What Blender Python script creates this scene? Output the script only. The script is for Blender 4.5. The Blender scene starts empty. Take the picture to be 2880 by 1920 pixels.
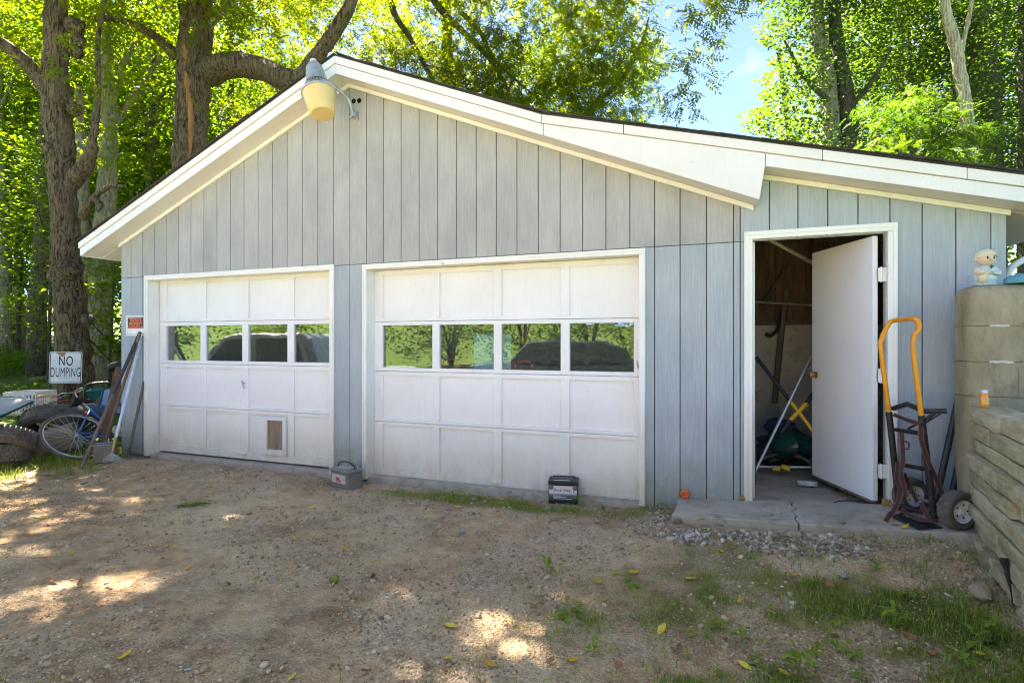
import bpy, math, random
import numpy as np
from mathutils import Vector, Matrix, Euler

sc = bpy.context.scene
col = sc.collection
R = math.radians
random.seed(7)

# ------------------------------------------------------------------ camera, sky, sun, exposure
EYE = 1.31                                  # lens height above the garage floor level, metres
FPX, CX, CY = 1520.0, 1440.0, 960.0         # 19 mm lens on the photograph's 2880 x 1920 grid
cam_data = bpy.data.cameras.new('camera')
cam_data.lens = 19.0
cam_data.sensor_width = 36.0
cam_data.clip_start = 0.05
cam_data.clip_end = 600.0
cam = bpy.data.objects.new('camera', cam_data)
cam.location = (0, 0, EYE)
cam.rotation_euler = (R(90), 0, 0)
col.objects.link(cam)
sc.camera = cam

SUN_EL, SUN_AZ = R(58), R(-40)              # the sun stands high behind the garage, to the left
SUN_DIR = Vector((math.sin(SUN_AZ) * math.cos(SUN_EL), math.cos(SUN_AZ) * math.cos(SUN_EL), math.sin(SUN_EL)))

world = bpy.data.worlds.new('World')
sc.world = world
world.use_nodes = True
wn, wl = world.node_tree.nodes, world.node_tree.links
wn.clear()
w_out = wn.new('ShaderNodeOutputWorld')
w_bg = wn.new('ShaderNodeBackground')
w_bg.inputs['Strength'].default_value = 0.06
w_sky = wn.new('ShaderNodeTexSky')
w_sky.sky_type = 'NISHITA'
w_sky.sun_disc = False
w_sky.sun_elevation = SUN_EL
w_sky.sun_rotation = SUN_AZ
w_sky.altitude = 3000.0
w_sky.air_density = 0.40
w_sky.dust_density = 0.0
w_sky.ozone_density = 2.6
# broken summer cloud over the whole sky
w_tc = wn.new('ShaderNodeTexCoord')
w_sep = wn.new('ShaderNodeSeparateXYZ')
wl.new(w_tc.outputs['Generated'], w_sep.inputs[0])
w_add = wn.new('ShaderNodeMath'); w_add.operation = 'ADD'; w_add.inputs[1].default_value = 0.22
w_max = wn.new('ShaderNodeMath'); w_max.operation = 'MAXIMUM'; w_max.inputs[1].default_value = 0.05
wl.new(w_sep.outputs['Z'], w_add.inputs[0]); wl.new(w_add.outputs[0], w_max.inputs[0])
w_dx = wn.new('ShaderNodeMath'); w_dx.operation = 'DIVIDE'
w_dy = wn.new('ShaderNodeMath'); w_dy.operation = 'DIVIDE'
wl.new(w_sep.outputs['X'], w_dx.inputs[0]); wl.new(w_max.outputs[0], w_dx.inputs[1])
wl.new(w_sep.outputs['Y'], w_dy.inputs[0]); wl.new(w_max.outputs[0], w_dy.inputs[1])
w_com = wn.new('ShaderNodeCombineXYZ'); w_com.inputs[2].default_value = 7.3
wl.new(w_dx.outputs[0], w_com.inputs[0]); wl.new(w_dy.outputs[0], w_com.inputs[1])
w_noise = wn.new('ShaderNodeTexNoise')
w_noise.inputs['Scale'].default_value = 1.5
w_noise.inputs['Detail'].default_value = 9.0
w_noise.inputs['Roughness'].default_value = 0.56
wl.new(w_com.outputs[0], w_noise.inputs['Vector'])
w_ramp = wn.new('ShaderNodeValToRGB')
w_ramp.color_ramp.elements[0].position = 0.50
w_ramp.color_ramp.elements[0].color = (0, 0, 0, 1)
w_ramp.color_ramp.elements[1].position = 0.70
w_ramp.color_ramp.elements[1].color = (1, 1, 1, 1)
wl.new(w_noise.outputs['Fac'], w_ramp.inputs['Fac'])
w_mix = wn.new('ShaderNodeMix'); w_mix.data_type = 'RGBA'
wl.new(w_ramp.outputs['Color'], w_mix.inputs['Factor'])
wl.new(w_sky.outputs[0], w_mix.inputs[6])
w_mix.inputs[7].default_value = (1.5, 1.55, 1.65, 1)
wl.new(w_mix.outputs[2], w_bg.inputs['Color'])
wl.new(w_bg.outputs[0], w_out.inputs['Surface'])

sun_data = bpy.data.lights.new('sun', 'SUN')
sun_data.energy = 5.0
sun_data.angle = R(0.53)
sun_data.color = (1.0, 0.95, 0.86)
sun = bpy.data.objects.new('sun', sun_data)
sun.rotation_euler = SUN_DIR.to_track_quat('Z', 'Y').to_euler()
sun.location = SUN_DIR * 40
col.objects.link(sun)

sc.view_settings.view_transform = 'Standard'
sc.view_settings.look = 'None'
sc.view_settings.exposure = 4.28
sc.view_settings.gamma = 1.0
sc.view_settings.use_curve_mapping = False
sc.view_settings.use_white_balance = True          # camera balanced for open shade
sc.view_settings.white_balance_temperature = 7600
sc.view_settings.white_balance_tint = 9
sc.cycles.max_bounces = 8
sc.cycles.diffuse_bounces = 4
sc.cycles.glossy_bounces = 3
sc.cycles.transmission_bounces = 4
sc.cycles.transparent_max_bounces = 8
sc.cycles.use_denoising = True
sc.cycles.filter_width = 1.1

# ------------------------------------------------------------------ where things are
# The garage front is a plane turned 20.3 degrees from the picture plane. Local frame of the garage: x along the front
# (to the right), y into the building, z up.
TH = math.atan2(FPX, CX + 2661.29)
CT, ST = math.cos(TH), math.sin(TH)
YA = 4.9582                                  # depth of the front on the lens axis
GAR_LOC, GAR_ROT = (0, YA, 0), (0, 0, -TH)
def W(u, y, z=0.0):                          # garage frame -> world
    return Vector((u * CT + y * ST, YA - u * ST + y * CT, z))
def L(x, y, yo=0.0):                         # photograph point on the plane y = yo of the garage frame -> (u, z)
    dx, dz = (x - CX) / FPX, (CY - y) / FPX
    t = (YA * CT + yo) / (dx * ST + CT)
    return t * dx * CT - (t - YA) * ST, EYE + t * dz
def FW(x, y, yo=0.0):
    u, z = L(x, y, yo)
    return W(u, yo, z)
def P(x, y, d):                              # photograph point at depth d -> world
    return Vector(((x - CX) / FPX * d, d, EYE + (CY - y) / FPX * d))
def G(x, y, z=-0.08):                        # photograph point on level ground z -> world
    t = (z - EYE) / ((CY - y) / FPX)
    return Vector(((x - CX) / FPX * t, t, z))

# ------------------------------------------------------------------ materials
def new_mat(name):
    m = bpy.data.materials.new(name)
    m.use_nodes = True
    n = m.node_tree.nodes
    return m, n, m.node_tree.links, n['Principled BSDF']
def ramp(n, stops):
    r = n.new('ShaderNodeValToRGB')
    e = r.color_ramp.elements
    while len(e) < len(stops): e.new(0.5)
    for k, (p, c) in enumerate(stops):
        e[k].position = p
        e[k].color = (c[0], c[1], c[2], 1) if len(c) == 3 else c
    return r
def noise(n, l, vec, scale, detail=4, rough=0.55, stretch=None, dist=0.0):
    t = n.new('ShaderNodeTexNoise')
    t.inputs['Scale'].default_value = scale
    t.inputs['Detail'].default_value = detail
    t.inputs['Roughness'].default_value = rough
    t.inputs['Distortion'].default_value = dist
    if stretch:
        mp = n.new('ShaderNodeMapping')
        mp.inputs['Scale'].default_value = stretch
        l.new(vec, mp.inputs['Vector'])
        vec = mp.outputs[0]
    l.new(vec, t.inputs['Vector'])
    return t
def mixc(n, l, fac, a, b, mode='MIX'):
    m = n.new('ShaderNodeMix'); m.data_type = 'RGBA'; m.blend_type = mode
    for sock, v in ((0, fac), (6, a), (7, b)):
        if isinstance(v, (int, float)): m.inputs[sock].default_value = v
        elif isinstance(v, tuple): m.inputs[sock].default_value = (v[0], v[1], v[2], 1)
        else: l.new(v, m.inputs[sock])
    return m.outputs[2]
def bump(n, l, b, h, strength=0.3, dist=0.01):
    x = n.new('ShaderNodeBump')
    x.inputs['Strength'].default_value = strength
    x.inputs['Distance'].default_value = dist
    l.new(h, x.inputs['Height'])
    l.new(x.outputs[0], b.inputs['Normal'])
def pm(name, c, c2=None, scale=6.0, rough=0.6, bmp=0.15, bscale=60.0, metal=0.0, stretch=None, spec=0.4, dirt=None, dirt_amt=0.5, coat=0.0):
    """plain worn surface: two tones by noise, fine relief, optional dirt blotches"""
    m, n, l, b = new_mat(name)
    tc = n.new('ShaderNodeTexCoord').outputs['Object']
    c2 = c2 or tuple(v * 0.75 for v in c)
    t = noise(n, l, tc, scale, 6, 0.6, stretch)
    r = ramp(n, [(0.32, c2), (0.68, c)])
    l.new(t.outputs['Fac'], r.inputs['Fac'])
    out = r.outputs['Color']
    if dirt:
        t2 = noise(n, l, tc, scale * 2.7, 8, 0.7, stretch)
        r2 = ramp(n, [(0.5, (0, 0, 0)), (0.72, (dirt_amt,) * 3)])
        l.new(t2.outputs['Fac'], r2.inputs['Fac'])
        out = mixc(n, l, r2.outputs['Color'], out, dirt)
    l.new(out, b.inputs['Base Color'])
    b.inputs['Roughness'].default_value = rough
    b.inputs['Metallic'].default_value = metal
    b.inputs['Specular IOR Level'].default_value = spec
    b.inputs['Coat Weight'].default_value = coat
    t3 = noise(n, l, tc, bscale, 5, 0.6, stretch)
    bump(n, l, b, t3.outputs['Fac'], bmp, 0.01)
    return m

def siding_mat(name, ca, cb, streak):
    """painted rough-sawn plywood: per-board shade, vertical grain, weathering streaks"""
    m, n, l, b = new_mat(name)
    tcn = n.new('ShaderNodeTexCoord')
    tc = tcn.outputs['Object']
    oi = n.new('ShaderNodeObjectInfo')
    grain = noise(n, l, tc, 26, 6, 0.65, (3.2, 3.2, 0.16))
    blot = noise(n, l, tc, 1.6, 5, 0.6, (1.3, 1.3, 0.7), 0.4)
    fine = noise(n, l, tc, 90, 4, 0.7, (1, 1, 0.5))
    r = ramp(n, [(0.35, ca), (0.65, cb)])
    l.new(blot.outputs['Fac'], r.inputs['Fac'])
    g = ramp(n, [(0.40, (0.88, 0.88, 0.88)), (0.60, (1.04, 1.04, 1.04))])
    l.new(grain.outputs['Fac'], g.inputs['Fac'])
    c1 = mixc(n, l, 0.75, r.outputs['Color'], g.outputs['Color'], 'MULTIPLY')
    pr = ramp(n, [(0.0, (0.95, 0.95, 0.95)), (1.0, (1.04, 1.04, 1.03))])
    l.new(oi.outputs['Random'], pr.inputs['Fac'])
    c2 = mixc(n, l, 1.0, c1, pr.outputs['Color'], 'MULTIPLY')
    st = noise(n, l, tc, 5, 8, 0.75, (3.0, 3.0, 0.22))
    sr = ramp(n, [(0.56, (0, 0, 0)), (0.78, (0.55, 0.55, 0.55))])
    l.new(st.outputs['Fac'], sr.inputs['Fac'])
    c3 = mixc(n, l, sr.outputs['Color'], c2, streak)
    # algae and splash dirt along the foot of the wall
    sx = n.new('ShaderNodeSeparateXYZ'); l.new(tc, sx.inputs[0])
    mr = n.new('ShaderNodeMapRange')
    mr.inputs['From Min'].default_value = 0.42; mr.inputs['From Max'].default_value = -0.05
    l.new(sx.outputs['Z'], mr.inputs['Value'])
    ft = noise(n, l, tc, 9, 7, 0.7)
    fm = n.new('ShaderNodeMath'); fm.operation = 'MULTIPLY'
    l.new(mr.outputs[0], fm.inputs[0]); l.new(ft.outputs['Fac'], fm.inputs[1])
    fm2 = n.new('ShaderNodeMath'); fm2.operation = 'MULTIPLY'; fm2.inputs[1].default_value = 1.35; fm2.use_clamp = True; l.new(fm.outputs[0], fm2.inputs[0])
    c4 = mixc(n, l, fm2.outputs[0], c3, (0.20, 0.185, 0.10))
    # pinholes and nail heads
    vo = n.new('ShaderNodeTexVoronoi'); vo.inputs['Scale'].default_value = 9.0
    l.new(tc, vo.inputs['Vector'])
    vr = ramp(n, [(0.018, (0.8, 0.8, 0.8)), (0.03, (0, 0, 0))])
    l.new(vo.outputs['Distance'], vr.inputs['Fac'])
    c5 = mixc(n, l, vr.outputs['Color'], c4, (0.12, 0.11, 0.10))
    l.new(c5, b.inputs['Base Color'])
    b.inputs['Roughness'].default_value = 0.78
    b.inputs['Specular IOR Level'].default_value = 0.25
    ad = n.new('ShaderNodeMath'); ad.operation = 'ADD'
    l.new(grain.outputs['Fac'], ad.inputs[0]); l.new(fine.outputs['Fac'], ad.inputs[1])
    bump(n, l, b, ad.outputs[0], 0.28, 0.006)
    return m

def white_paint(name, c=(0.80, 0.80, 0.785), stain=(0.42, 0.33, 0.20), foot=0.62, foot_amt=1.15, rough=0.45):
    """white gloss paint gone chalky, tan splash stain low down"""
    m, n, l, b = new_mat(name)
    tc = n.new('ShaderNodeTexCoord').outputs['Object']
    t = noise(n, l, tc, 2.2, 6, 0.6)
    r = ramp(n, [(0.3, tuple(v * 0.91 for v in c)), (0.7, c)])
    l.new(t.outputs['Fac'], r.inputs['Fac'])
    sx = n.new('ShaderNodeSeparateXYZ'); l.new(tc, sx.inputs[0])
    mr = n.new('ShaderNodeMapRange')
    mr.inputs['From Min'].default_value = foot; mr.inputs['From Max'].default_value = -0.12
    l.new(sx.outputs['Z'], mr.inputs['Value'])
    pw = n.new('ShaderNodeMath'); pw.operation = 'POWER'; pw.inputs[1].default_value = 1.6
    l.new(mr.outputs[0], pw.inputs[0])
    s = noise(n, l, tc, 7, 8, 0.72, (1.6, 1.6, 0.6))
    sm = n.new('ShaderNodeMath'); sm.operation = 'MULTIPLY'
    l.new(pw.outputs[0], sm.inputs[0]); l.new(s.outputs['Fac'], sm.inputs[1])
    sm2 = n.new('ShaderNodeMath'); sm2.operation = 'MULTIPLY'; sm2.inputs[1].default_value = foot_amt
    l.new(sm.outputs[0], sm2.inputs[0])
    c1 = mixc(n, l, sm2.outputs[0], r.outputs['Color'], stain)
    dr = noise(n, l, tc, 14, 8, 0.8, (2.0, 2.0, 0.3))
    rr = ramp(n, [(0.54, (0, 0, 0)), (0.76, (0.38, 0.38, 0.38))])
    l.new(dr.outputs['Fac'], rr.inputs['Fac'])
    c2 = mixc(n, l, rr.outputs['Color'], c1, (0.50, 0.46, 0.38))
    # chips and rust specks, thickest low down
    ch = noise(n, l, tc, 38, 6, 0.75)
    cr = ramp(n, [(0.66, (0, 0, 0)), (0.70, (0.8, 0.8, 0.8))]); l.new(ch.outputs['Fac'], cr.inputs['Fac'])
    cm = n.new('ShaderNodeMath'); cm.operation = 'MULTIPLY_ADD'; cm.inputs[1].default_value = 0.9; cm.inputs[2].default_value = 0.12
    l.new(pw.outputs[0], cm.inputs[0])
    cf = n.new('ShaderNodeMath'); cf.operation = 'MULTIPLY'; cf.use_clamp = True
    l.new(cr.outputs['Color'], cf.inputs[0]); l.new(cm.outputs[0], cf.inputs[1])
    c3 = mixc(n, l, cf.outputs[0], c2, (0.26, 0.19, 0.12))
    l.new(c3, b.inputs['Base Color'])
    b.inputs['Roughness'].default_value = rough
    b.inputs['Specular IOR Level'].default_value = 0.35
    f = noise(n, l, tc, 55, 4, 0.6, (1, 1, 0.4))
    bump(n, l, b, f.outputs['Fac'], 0.10, 0.004)
    return m

def leaf_mat(name, dark, mid, light, trans=0.5):
    m = bpy.data.materials.new(name); m.use_nodes = True
    n, l = m.node_tree.nodes, m.node_tree.links
    n.clear()
    out = n.new('ShaderNodeOutputMaterial')
    at = n.new('ShaderNodeAttribute'); at.attribute_name = 'rnd'
    r = ramp(n, [(0.0, dark), (0.5, mid), (1.0, light)])
    l.new(at.outputs['Fac'], r.inputs['Fac'])
    d = n.new('ShaderNodeBsdfPrincipled')
    d.inputs['Roughness'].default_value = 0.6
    d.inputs['Specular IOR Level'].default_value = 0.12
    l.new(r.outputs['Color'], d.inputs['Base Color'])
    t = n.new('ShaderNodeBsdfTranslucent')
    hs = n.new('ShaderNodeMix'); hs.data_type = 'RGBA'; hs.blend_type = 'MULTIPLY'
    hs.inputs[0].default_value = 1.0
    hs.inputs[7].default_value = (1.25, 1.3, 0.27, 1)     # light through a leaf comes out yellower
    l.new(r.outputs['Color'], hs.inputs[6])
    l.new(hs.outputs[2], t.inputs['Color'])
    mx = n.new('ShaderNodeMixShader'); mx.inputs[0].default_value = trans
    l.new(d.outputs[0], mx.inputs[1]); l.new(t.outputs[0], mx.inputs[2])
    l.new(mx.outputs[0], out.inputs['Surface'])
    return m

def bark_mat(name, ca, cb, moss=None, moss_amt=0.0, vs=(1, 1, 0.22)):
    m, n, l, b = new_mat(name)
    tc = n.new('ShaderNodeTexCoord').outputs['Object']
    t = noise(n, l, tc, 26, 9, 0.72, vs, 0.9)
    r = ramp(n, [(0.41, ca), (0.57, cb)])
    l.new(t.outputs['Fac'], r.inputs['Fac'])
    out = r.outputs['Color']
    if moss:
        t2 = noise(n, l, tc, 2.4, 6, 0.65, (1, 1, 0.6))
        r2 = ramp(n, [(0.48, (0, 0, 0)), (0.66, (moss_amt,) * 3)])
        l.new(t2.outputs['Fac'], r2.inputs['Fac'])
        out = mixc(n, l, r2.outputs['Color'], out, moss)
    l.new(out, b.inputs['Base Color'])
    b.inputs['Roughness'].default_value = 0.9
    b.inputs['Specular IOR Level'].default_value = 0.15
    bump(n, l, b, t.outputs['Fac'], 1.0, 0.05)
    return m

M = {}
M['siding_up'] = siding_mat('siding_grey_cast', (0.322, 0.326, 0.322), (0.398, 0.398, 0.390), (0.285, 0.275, 0.255))  # greyer light on the upper boards, put into their paint colour
M['siding_lo'] = siding_mat('siding_blue_cast', (0.325, 0.378, 0.415), (0.395, 0.442, 0.468), (0.33, 0.33, 0.31))  # bluer light on the lower boards, put into their paint colour
M['white'] = white_paint('white_door_paint')
M['trim'] = white_paint('white_trim_paint', (0.80, 0.80, 0.76), (0.42, 0.35, 0.17), 0.95, 1.1)
M['fascia'] = white_paint('white_fascia_paint', (0.71, 0.705, 0.70), (0.5, 0.46, 0.38), -2.0, 0.0)
M['soffit'] = white_paint('soffit_paint', (0.72, 0.70, 0.68), (0.5, 0.46, 0.38), -2.0, 0.0)
M['dark_gap'] = pm('groove_shadow_board', (0.13, 0.15, 0.16), (0.09, 0.10, 0.10), 8, 0.9)
M['shingle'] = pm('asphalt_shingle', (0.060, 0.055, 0.050), (0.030, 0.028, 0.026), 12, 0.95, 0.6, 160)
M['wood_raw'] = pm('weathered_wood', (0.22, 0.165, 0.105), (0.12, 0.085, 0.055), 9, 0.85, 0.4, 40, stretch=(3, 3, 0.3))
M['wood_grey'] = pm('grey_wood', (0.19, 0.16, 0.13), (0.10, 0.08, 0.065), 9, 0.85, 0.4, 40, stretch=(3, 3, 0.3))
M['wood_dark'] = pm('dark_old_wood', (0.20, 0.145, 0.10), (0.10, 0.073, 0.052), 9, 0.9, 0.4, 40, stretch=(3, 3, 0.3))
M['conc'] = pm('old_concrete', (0.45, 0.39, 0.32), (0.33, 0.275, 0.215), 3.0, 0.9, 0.35, 90, dirt=(0.10, 0.085, 0.06), dirt_amt=0.55)
M['conc_moss'] = pm('mossy_cast_concrete', (0.40, 0.335, 0.22), (0.20, 0.165, 0.095), 2.6, 0.92, 0.8, 45, stretch=(1.5, 1.5, 0.6), dirt=(0.10, 0.085, 0.04), dirt_amt=0.6)
M['block_in'] = pm('shed_block', (0.62, 0.57, 0.49), (0.46, 0.42, 0.36), 2.5, 0.92, 0.3, 60, dirt=(0.08, 0.07, 0.06))
M['stone_old'] = pm('ledge_stone', (0.47, 0.415, 0.28), (0.29, 0.255, 0.155), 4.0, 0.9, 0.8, 26, dirt=(0.17, 0.17, 0.07), dirt_amt=0.6)
M['black_metal'] = pm('black_paint_steel', (0.022, 0.022, 0.024), (0.012, 0.012, 0.012), 20, 0.45, 0.2, 80, dirt=(0.11, 0.10, 0.085), dirt_amt=0.55)
M['steel'] = pm('galvanised_steel', (0.50, 0.51, 0.52), (0.36, 0.37, 0.38), 14, 0.42, 0.1, 60, metal=0.7)
M['alu'] = pm('aluminium_tube', (0.66, 0.67, 0.68), (0.52, 0.53, 0.54), 14, 0.35, 0.05, 60, metal=0.75)
M['rubber'] = pm('dusty_rubber', (0.125, 0.108, 0.09), (0.065, 0.058, 0.05), 7, 0.85, 0.35, 70, dirt=(0.22, 0.18, 0.135), dirt_amt=0.6)
M['rubber_dk'] = pm('black_rubber', (0.028, 0.027, 0.026), (0.016, 0.016, 0.016), 10, 0.75, 0.25, 80)
M['chrome'] = pm('dull_chrome', (0.62, 0.61, 0.58), (0.40, 0.37, 0.33), 16, 0.28, 0.05, 60, metal=0.85)
M['brass'] = pm('brass', (0.52, 0.36, 0.12), (0.36, 0.24, 0.08), 10, 0.3, 0.05, 60, metal=0.9)
M['glass_dirty'] = None
def stone_mat():
    m, n, l, b = new_mat('ledge_stone_face')
    tc = n.new('ShaderNodeTexCoord').outputs['Object']
    oi = n.new('ShaderNodeObjectInfo')
    big = noise(n, l, tc, 3.0, 7, 0.65, (1, 1, 2.2), 0.5)
    str_ = noise(n, l, tc, 14, 8, 0.72, (0.35, 1, 3.2), 0.7)
    r = ramp(n, [(0.30, (0.34, 0.285, 0.175)), (0.50, (0.50, 0.44, 0.295)), (0.70, (0.64, 0.59, 0.45))])
    l.new(big.outputs['Fac'], r.inputs['Fac'])
    g = ramp(n, [(0.34, (0.66, 0.66, 0.64)), (0.60, (1.10, 1.10, 1.10))]); l.new(str_.outputs['Fac'], g.inputs['Fac'])
    c1 = mixc(n, l, 0.85, r.outputs['Color'], g.outputs['Color'], 'MULTIPLY')
    pr = ramp(n, [(0.0, (0.80, 0.80, 0.76)), (0.5, (1.0, 0.98, 0.94)), (1.0, (1.16, 1.14, 1.15))]); l.new(oi.outputs['Random'], pr.inputs['Fac'])
    c2 = mixc(n, l, 1.0, c1, pr.outputs['Color'], 'MULTIPLY')
    ms = noise(n, l, tc, 5.5, 8, 0.7)
    mr = ramp(n, [(0.52, (0, 0, 0)), (0.68, (0.65, 0.65, 0.65))]); l.new(ms.outputs['Fac'], mr.inputs['Fac'])
    c3 = mixc(n, l, mr.outputs['Color'], c2, (0.20, 0.205, 0.075))
    sp = noise(n, l, tc, 70, 5, 0.7)
    sr = ramp(n, [(0.60, (0, 0, 0)), (0.72, (0.6, 0.6, 0.6))]); l.new(sp.outputs['Fac'], sr.inputs['Fac'])
    c4 = mixc(n, l, sr.outputs['Color'], c3, (0.10, 0.085, 0.05))
    l.new(c4, b.inputs['Base Color'])
    b.inputs['Roughness'].default_value = 0.93; b.inputs['Specular IOR Level'].default_value = 0.15
    ad = n.new('ShaderNodeMath'); ad.operation = 'ADD'
    l.new(str_.outputs['Fac'], ad.inputs[0]); l.new(sp.outputs['Fac'], ad.inputs[1])
    bump(n, l, b, ad.outputs[0], 0.9, 0.010)
    return m
M['stone'] = stone_mat()
def plain(name, c, rough=0.5, metal=0.0, dirt=None):
    if name not in M:
        M[name] = pm(name, c, tuple(v * 0.82 for v in c), 11, rough, 0.08, 70, metal, dirt=dirt, dirt_amt=0.4)
    return M[name]

# ------------------------------------------------------------------ mesh helpers
class MB:
    def __init__(s): s.v, s.f = [], []
    def add(s, vs, fs, mx=None):
        o = len(s.v)
        s.v += [tuple(mx @ Vector(p)) for p in vs] if mx is not None else [tuple(p) for p in vs]
        s.f += [tuple(i + o for i in f) for f in fs]
        return s
    def box(s, x0, x1, y0, y1, z0, z1, mx=None):
        return s.add([(x0, y0, z0), (x1, y0, z0), (x1, y1, z0), (x0, y1, z0), (x0, y0, z1), (x1, y0, z1), (x1, y1, z1), (x0, y1, z1)],
                     [(0, 3, 2, 1), (4, 5, 6, 7), (0, 1, 5, 4), (1, 2, 6, 5), (2, 3, 7, 6), (3, 0, 4, 7)], mx)
    def prism(s, poly, y0, y1, mx=None):             # polygon in (x, z), extruded along y
        n = len(poly)
        return s.add([(x, y0, z) for x, z in poly] + [(x, y1, z) for x, z in poly],
                     [tuple(range(n)), tuple(range(2 * n - 1, n - 1, -1))] + [(i, i + n, (i + 1) % n + n, (i + 1) % n) for i in range(n)], mx)
    def slab(s, poly, z0, z1, mx=None):              # polygon in (x, y), extruded along z; z1 may be a list
        n = len(poly)
        zt = z1 if isinstance(z1, (list, tuple)) else [z1] * n
        return s.add([(x, y, z0) for x, y in poly] + [(x, y, t) for (x, y), t in zip(poly, zt)],
                     [tuple(range(n - 1, -1, -1)), tuple(range(n, 2 * n))] + [(i, (i + 1) % n, (i + 1) % n + n, i + n) for i in range(n)], mx)
    def tube(s, pts, r, n=10, cap=True, mx=None, jit=0.0, rng=None):
        pts = [Vector(p) for p in pts]
        rs = list(r) if isinstance(r, (list, tuple)) else [r] * len(pts)
        t0 = (pts[1] - pts[0]).normalized()
        a = Vector((0, 0, 1)) if abs(t0.z) < 0.9 else Vector((1, 0, 0))
        nx = t0.cross(a).normalized()
        vs, fs = [], []
        for i, p in enumerate(pts):
            t = (pts[min(i + 1, len(pts) - 1)] - pts[max(i - 1, 0)]).normalized()
            nx = (nx - t * nx.dot(t)).normalized()
            ny = t.cross(nx)
            for k in range(n):
                an = 2 * math.pi * k / n
                q = rs[i] * (1 + (jit * (rng.random() * 2 - 1) if jit else 0))
                vs.append(p + nx * math.cos(an) * q + ny * math.sin(an) * q)
        for i in range(len(pts) - 1):
            for k in range(n):
                fs.append((i * n + k, i * n + (k + 1) % n, (i + 1) * n + (k + 1) % n, (i + 1) * n + k))
        if cap:
            fs.append(tuple(range(n - 1, -1, -1)))
            fs.append(tuple(range((len(pts) - 1) * n, len(pts) * n)))
        return s.add(vs, fs, mx)
    def lathe(s, prof, n=20, mx=None, a0=0.0, a1=2 * math.pi, sx=1.0, sy=1.0):
        full = abs(a1 - a0 - 2 * math.pi) < 1e-6
        m = n if full else n + 1
        vs, fs = [], []
        for r, z in prof:
            for k in range(m):
                an = a0 + (a1 - a0) * k / n
                vs.append((r * math.cos(an) * sx, r * math.sin(an) * sy, z))
        for i in range(len(prof) - 1):
            for k in range(n):
                k2 = (k + 1) % m
                fs.append((i * m + k, i * m + k2, (i + 1) * m + k2, (i + 1) * m + k))
        if full:
            if prof[0][0] > 1e-5: fs.append(tuple(range(m - 1, -1, -1)))
            if prof[-1][0] > 1e-5: fs.append(tuple(range((len(prof) - 1) * m, len(prof) * m)))
        return s.add(vs, fs, mx)
    def torus(s, R_, r, n=32, k=10, mx=None, ry=None):   # ring in the x-z plane, axis y
        ry = ry or r
        vs, fs = [], []
        for i in range(n):
            a = 2 * math.pi * i / n
            for j in range(k):
                b = 2 * math.pi * j / k
                q = R_ + r * math.cos(b)
                vs.append((q * math.cos(a), ry * math.sin(b), q * math.sin(a)))
        for i in range(n):
            for j in range(k):
                fs.append((i * k + j, i * k + (j + 1) % k, ((i + 1) % n) * k + (j + 1) % k, ((i + 1) % n) * k + j))
        return s.add(vs, fs, mx)
    def ball(s, c, r, n=12, sz=1.0, sx=1.0, sy=1.0, mx=None):
        prof = [(r * math.sin(math.pi * i / n), -r * math.cos(math.pi * i / n) * sz) for i in range(n + 1)]
        m2 = Matrix.Translation(c)
        if mx is not None: m2 = mx @ m2
        return s.lathe(prof, max(n, 12), m2, sx=sx, sy=sy)
    def build(s, name, mat, parent=None, smooth=False, bev=0.0, seg=2, angle=40, loc=None, rot=None, scale=None):
        me = bpy.data.meshes.new(name)
        me.from_pydata(s.v, [], s.f)
        me.validate()
        import bmesh
        bm = bmesh.new(); bm.from_mesh(me)
        bmesh.ops.remove_doubles(bm, verts=bm.verts, dist=1e-5)
        bmesh.ops.recalc_face_normals(bm, faces=bm.faces)
        bm.to_mesh(me); bm.free()
        if mat is not None: me.materials.append(mat)
        if smooth:
            me.shade_smooth()
            try: me.set_sharp_from_angle(angle=R(angle))
            except Exception: pass
        o = bpy.data.objects.new(name, me)
        col.objects.link(o)
        if parent is not None: o.parent = parent
        if loc is not None: o.location = loc
        if rot is not None: o.rotation_euler = rot
        if scale is not None: o.scale = scale
        if bev:
            b = o.modifiers.new('bevel', 'BEVEL'); b.width = bev; b.segments = seg; b.limit_method = 'ANGLE'; b.angle_limit = R(35)
        return o
def tag(o, label=None, cat=None, group=None, kind=None):
    if label: o['label'] = label
    if cat: o['category'] = cat
    if group: o['group'] = group
    if kind: o['kind'] = kind
    return o
def thing(name, label, cat, loc=(0, 0, 0), rot=(0, 0, 0), group=None):
    o = bpy.data.objects.new(name, None)
    o.empty_display_size = 0.1
    o.location = loc; o.rotation_euler = rot
    col.objects.link(o)
    return tag(o, label, cat, group)
def copy_tree(o, parent=None):
    c = o.copy(); col.objects.link(c); c.parent = parent
    for ch in list(o.children): copy_tree(ch, c)
    return c
def inst(o, parent, loc=None, rot=None):
    c = o.copy(); col.objects.link(c); c.parent = parent
    if loc is not None: c.location = loc
    if rot is not None: c.rotation_euler = rot
    return c
def text(name, body, size, mat, parent, loc, rot, extrude=0.001, width=None, bold=0.0, align='CENTER', shear=0.0, sx=1.0):
    cu = bpy.data.curves.new(name, 'FONT')
    cu.body = body; cu.size = size; cu.extrude = extrude; cu.align_x = align; cu.align_y = 'CENTER'; cu.offset = bold; cu.shear = shear
    cu.space_character = 1.1
    cu.materials.append(mat)
    tmp = bpy.data.objects.new(name, cu); col.objects.link(tmp)
    me = bpy.data.meshes.new_from_object(tmp)
    bpy.data.objects.remove(tmp)
    if not me.materials: me.materials.append(mat)
    o = bpy.data.objects.new(name, me); col.objects.link(o)
    o.parent = parent; o.location = loc; o.rotation_euler = rot; o.scale = (sx, 1, 1)
    return o
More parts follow.
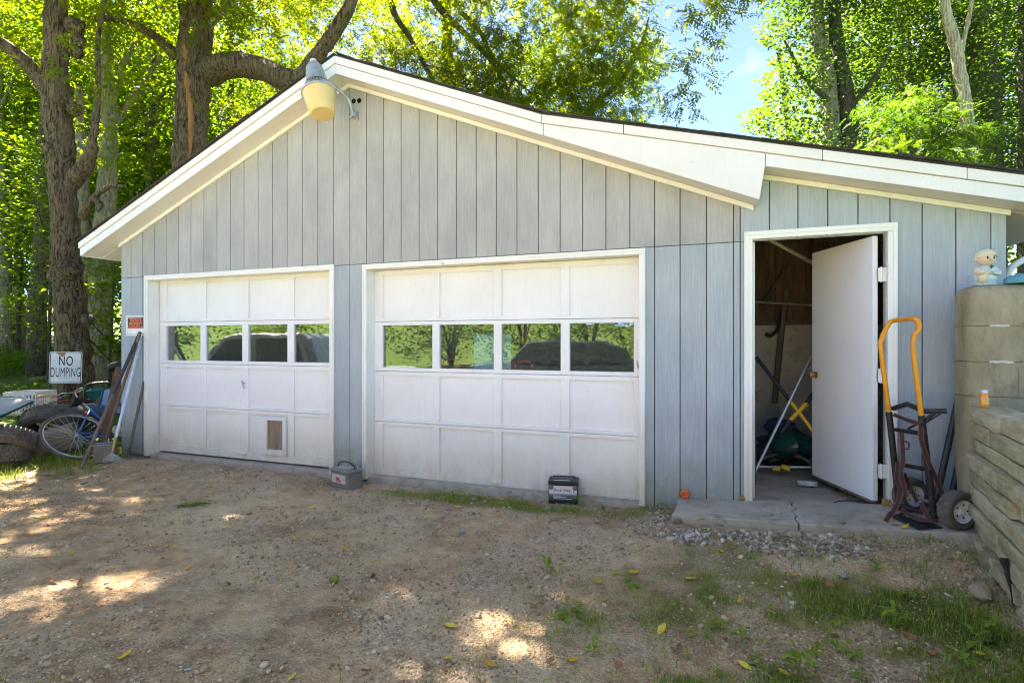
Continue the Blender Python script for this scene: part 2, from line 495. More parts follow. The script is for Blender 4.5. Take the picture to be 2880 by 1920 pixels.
def path_smooth(pts, k=6):                         # Catmull-Rom through the points
    pts = [Vector(p) for p in pts]
    ext = [pts[0] * 2 - pts[1]] + pts + [pts[-1] * 2 - pts[-2]]
    out = []
    for i in range(1, len(ext) - 2):
        a, b, c, d = ext[i - 1:i + 3]
        for j in range(k):
            t = j / k
            out.append(0.5 * ((2 * b) + (c - a) * t + (2 * a - 5 * b + 4 * c - d) * t * t + (3 * b - a - 3 * c + d) * t ** 3))
    out.append(pts[-1])
    return out
def lerp_list(v, n):
    return [float(np.interp(i / (n - 1) * (len(v) - 1), range(len(v)), v)) for i in range(n)]

# ------------------------------------------------------------------ ground
from mathutils import noise as mnoise
NRM = Vector((-0.8797, 0.4755, 0))                 # outward normal of the dry stone wall at the right
WALL_A = Vector((2.90, 3.43, 0))                   # its far end at the step
WALL_DIR = Vector((-0.4755, -0.8797, 0))           # runs towards the viewer
def sstep(a, b, x):
    t = min(1.0, max(0.0, (x - a) / (b - a))); return t * t * (3 - 2 * t)
def gloc(x, y):                                    # world -> garage frame
    return x * CT - (y - YA) * ST, x * ST + (y - YA) * CT
def gh(x, y):
    u, v = gloc(x, y)
    z = -0.085
    n1 = mnoise.noise(Vector((x * 0.9, y * 0.9, 1.7))) * 0.022 + mnoise.noise(Vector((x * 3.1, y * 3.1, 5.1))) * 0.007
    near = 1 - sstep(9, 14, math.hypot(x, y))
    z += n1 * (0.4 + 0.6 * near)
    hill = max(0.0, y - 6.9) * 0.085
    hill = hill if y > 6.9 else 0.0
    hill += 0.5 * mnoise.noise(Vector((x * 0.06, y * 0.06, 0))) * sstep(14, 30, y)
    inside = sstep(-5.75, -5.3, u) * (1 - sstep(3.7, 3.95, u)) * sstep(-1.2, -0.6, v) * (1 - sstep(7.1, 8.0, v))
    z += hill * (1 - inside)
    # lawn behind and to the left of the viewer rises gently
    z += 0.07 * max(0.0, -y - 6.0) * (1 - sstep(40, 60, -y)) + 0.045 * max(0.0, -x - 9.0) * (1 - sstep(5, 12, y))
    # terrace held by the stone wall
    s = (Vector((x, y, 0)) - WALL_A).dot(NRM)
    along = (Vector((x, y, 0)) - WALL_A).dot(WALL_DIR)
    terr = sstep(-0.06, -0.15, s) * sstep(-0.10, 0.02, along)
    up = sstep(3.70, 4.1, u) * sstep(-0.35, -0.15, v)
    z = z * (1 - max(terr, up)) + max(terr * 0.83, up * (1.32 + 0.10 * max(0, v))) if max(terr, up) > 0 else z
    # foot of the wall of the garage: soil banks slightly, a little lower in front of the doors
    z += (0.075 * sstep(0.9, 1.5, u) + 0.095 * sstep(1.5, 3.3, u)) * sstep(-1.7, -0.5, v) * (1 - max(terr, up))
    if -0.6 < v < 0.3 and -5.4 < u < 3.8:
        z -= 0.03 * sstep(-0.6, -0.1, v)
    return z
def patchy(x, y, f, s):
    return mnoise.fractal(Vector((x * f, y * f, s)), 1.0, 2.0, 4) * 0.5 + 0.5
def grassy(x, y):
    u, v = gloc(x, y)
    n = patchy(x, y, 1.5, 3.3); n2 = patchy(x, y, 4.5, 8.8)
    m = 0.7 * n + 0.3 * n2
    far = max(sstep(-6.0, -8.0, x), sstep(6.4, 7.6, y), sstep(-9.0, -12.0, y), sstep(-4.9, -5.6, u) * sstep(4.6, 5.6, y))  # gravel extended behind the viewer to bounce sun onto the garage front
    g = far
    # tongue of grass under the wide door
    d = math.hypot((u + 0.15) / 1.25, (v + 0.28) / 0.24)
    g = max(g, 0.88 * sstep(1.25, 0.35, d))
    d = math.hypot((u - 1.2) / 0.55, (v + 0.18) / 0.2)
    g = max(g, 0.6 * sstep(1.2, 0.3, d))
    # thin sward over the right foreground, thick along the stone wall
    s = (Vector((x, y, 0)) - WALL_A).dot(NRM)
    if y < 4.6 and x > -0.6:
        rf = sstep(-0.5, 1.2, x + 0.25 * (2.6 - y)) * sstep(4.2, 2.6, y + 0.25 * (1.4 - x))
        g = max(g, rf * 0.80 * sstep(0.40, 0.56, m) + rf * 0.16)
        g = max(g, 0.75 * sstep(1.15, 0.1, s) * sstep(3.35, 2.9, y) * sstep(0.30, 0.55, m))
    if s < -0.1 and y < 3.6: g = 1.0
    if u > 3.7: g = 1.0
    return g
def lines(parts):
    out = []
    for a, b, n in parts: out += list(np.linspace(a, b, n, endpoint=False))
    return np.array(out + [parts[-1][1]])
gx = lines([(-140, -30, 12), (-30, -9, 22), (-9, -6.5, 20), (-6.5, 4.4, 250), (4.4, 8, 24), (8, 30, 22), (30, 140, 12)])
gy = lines([(-140, -30, 12), (-30, -4, 20), (-4, 1.2, 30), (1.2, 7.2, 150), (7.2, 14, 45), (14, 40, 30), (40, 160, 12)])
NX, NY = len(gx), len(gy)
gv = [(float(x), float(y), gh(x, y)) for y in gy for x in gx]
gf = [(j * NX + i, j * NX + i + 1, (j + 1) * NX + i + 1, (j + 1) * NX + i) for j in range(NY - 1) for i in range(NX - 1)]
gm = bpy.data.meshes.new('ground')
gm.from_pydata(gv, [], gf)
ga = gm.attributes.new('grassy', 'FLOAT', 'POINT')
ga.data.foreach_set('value', np.array([grassy(v[0], v[1]) for v in gv], dtype=np.float32))
gm.shade_smooth()
def ground_mat():
    m, n, l, b = new_mat('gravel_and_soil')
    tc = n.new('ShaderNodeTexCoord').outputs['Object']
    at = n.new('ShaderNodeAttribute'); at.attribute_name = 'grassy'
    big = noise(n, l, tc, 0.75, 6, 0.6, None, 0.5)
    mid = noise(n, l, tc, 6.0, 8, 0.7)
    grit = n.new('ShaderNodeTexVoronoi'); grit.inputs['Scale'].default_value = 70; l.new(tc, grit.inputs['Vector'])
    grit2 = n.new('ShaderNodeTexVoronoi'); grit2.inputs['Scale'].default_value = 150; l.new(tc, grit2.inputs['Vector'])
    soil = ramp(n, [(0.39, (0.24, 0.138, 0.074)), (0.50, (0.51, 0.335, 0.195)), (0.61, (0.65, 0.475, 0.31))])
    ad = n.new('ShaderNodeMath'); ad.operation = 'MULTIPLY_ADD'; ad.inputs[1].default_value = 0.45
    l.new(mid.outputs['Fac'], ad.inputs[0])
    hb = n.new('ShaderNodeMath'); hb.operation = 'MULTIPLY'; hb.inputs[1].default_value = 0.55
    l.new(big.outputs['Fac'], hb.inputs[0]); l.new(hb.outputs[0], ad.inputs[2])
    l.new(ad.outputs[0], soil.inputs['Fac'])
    gcol = ramp(n, [(0.0, (0.19, 0.145, 0.105)), (0.5, (0.42, 0.335, 0.245)), (1.0, (0.64, 0.55, 0.44))])
    sepc = n.new('ShaderNodeSeparateColor'); l.new(grit.outputs['Color'], sepc.inputs[0])
    l.new(sepc.outputs[0], gcol.inputs['Fac'])
    gmask = noise(n, l, tc, 2.1, 7, 0.68)
    gr = ramp(n, [(0.42, (0.05, 0.05, 0.05)), (0.66, (0.55, 0.55, 0.55))])
    l.new(gmask.outputs['Fac'], gr.inputs['Fac'])
    c1 = mixc(n, l, gr.outputs['Color'], soil.outputs['Color'], gcol.outputs['Color'])
    moss = ramp(n, [(0.3, (0.15, 0.125, 0.038)), (0.55, (0.23, 0.205, 0.055)), (0.75, (0.34, 0.28, 0.11))])
    l.new(mid.outputs['Fac'], moss.inputs['Fac'])
    am = n.new('ShaderNodeMath'); am.operation = 'MULTIPLY_ADD'; am.inputs[1].default_value = 1.5
    l.new(at.outputs['Fac'], am.inputs[0])
    mm = n.new('ShaderNodeMath'); mm.operation = 'MULTIPLY_ADD'; mm.inputs[1].default_value = 1.6; mm.inputs[2].default_value = -1.05
    l.new(mid.outputs['Fac'], mm.inputs[0]); l.new(mm.outputs[0], am.inputs[2])
    cl = n.new('ShaderNodeClamp'); l.new(am.outputs[0], cl.inputs[0])
    c2 = mixc(n, l, cl.outputs[0], c1, moss.outputs['Color'])
    lw = ramp(n, [(0.30, (0.045, 0.080, 0.018)), (0.70, (0.085, 0.130, 0.028))]); l.new(mid.outputs['Fac'], lw.inputs['Fac'])
    lf = n.new('ShaderNodeMapRange'); lf.inputs['From Min'].default_value = 0.90; lf.inputs['From Max'].default_value = 1.0
    l.new(at.outputs['Fac'], lf.inputs['Value'])
    c2 = mixc(n, l, lf.outputs[0], c2, lw.outputs['Color'])
    l.new(c2, b.inputs['Base Color'])
    b.inputs['Roughness'].default_value = 0.95
    b.inputs['Specular IOR Level'].default_value = 0.12
    s1 = n.new('ShaderNodeMath'); s1.operation = 'ADD'
    l.new(grit.outputs['Distance'], s1.inputs[0]); l.new(mid.outputs['Fac'], s1.inputs[1])
    bump(n, l, b, s1.outputs[0], 0.9, 0.02)
    return m
gm.materials.append(ground_mat())
ground = bpy.data.objects.new('ground', gm)
col.objects.link(ground)
tag(ground, 'brown gravel drive thinning into moss, grass and woodland floor', kind='structure')

# ------------------------------------------------------------------ the garage
gar = thing('garage', 'blue grey timber garage with two white overhead doors and lean-to shed', 'garage', GAR_LOC, GAR_ROT)
OH = 0.245                                          # rake overhang
UL, UR = -5.203, 3.609                              # ends of the front wall
AP, AZ, SL = -1.772, 3.957, 0.4167                  # ridge: place, soffit height, pitch
EL, ER = -5.60, 2.055                               # eave tips of the main gable
SB, SS = 2.632, 0.2735                              # lean-to soffit height at u = 2.055 and its pitch
SE = 4.02                                           # lean-to eave tip
def zmain(u): return AZ - SL * abs(u - AP)
def zshed(u): return SB - SS * (u - 2.055)
def ztop(u): return zmain(u) if u < 2.0 else zshed(u)
SEAM = 2.098
FH, SH = 0.095, 0.075                               # white fascia height, drip strip above it

# siding: boards between grooves, cut by openings
DOORS = [(-4.765, -1.965, 2.105), (-1.612, 1.197, 2.09), (1.962, 2.975, 2.165)]
GP = 0.2032
G0 = L(371.46, 900)[0]
edges = [UL] + [G0 + k * GP for k in range(-1, 60)]
edges = sorted(e for e in edges if UL <= e < 1.93)
edges += [1.93] + [L(x, 700)[0] for x in (2164, 2243.5, 2327, 2412, 2501.6, 2592, 2686.2, 2784)] + [UR]
GAP = 0.0075
def board(u0, u1, z0, f_top, mat):
    a, b = u0 + GAP / 2, u1 - GAP / 2
    if b - a < 0.012: return
    pts = [(a, z0), (b, z0)]
    tb, ta = f_top(b), f_top(a)
    pts.append((b, tb))
    if a < AP < b and f_top is ztop: pts.append((AP, f_top(AP)))
    pts.append((a, ta))
    if min(tb, ta) - z0 < 0.03: return
    MB().prism(pts, -0.014, 0.0).build('siding_board', mat, gar, bev=0.0015, seg=1)
for i in range(len(edges) - 1):
    a, b = edges[i], edges[i + 1]
    # upper sheet
    if b <= 1.95 or a >= 2.95:
        cuts = [a, b]
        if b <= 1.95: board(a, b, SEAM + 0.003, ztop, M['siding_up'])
    else:
        if a < 2.965 < b:                             # notched round the head of the door casing
            p_, q_ = a + GAP / 2, b - GAP / 2
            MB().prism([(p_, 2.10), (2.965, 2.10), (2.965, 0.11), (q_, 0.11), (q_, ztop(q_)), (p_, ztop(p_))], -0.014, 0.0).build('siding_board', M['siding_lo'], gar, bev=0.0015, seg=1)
            continue
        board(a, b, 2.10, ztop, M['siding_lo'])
    # lower sheet: only the stretches that no opening takes
    segs = [(a, b)]
    for d0, d1, dz in DOORS:
        nxt = []
        for s0, s1 in segs:
            if d1 <= s0 or d0 >= s1: nxt.append((s0, s1)); continue
            if s0 < d0: nxt.append((s0, d0 + 0.01))
            if s1 > d1: nxt.append((d1 - 0.01, s1))
        segs = nxt
    for s0, s1 in segs:
        foot = -0.085 if a < 1.40 else (0.028 + 0.06 * (max(s0, 1.43) - 1.45))
        if s1 < -4.7: foot = -0.07
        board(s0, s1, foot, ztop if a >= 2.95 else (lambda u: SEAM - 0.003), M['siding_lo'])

# sheathing behind the boards, with the openings left out
sh = MB()
def sheath(u0, u1, z0, z1f):
    sh.prism([(u0, z0), (u1, z0), (u1, z1f(u1) + 0.02), (u0, z1f(u0) + 0.02)], 0.004, 0.09)
us = [UL + 0.01, -4.70, AP, 0.0, 2.0, 2.001, UR - 0.01]
sheath(UL + 0.01, AP, 2.06, ztop); sheath(AP, 1.99, 2.06, ztop); sheath(2.0, UR - 0.01, 2.13, zshed)
sh.box(UL + 0.01, -4.72, 0.004, 0.09, -0.12, 2.06)
sh.box(-2.005, -1.573, 0.004, 0.09, -0.12, 2.06)
sh.box(1.157, 1.99, 0.004, 0.09, -0.12, 2.06)
sh.box(1.99, 2.012, 0.004, 0.09, -0.12, 2.13)
sh.box(2.925, UR - 0.01, 0.004, 0.09, -0.12, 2.13)
sh.build('sheathing', M['dark_gap'], gar)

# side, rear and partition walls, floor
DEP, SDEP = 6.6, 2.35
wl_ = MB()
wl_.box(UL, UL + 0.09, 0.0, DEP, -0.12, zmain(UL) + 0.05)
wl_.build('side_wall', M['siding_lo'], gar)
rw = MB()
rw.prism([(UL, -0.12), (1.70, -0.12), (1.70, zmain(1.70)), (AP, AZ), (UL, zmain(UL))], DEP, DEP + 0.09)
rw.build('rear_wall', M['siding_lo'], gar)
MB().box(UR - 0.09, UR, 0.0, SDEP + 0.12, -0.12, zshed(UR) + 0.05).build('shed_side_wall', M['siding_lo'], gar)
MB().box(1.62, 1.74, 0.09, DEP, -0.12, 2.45).build('partition_wall', M['block_in'], gar)
MB().box(UL + 0.05, 1.66, 0.005, DEP, -0.16, -0.062).build('garage_floor', M['conc'], gar, bev=0.004)

# roof planes with shingle courses along the rakes
def roof_plane(u0, z0, u1, z1, y0, y1, t, name):
    MB().prism([(u0, z0), (u1, z1), (u1, z1 + t), (u0, z0 + t)], y0, y1).build(name, M['shingle'], gar)
ZR = FH + SH                                        # roof deck underside above the soffit
def zmr(u): return zmain(u) + ZR
def zsr(u): return zshed(u) + ZR
UJ = 0.36                                           # where the lean-to roof meets the main roof
roof_plane(EL - 0.005, zmr(EL - 0.005), AP, zmr(AP), -OH - 0.012, DEP + 0.3, 0.016, 'roof')
roof_plane(AP, zmr(AP), UJ, zmr(UJ), -OH - 0.012, DEP + 0.3, 0.016, 'roof')
roof_plane(UJ, zmr(UJ), SE + 0.02, zmr(UJ) - (zmr(UJ) - zsr(SE + 0.02)), -OH - 0.012, SDEP + 0.4, 0.016, 'shed_roof')
roof_plane(UJ, zmr(UJ), ER, zmr(ER), SDEP + 0.4, DEP + 0.3, 0.016, 'roof')
rng = random.Random(3)
def shingles(u0, z0, u1, z1):
    ln = math.hypot(u1 - u0, z1 - z0)
    n = int(ln / 0.145)
    for k in range(n):
        f0, f1 = k / n, (k + 1) / n
        lift = rng.uniform(0.0, 0.007) + (0.012 if rng.random() < 0.08 else 0)
        out = rng.uniform(0.002, 0.022)
        a = (u0 + (u1 - u0) * f0, z0 + (z1 - z0) * f0); b = (u0 + (u1 - u0) * (f1 + 0.04), z0 + (z1 - z0) * (f1 + 0.04))
        MB().prism([(a[0], a[1] + 0.017 + lift), (b[0], b[1] + 0.0175), (b[0], b[1] + 0.0235 + lift * 0.4), (a[0], a[1] + 0.026 + lift)], -OH - 0.015 - out, -OH + 0.16).build('shingle', M['shingle'], gar)
shingles(AP, zmr(AP), EL + 0.015, zmr(EL + 0.015))
shingles(AP, zmr(AP), UJ, zmr(UJ))
shingles(UJ, zmr(UJ), SE + 0.03, zsr(SE + 0.03))

# fascia boards, drip strips, filler panel, soffits, frieze
def rake(u0, u1, f, h0, h1, y0, y1, name, mat, bev=0.003):
    MB().prism([(u0, f(u0) + h0), (u1, f(u1) + h0), (u1, f(u1) + h1), (u0, f(u0) + h1)], y0, y1).build(name, mat, gar, bev=bev)
rake(EL, AP - 0.001, zmain, 0, FH, -OH, -OH + 0.02, 'fascia_board', M['fascia'])
rake(AP + 0.001, UJ + 0.012, zmain, 0, FH, -OH, -OH + 0.02, 'fascia_board', M['fascia'])
zj = zmr(UJ)
def zsj(u): return zj - (u - UJ) * (zj - zsr(SE)) / (SE - UJ)       # top line of the lean-to rake
fp = [(UJ + 0.016, zmain(UJ + 0.016)), (ER - 0.004, zmain(ER - 0.004)), (ER + 0.034, zsj(ER + 0.034) - ZR), (ER + 0.034, zsj(ER + 0.034) - SH), (UJ + 0.016, zsj(UJ + 0.016) - SH)]
MB().prism(fp, -OH, -OH + 0.02).build('filler_panel', M['fascia'], gar, bev=0.003)
rake(ER + 0.038, SE, lambda u: zsj(u) - ZR, 0, FH, -OH, -OH + 0.02, 'fascia_board', M['fascia'])
rake(EL - 0.01, AP - 0.001, zmain, FH + 0.003, FH + SH, -OH - 0.014, -OH + 0.015, 'drip_strip', M['soffit'])
rake(AP + 0.001, UJ, zmain, FH + 0.003, FH + SH, -OH - 0.014, -OH + 0.015, 'drip_strip', M['soffit'])
for a_, b_ in ((UJ + 0.004, 1.05), (1.056, 2.46), (2.464, 3.3), (3.304, SE + 0.01)):
    rake(a_, b_, lambda u: zsj(u) - SH, 0.003, SH, -OH - 0.014, -OH + 0.015, 'drip_strip', M['soffit'])
# soffits (underside of the overhang) and the eave boxes
rake(EL + 0.015, AP - 0.0005, zmain, 0.002, 0.014, -OH + 0.021, 0.0, 'soffit', M['soffit'], 0)
rake(AP + 0.0005, ER - 0.006, zmain, 0.002, 0.014, -OH + 0.021, 0.0, 'soffit', M['soffit'], 0)
rake(ER + 0.016, SE - 0.02, lambda u: zsj(u) - ZR, 0.002, 0.014, -OH + 0.021, 0.0, 'soffit', M['soffit'], 0)
MB().prism([(ER - 0.012, zmain(ER - 0.012)), (ER - 0.004, zmain(ER - 0.004)), (ER + 0.03, zsj(ER + 0.03) - ZR + 0.012), (ER + 0.02, zsj(ER + 0.02) - ZR + 0.012)], -OH + 0.021, 0.0).build('filler_end', M['soffit'], gar)
MB().box(EL + 0.0, EL + 0.02, -OH + 0.021, DEP, zmain(EL) + 0.0, zmain(EL) + FH).build('eave_fascia', M['fascia'], gar)
MB().prism([(EL + 0.021, zmain(EL) + 0.003), (UL - 0.002, zmain(UL) + 0.0), (UL - 0.002, zmain(UL) + 0.012), (EL + 0.021, zmain(EL) + 0.015)], 0.001, DEP).build('eave_soffit', M['soffit'], gar)
MB().box(SE - 0.02, SE, -OH + 0.021, SDEP + 0.3, zsj(SE) - ZR, zsj(SE) - ZR + FH).build('eave_fascia', M['fascia'], gar)
MB().prism([(UR + 0.002, zsj(UR) - ZR + 0.0), (SE - 0.021, zsj(SE) - ZR + 0.003), (SE - 0.021, zsj(SE) - ZR + 0.015), (UR + 0.002, zsj(UR) - ZR + 0.012)], 0.001, SDEP + 0.3).build('eave_soffit', M['soffit'], gar)
FR = 0.042
rake(UL - 0.012, AP - 0.0, zmain, -FR, 0.0, -0.042, -0.0145, 'frieze', M['trim'], 0.004)
rake(AP + 0.0, ER - 0.03, zmain, -FR, 0.0, -0.042, -0.0145, 'frieze', M['trim'], 0.004)
rake(ER + 0.03, UR + 0.012, lambda u: zsj(u) - ZR, -FR * 0.9, 0.0, -0.042, -0.0145, 'frieze', M['trim'], 0.004)

# two round vent holes under the ridge
for x, y in ((995, 285), (1010.5, 283.5)):
    u, z = L(x, y, -0.014)
    MB().lathe([(0.021, 0), (0.024, 0.004), (0.026, 0.0)], 18, Matrix.Translation((u, -0.0145, z)) @ Matrix.Rotation(R(90), 4, 'X')).build('vent_hole', plain('hole_black', (0.012, 0.011, 0.01), 0.9), gar, smooth=True)

# ---- door casings
def casing(u0, u1, zt, zb0, zb1, w, name='door_casing', depth=0.15, jamb=True):
    for a, b, zb in ((u0, u0 + w, zb0), (u1 - w, u1, zb1)):
        MB().box(a, b, -0.034, -0.0145, zb, zt - w).build(name, M['trim'], gar, bev=0.005)
        MB().box(a + w * 0.12 if a == u0 else a + w * 0.55, a + w * 0.45 if a == u0 else a + w * 0.88, -0.040, -0.0345, zb, zt - w * 0.6).build('casing_bead', M['trim'], gar, bev=0.002)
    MB().box(u0, u1, -0.035, -0.0145, zt - w + 0.0005, zt).build(name, M['trim'], gar, bev=0.005)
    MB().box(u0 + w * 0.3, u1 - w * 0.3, -0.041, -0.0355, zt - w * 0.52, zt - w * 0.15).build('casing_bead', M['trim'], gar, bev=0.002)
    if jamb:
        MB().box(u0 + w - 0.03, u0 + w - 0.004, -0.014, depth, zb0, zt - w + 0.03).build('jamb', M['trim'], gar, bev=0.002)
        MB().box(u1 - w + 0.004, u1 - w + 0.03, -0.014, depth, zb1, zt - w + 0.03).build('jamb', M['trim'], gar, bev=0.002)
        MB().box(u0 + w - 0.0035, u1 - w + 0.0035, -0.0135, depth, zt - w + 0.004, zt - w + 0.03).build('jamb', M['trim'], gar, bev=0.002)
casing(-4.767, -1.963, 2.110, -0.080, -0.075, 0.056)
casing(-1.614, 1.199, 2.092, -0.085, -0.065, 0.052)
casing(1.958, 2.978, 2.171, 0.045, 0.115, 0.062, depth=0.11)

# ---- overhead doors: a grid of rails and stiles, recessed panels, a row of panes
def glass_mat():
    m = bpy.data.materials.new('dusty_window_glass'); m.use_nodes = True
    n, l = m.node_tree.nodes, m.node_tree.links
    n.clear()
    out = n.new('ShaderNodeOutputMaterial')
    tr = n.new('ShaderNodeBsdfTransparent'); tr.inputs[0].default_value = (0.82, 0.86, 0.83, 1)
    gl = n.new('ShaderNodeBsdfGlossy'); gl.inputs['Roughness'].default_value = 0.012; gl.inputs['Color'].default_value = (0.95, 0.97, 0.96, 1)
    df = n.new('ShaderNodeBsdfDiffuse'); df.inputs['Color'].default_value = (0.35, 0.34, 0.31, 1)
    tc = n.new('ShaderNodeTexCoord').outputs['Object']
    t = noise(n, l, tc, 1.3, 3, 0.5)
    bp = n.new('ShaderNodeBump'); bp.inputs['Strength'].default_value = 0.09; bp.inputs['Distance'].default_value = 0.02
    l.new(t.outputs['Fac'], bp.inputs['Height']); l.new(bp.outputs[0], gl.inputs['Normal'])
    fr = n.new('ShaderNodeFresnel'); fr.inputs['IOR'].default_value = 1.52
    mp = n.new('ShaderNodeMapRange'); mp.inputs['From Min'].default_value = 0.0; mp.inputs['From Max'].default_value = 0.12
    mp.inputs['To Min'].default_value = 0.08; mp.inputs['To Max'].default_value = 0.17
    l.new(fr.outputs[0], mp.inputs['Value'])
    m1 = n.new('ShaderNodeMixShader'); l.new(mp.outputs[0], m1.inputs[0]); l.new(tr.outputs[0], m1.inputs[1]); l.new(gl.outputs[0], m1.inputs[2])
    d = noise(n, l, tc, 30, 8, 0.75)
    dr = ramp(n, [(0.45, (0.02, 0.02, 0.02)), (0.80, (0.20, 0.20, 0.20))]); l.new(d.outputs['Fac'], dr.inputs['Fac'])
    m2 = n.new('ShaderNodeMixShader'); l.new(dr.outputs['Color'], m2.inputs[0]); l.new(m1.outputs[0], m2.inputs[1]); l.new(df.outputs[0], m2.inputs[2])
    l.new(m2.outputs[0], out.inputs['Surface'])
    return m
M['glass'] = glass_mat()
def overhead_door(u0, u1, zb, zt, cols, rows, joints, label):
    yf, th = 0.122, 0.042
    d = thing('garage_door', None, None); d.parent = gar
    d['label'] = label
    # one section at a time: a frame of rails and stiles with openings
    bounds = [zt] + joints + [zb]
    for k in range(4):
        s = MB()
        za, zc = bounds[k + 1] + 0.0018, bounds[k] - 0.0018
        p0, p1 = rows[k]
        s.box(u0, u1, yf, yf + th, za, p0); s.box(u0, u1, yf, yf + th, p1, zc)
        xs = [u0] + [v for c in cols for v in c] + [u1]
        for i in range(0, len(xs), 2):
            s.box(xs[i], xs[i + 1], yf, yf + th, p0, p1)
        s.build('door_section', M['white'], d, bev=0.0025, seg=1)
        for j, (c0, c1) in enumerate(cols):
            if k == 1:
                MB().box(c0 - 0.004, c1 + 0.004, yf + 0.020, yf + 0.024, p0 - 0.004, p1 + 0.004).build('pane', M['glass'], d)
            else:
                MB().box(c0 - 0.004, c1 + 0.004, yf + 0.021, yf + 0.030, p0 - 0.004, p1 + 0.004).build('panel', M['white'], d)
    # backing strip hides the light gaps at head and sides
    return d
dl = overhead_door(-4.705, -1.985, -0.045, 2.062,
    [(-4.597, -4.026), (-3.940, -3.371), (-3.281, -2.713), (-2.623, -2.056)],
    [(1.580, 2.020), (1.080, 1.503), (0.552, 0.998), (0.044, 0.490)], [1.548, 1.040, 0.522], 'white four-section overhead door with a pet flap')
dr = overhead_door(-1.565, 1.152, -0.068, 2.042,
    [(-1.472, -0.893), (-0.812, -0.232), (-0.152, 0.427), (0.510, 1.084)],
    [(1.548, 1.992), (1.042, 1.478), (0.516, 0.966), (0.000, 0.456)], [1.514, 1.004, 0.486], 'wider-looking white overhead door with four clear panes')
# pet flap in the left-hand door
def cr3(x, y): return 380 + x / 2.376, 700 + y / 2.376
pu0, pz1 = L(*cr3(835, 1118), 0.118); pu1, _ = L(*cr3(1014, 1118), 0.118); _, pz0 = L(*cr3(920, 1372), 0.118)
qu0, qz1 = L(*cr3(888, 1140), 0.118); qu1, _ = L(*cr3(993, 1140), 0.118); _, qz0 = L(*cr3(940, 1340), 0.118)
MB().box(pu0, qu0, 0.096, 0.1215, pz0, pz1).box(qu1, pu1, 0.096, 0.1215, pz0, pz1).box(qu0, qu1, 0.096, 0.1215, pz0, qz0).box(qu0, qu1, 0.096, 0.1215, qz1, pz1).build('flap_frame', M['white'], dl, bev=0.002)
MB().box(pu0 - 0.035, pu0 - 0.004, 0.108, 0.1218, pz0 + 0.02, pz1).build('flap_frame', M['white'], dl, bev=0.002)
MB().box(qu0, qu1, 0.116, 0.1216, qz0, qz1).build('pet_flap', pm('stained_flap', (0.33, 0.24, 0.17), (0.19, 0.13, 0.09), 5, 0.85, 0.3, 50, stretch=(2, 2, 0.5)), dl)
# handles
def lift_handle(par, x, y, yo):
    u, z = L(x, y, yo)
    MB().box(u - 0.055, u + 0.055, yo - 0.03, yo, z - 0.006, z + 0.004).box(u - 0.055, u + 0.055, yo - 0.006, yo, z - 0.02, z + 0.018).build('lift_handle', M['white'], par, bev=0.002)
lift_handle(dl, *cr3(722, 1365), 0.1215)
lift_handle(dr, 960 + 898 / 2.063, 680 + 1390 / 2.063, 0.1215)
u, z = L(*cr3(735, 905), 0.1215)
MB().tube([(u - 0.012, 0.120, z + 0.02), (u - 0.012, 0.098, z + 0.02)], 0.010, 10).tube([(u - 0.028, 0.096, z + 0.042), (u - 0.012, 0.093, z + 0.02), (u + 0.012, 0.096, z - 0.045)], [0.007, 0.009, 0.006], 8).build('turn_handle', M['steel'], dl, smooth=True)
u, z = L(960 + 1720 / 2.063, 680 + 715 / 2.063, 0.1215)
MB().tube([(u, 0.120, z), (u, 0.10, z)], 0.009, 8).tube([(u - 0.004, 0.1, z + 0.035), (u, 0.097, z), (u + 0.010, 0.1, z - 0.03)], 0.006, 8).build('turn_handle', M['steel'], dr, smooth=True)
# little bracket screwed on the head casing of the wide door
u, z = L(1246, 742, -0.04)
MB().tube([(u, -0.036, z + 0.012), (u, -0.055, z), (u - 0.004, -0.055, z - 0.016)], 0.004, 6).build('hook', M['steel'], gar)

# ---- shed door: frame stops, the open leaf, hinges, knob
HX, HY = 2.832, 0.012
leaf = thing('shed_door', None, None); leaf.parent = gar
leaf['label'] = 'plain white shed door standing open inward'
leaf.location = (HX, HY, 0); leaf.rotation_euler = (0, 0, R(-69))
M['leaf_paint'] = white_paint('white_leaf_paint', (0.80, 0.80, 0.80), (0.36, 0.27, 0.16), 0.28, 0.55, 0.35)
MB().box(-0.79, 0.0, 0.0, 0.038, 0.135, 2.088).build('leaf', M['leaf_paint'], leaf, bev=0.003)
MB().box(-0.79, -0.01, -0.002, 0.036, 0.118, 0.134).build('rotten_edge', M['wood_raw'], leaf)
kb = MB(); kb2 = MB()
kb.lathe([(0.030, 0), (0.030, 0.006), (0.012, 0.012), (0.011, 0.034), (0.024, 0.040), (0.029, 0.052), (0.026, 0.064), (0.012, 0.070), (0, 0.071)], 20, Matrix.Translation((-0.725, -0.0005, 1.02)) @ Matrix.Rotation(R(90), 4, 'X'))
kb2.lathe([(0.030, 0), (0.030, 0.006), (0.012, 0.012), (0.011, 0.034), (0.024, 0.040), (0.029, 0.052), (0.026, 0.064), (0.012, 0.070), (0, 0.071)], 20, Matrix.Translation((-0.725, 0.0385, 1.02)) @ Matrix.Rotation(R(-90), 4, 'X'))
kb.build('knob', M['brass'], leaf, smooth=True); kb2.build('knob', M['brass'], leaf, smooth=True)
for hz in (1.80, 1.06, 0.36):
    MB().box(2.866, 2.919, 0.006, 0.010, hz - 0.05, hz + 0.05).tube([(2.884, 0.004, hz - 0.055), (2.884, 0.004, hz + 0.055)], 0.007, 8).build('hinge', M['trim'], gar)
MB().box(2.027, 2.040, 0.05, 0.07, 0.06, 2.10).build('door_stop', M['trim'], gar)
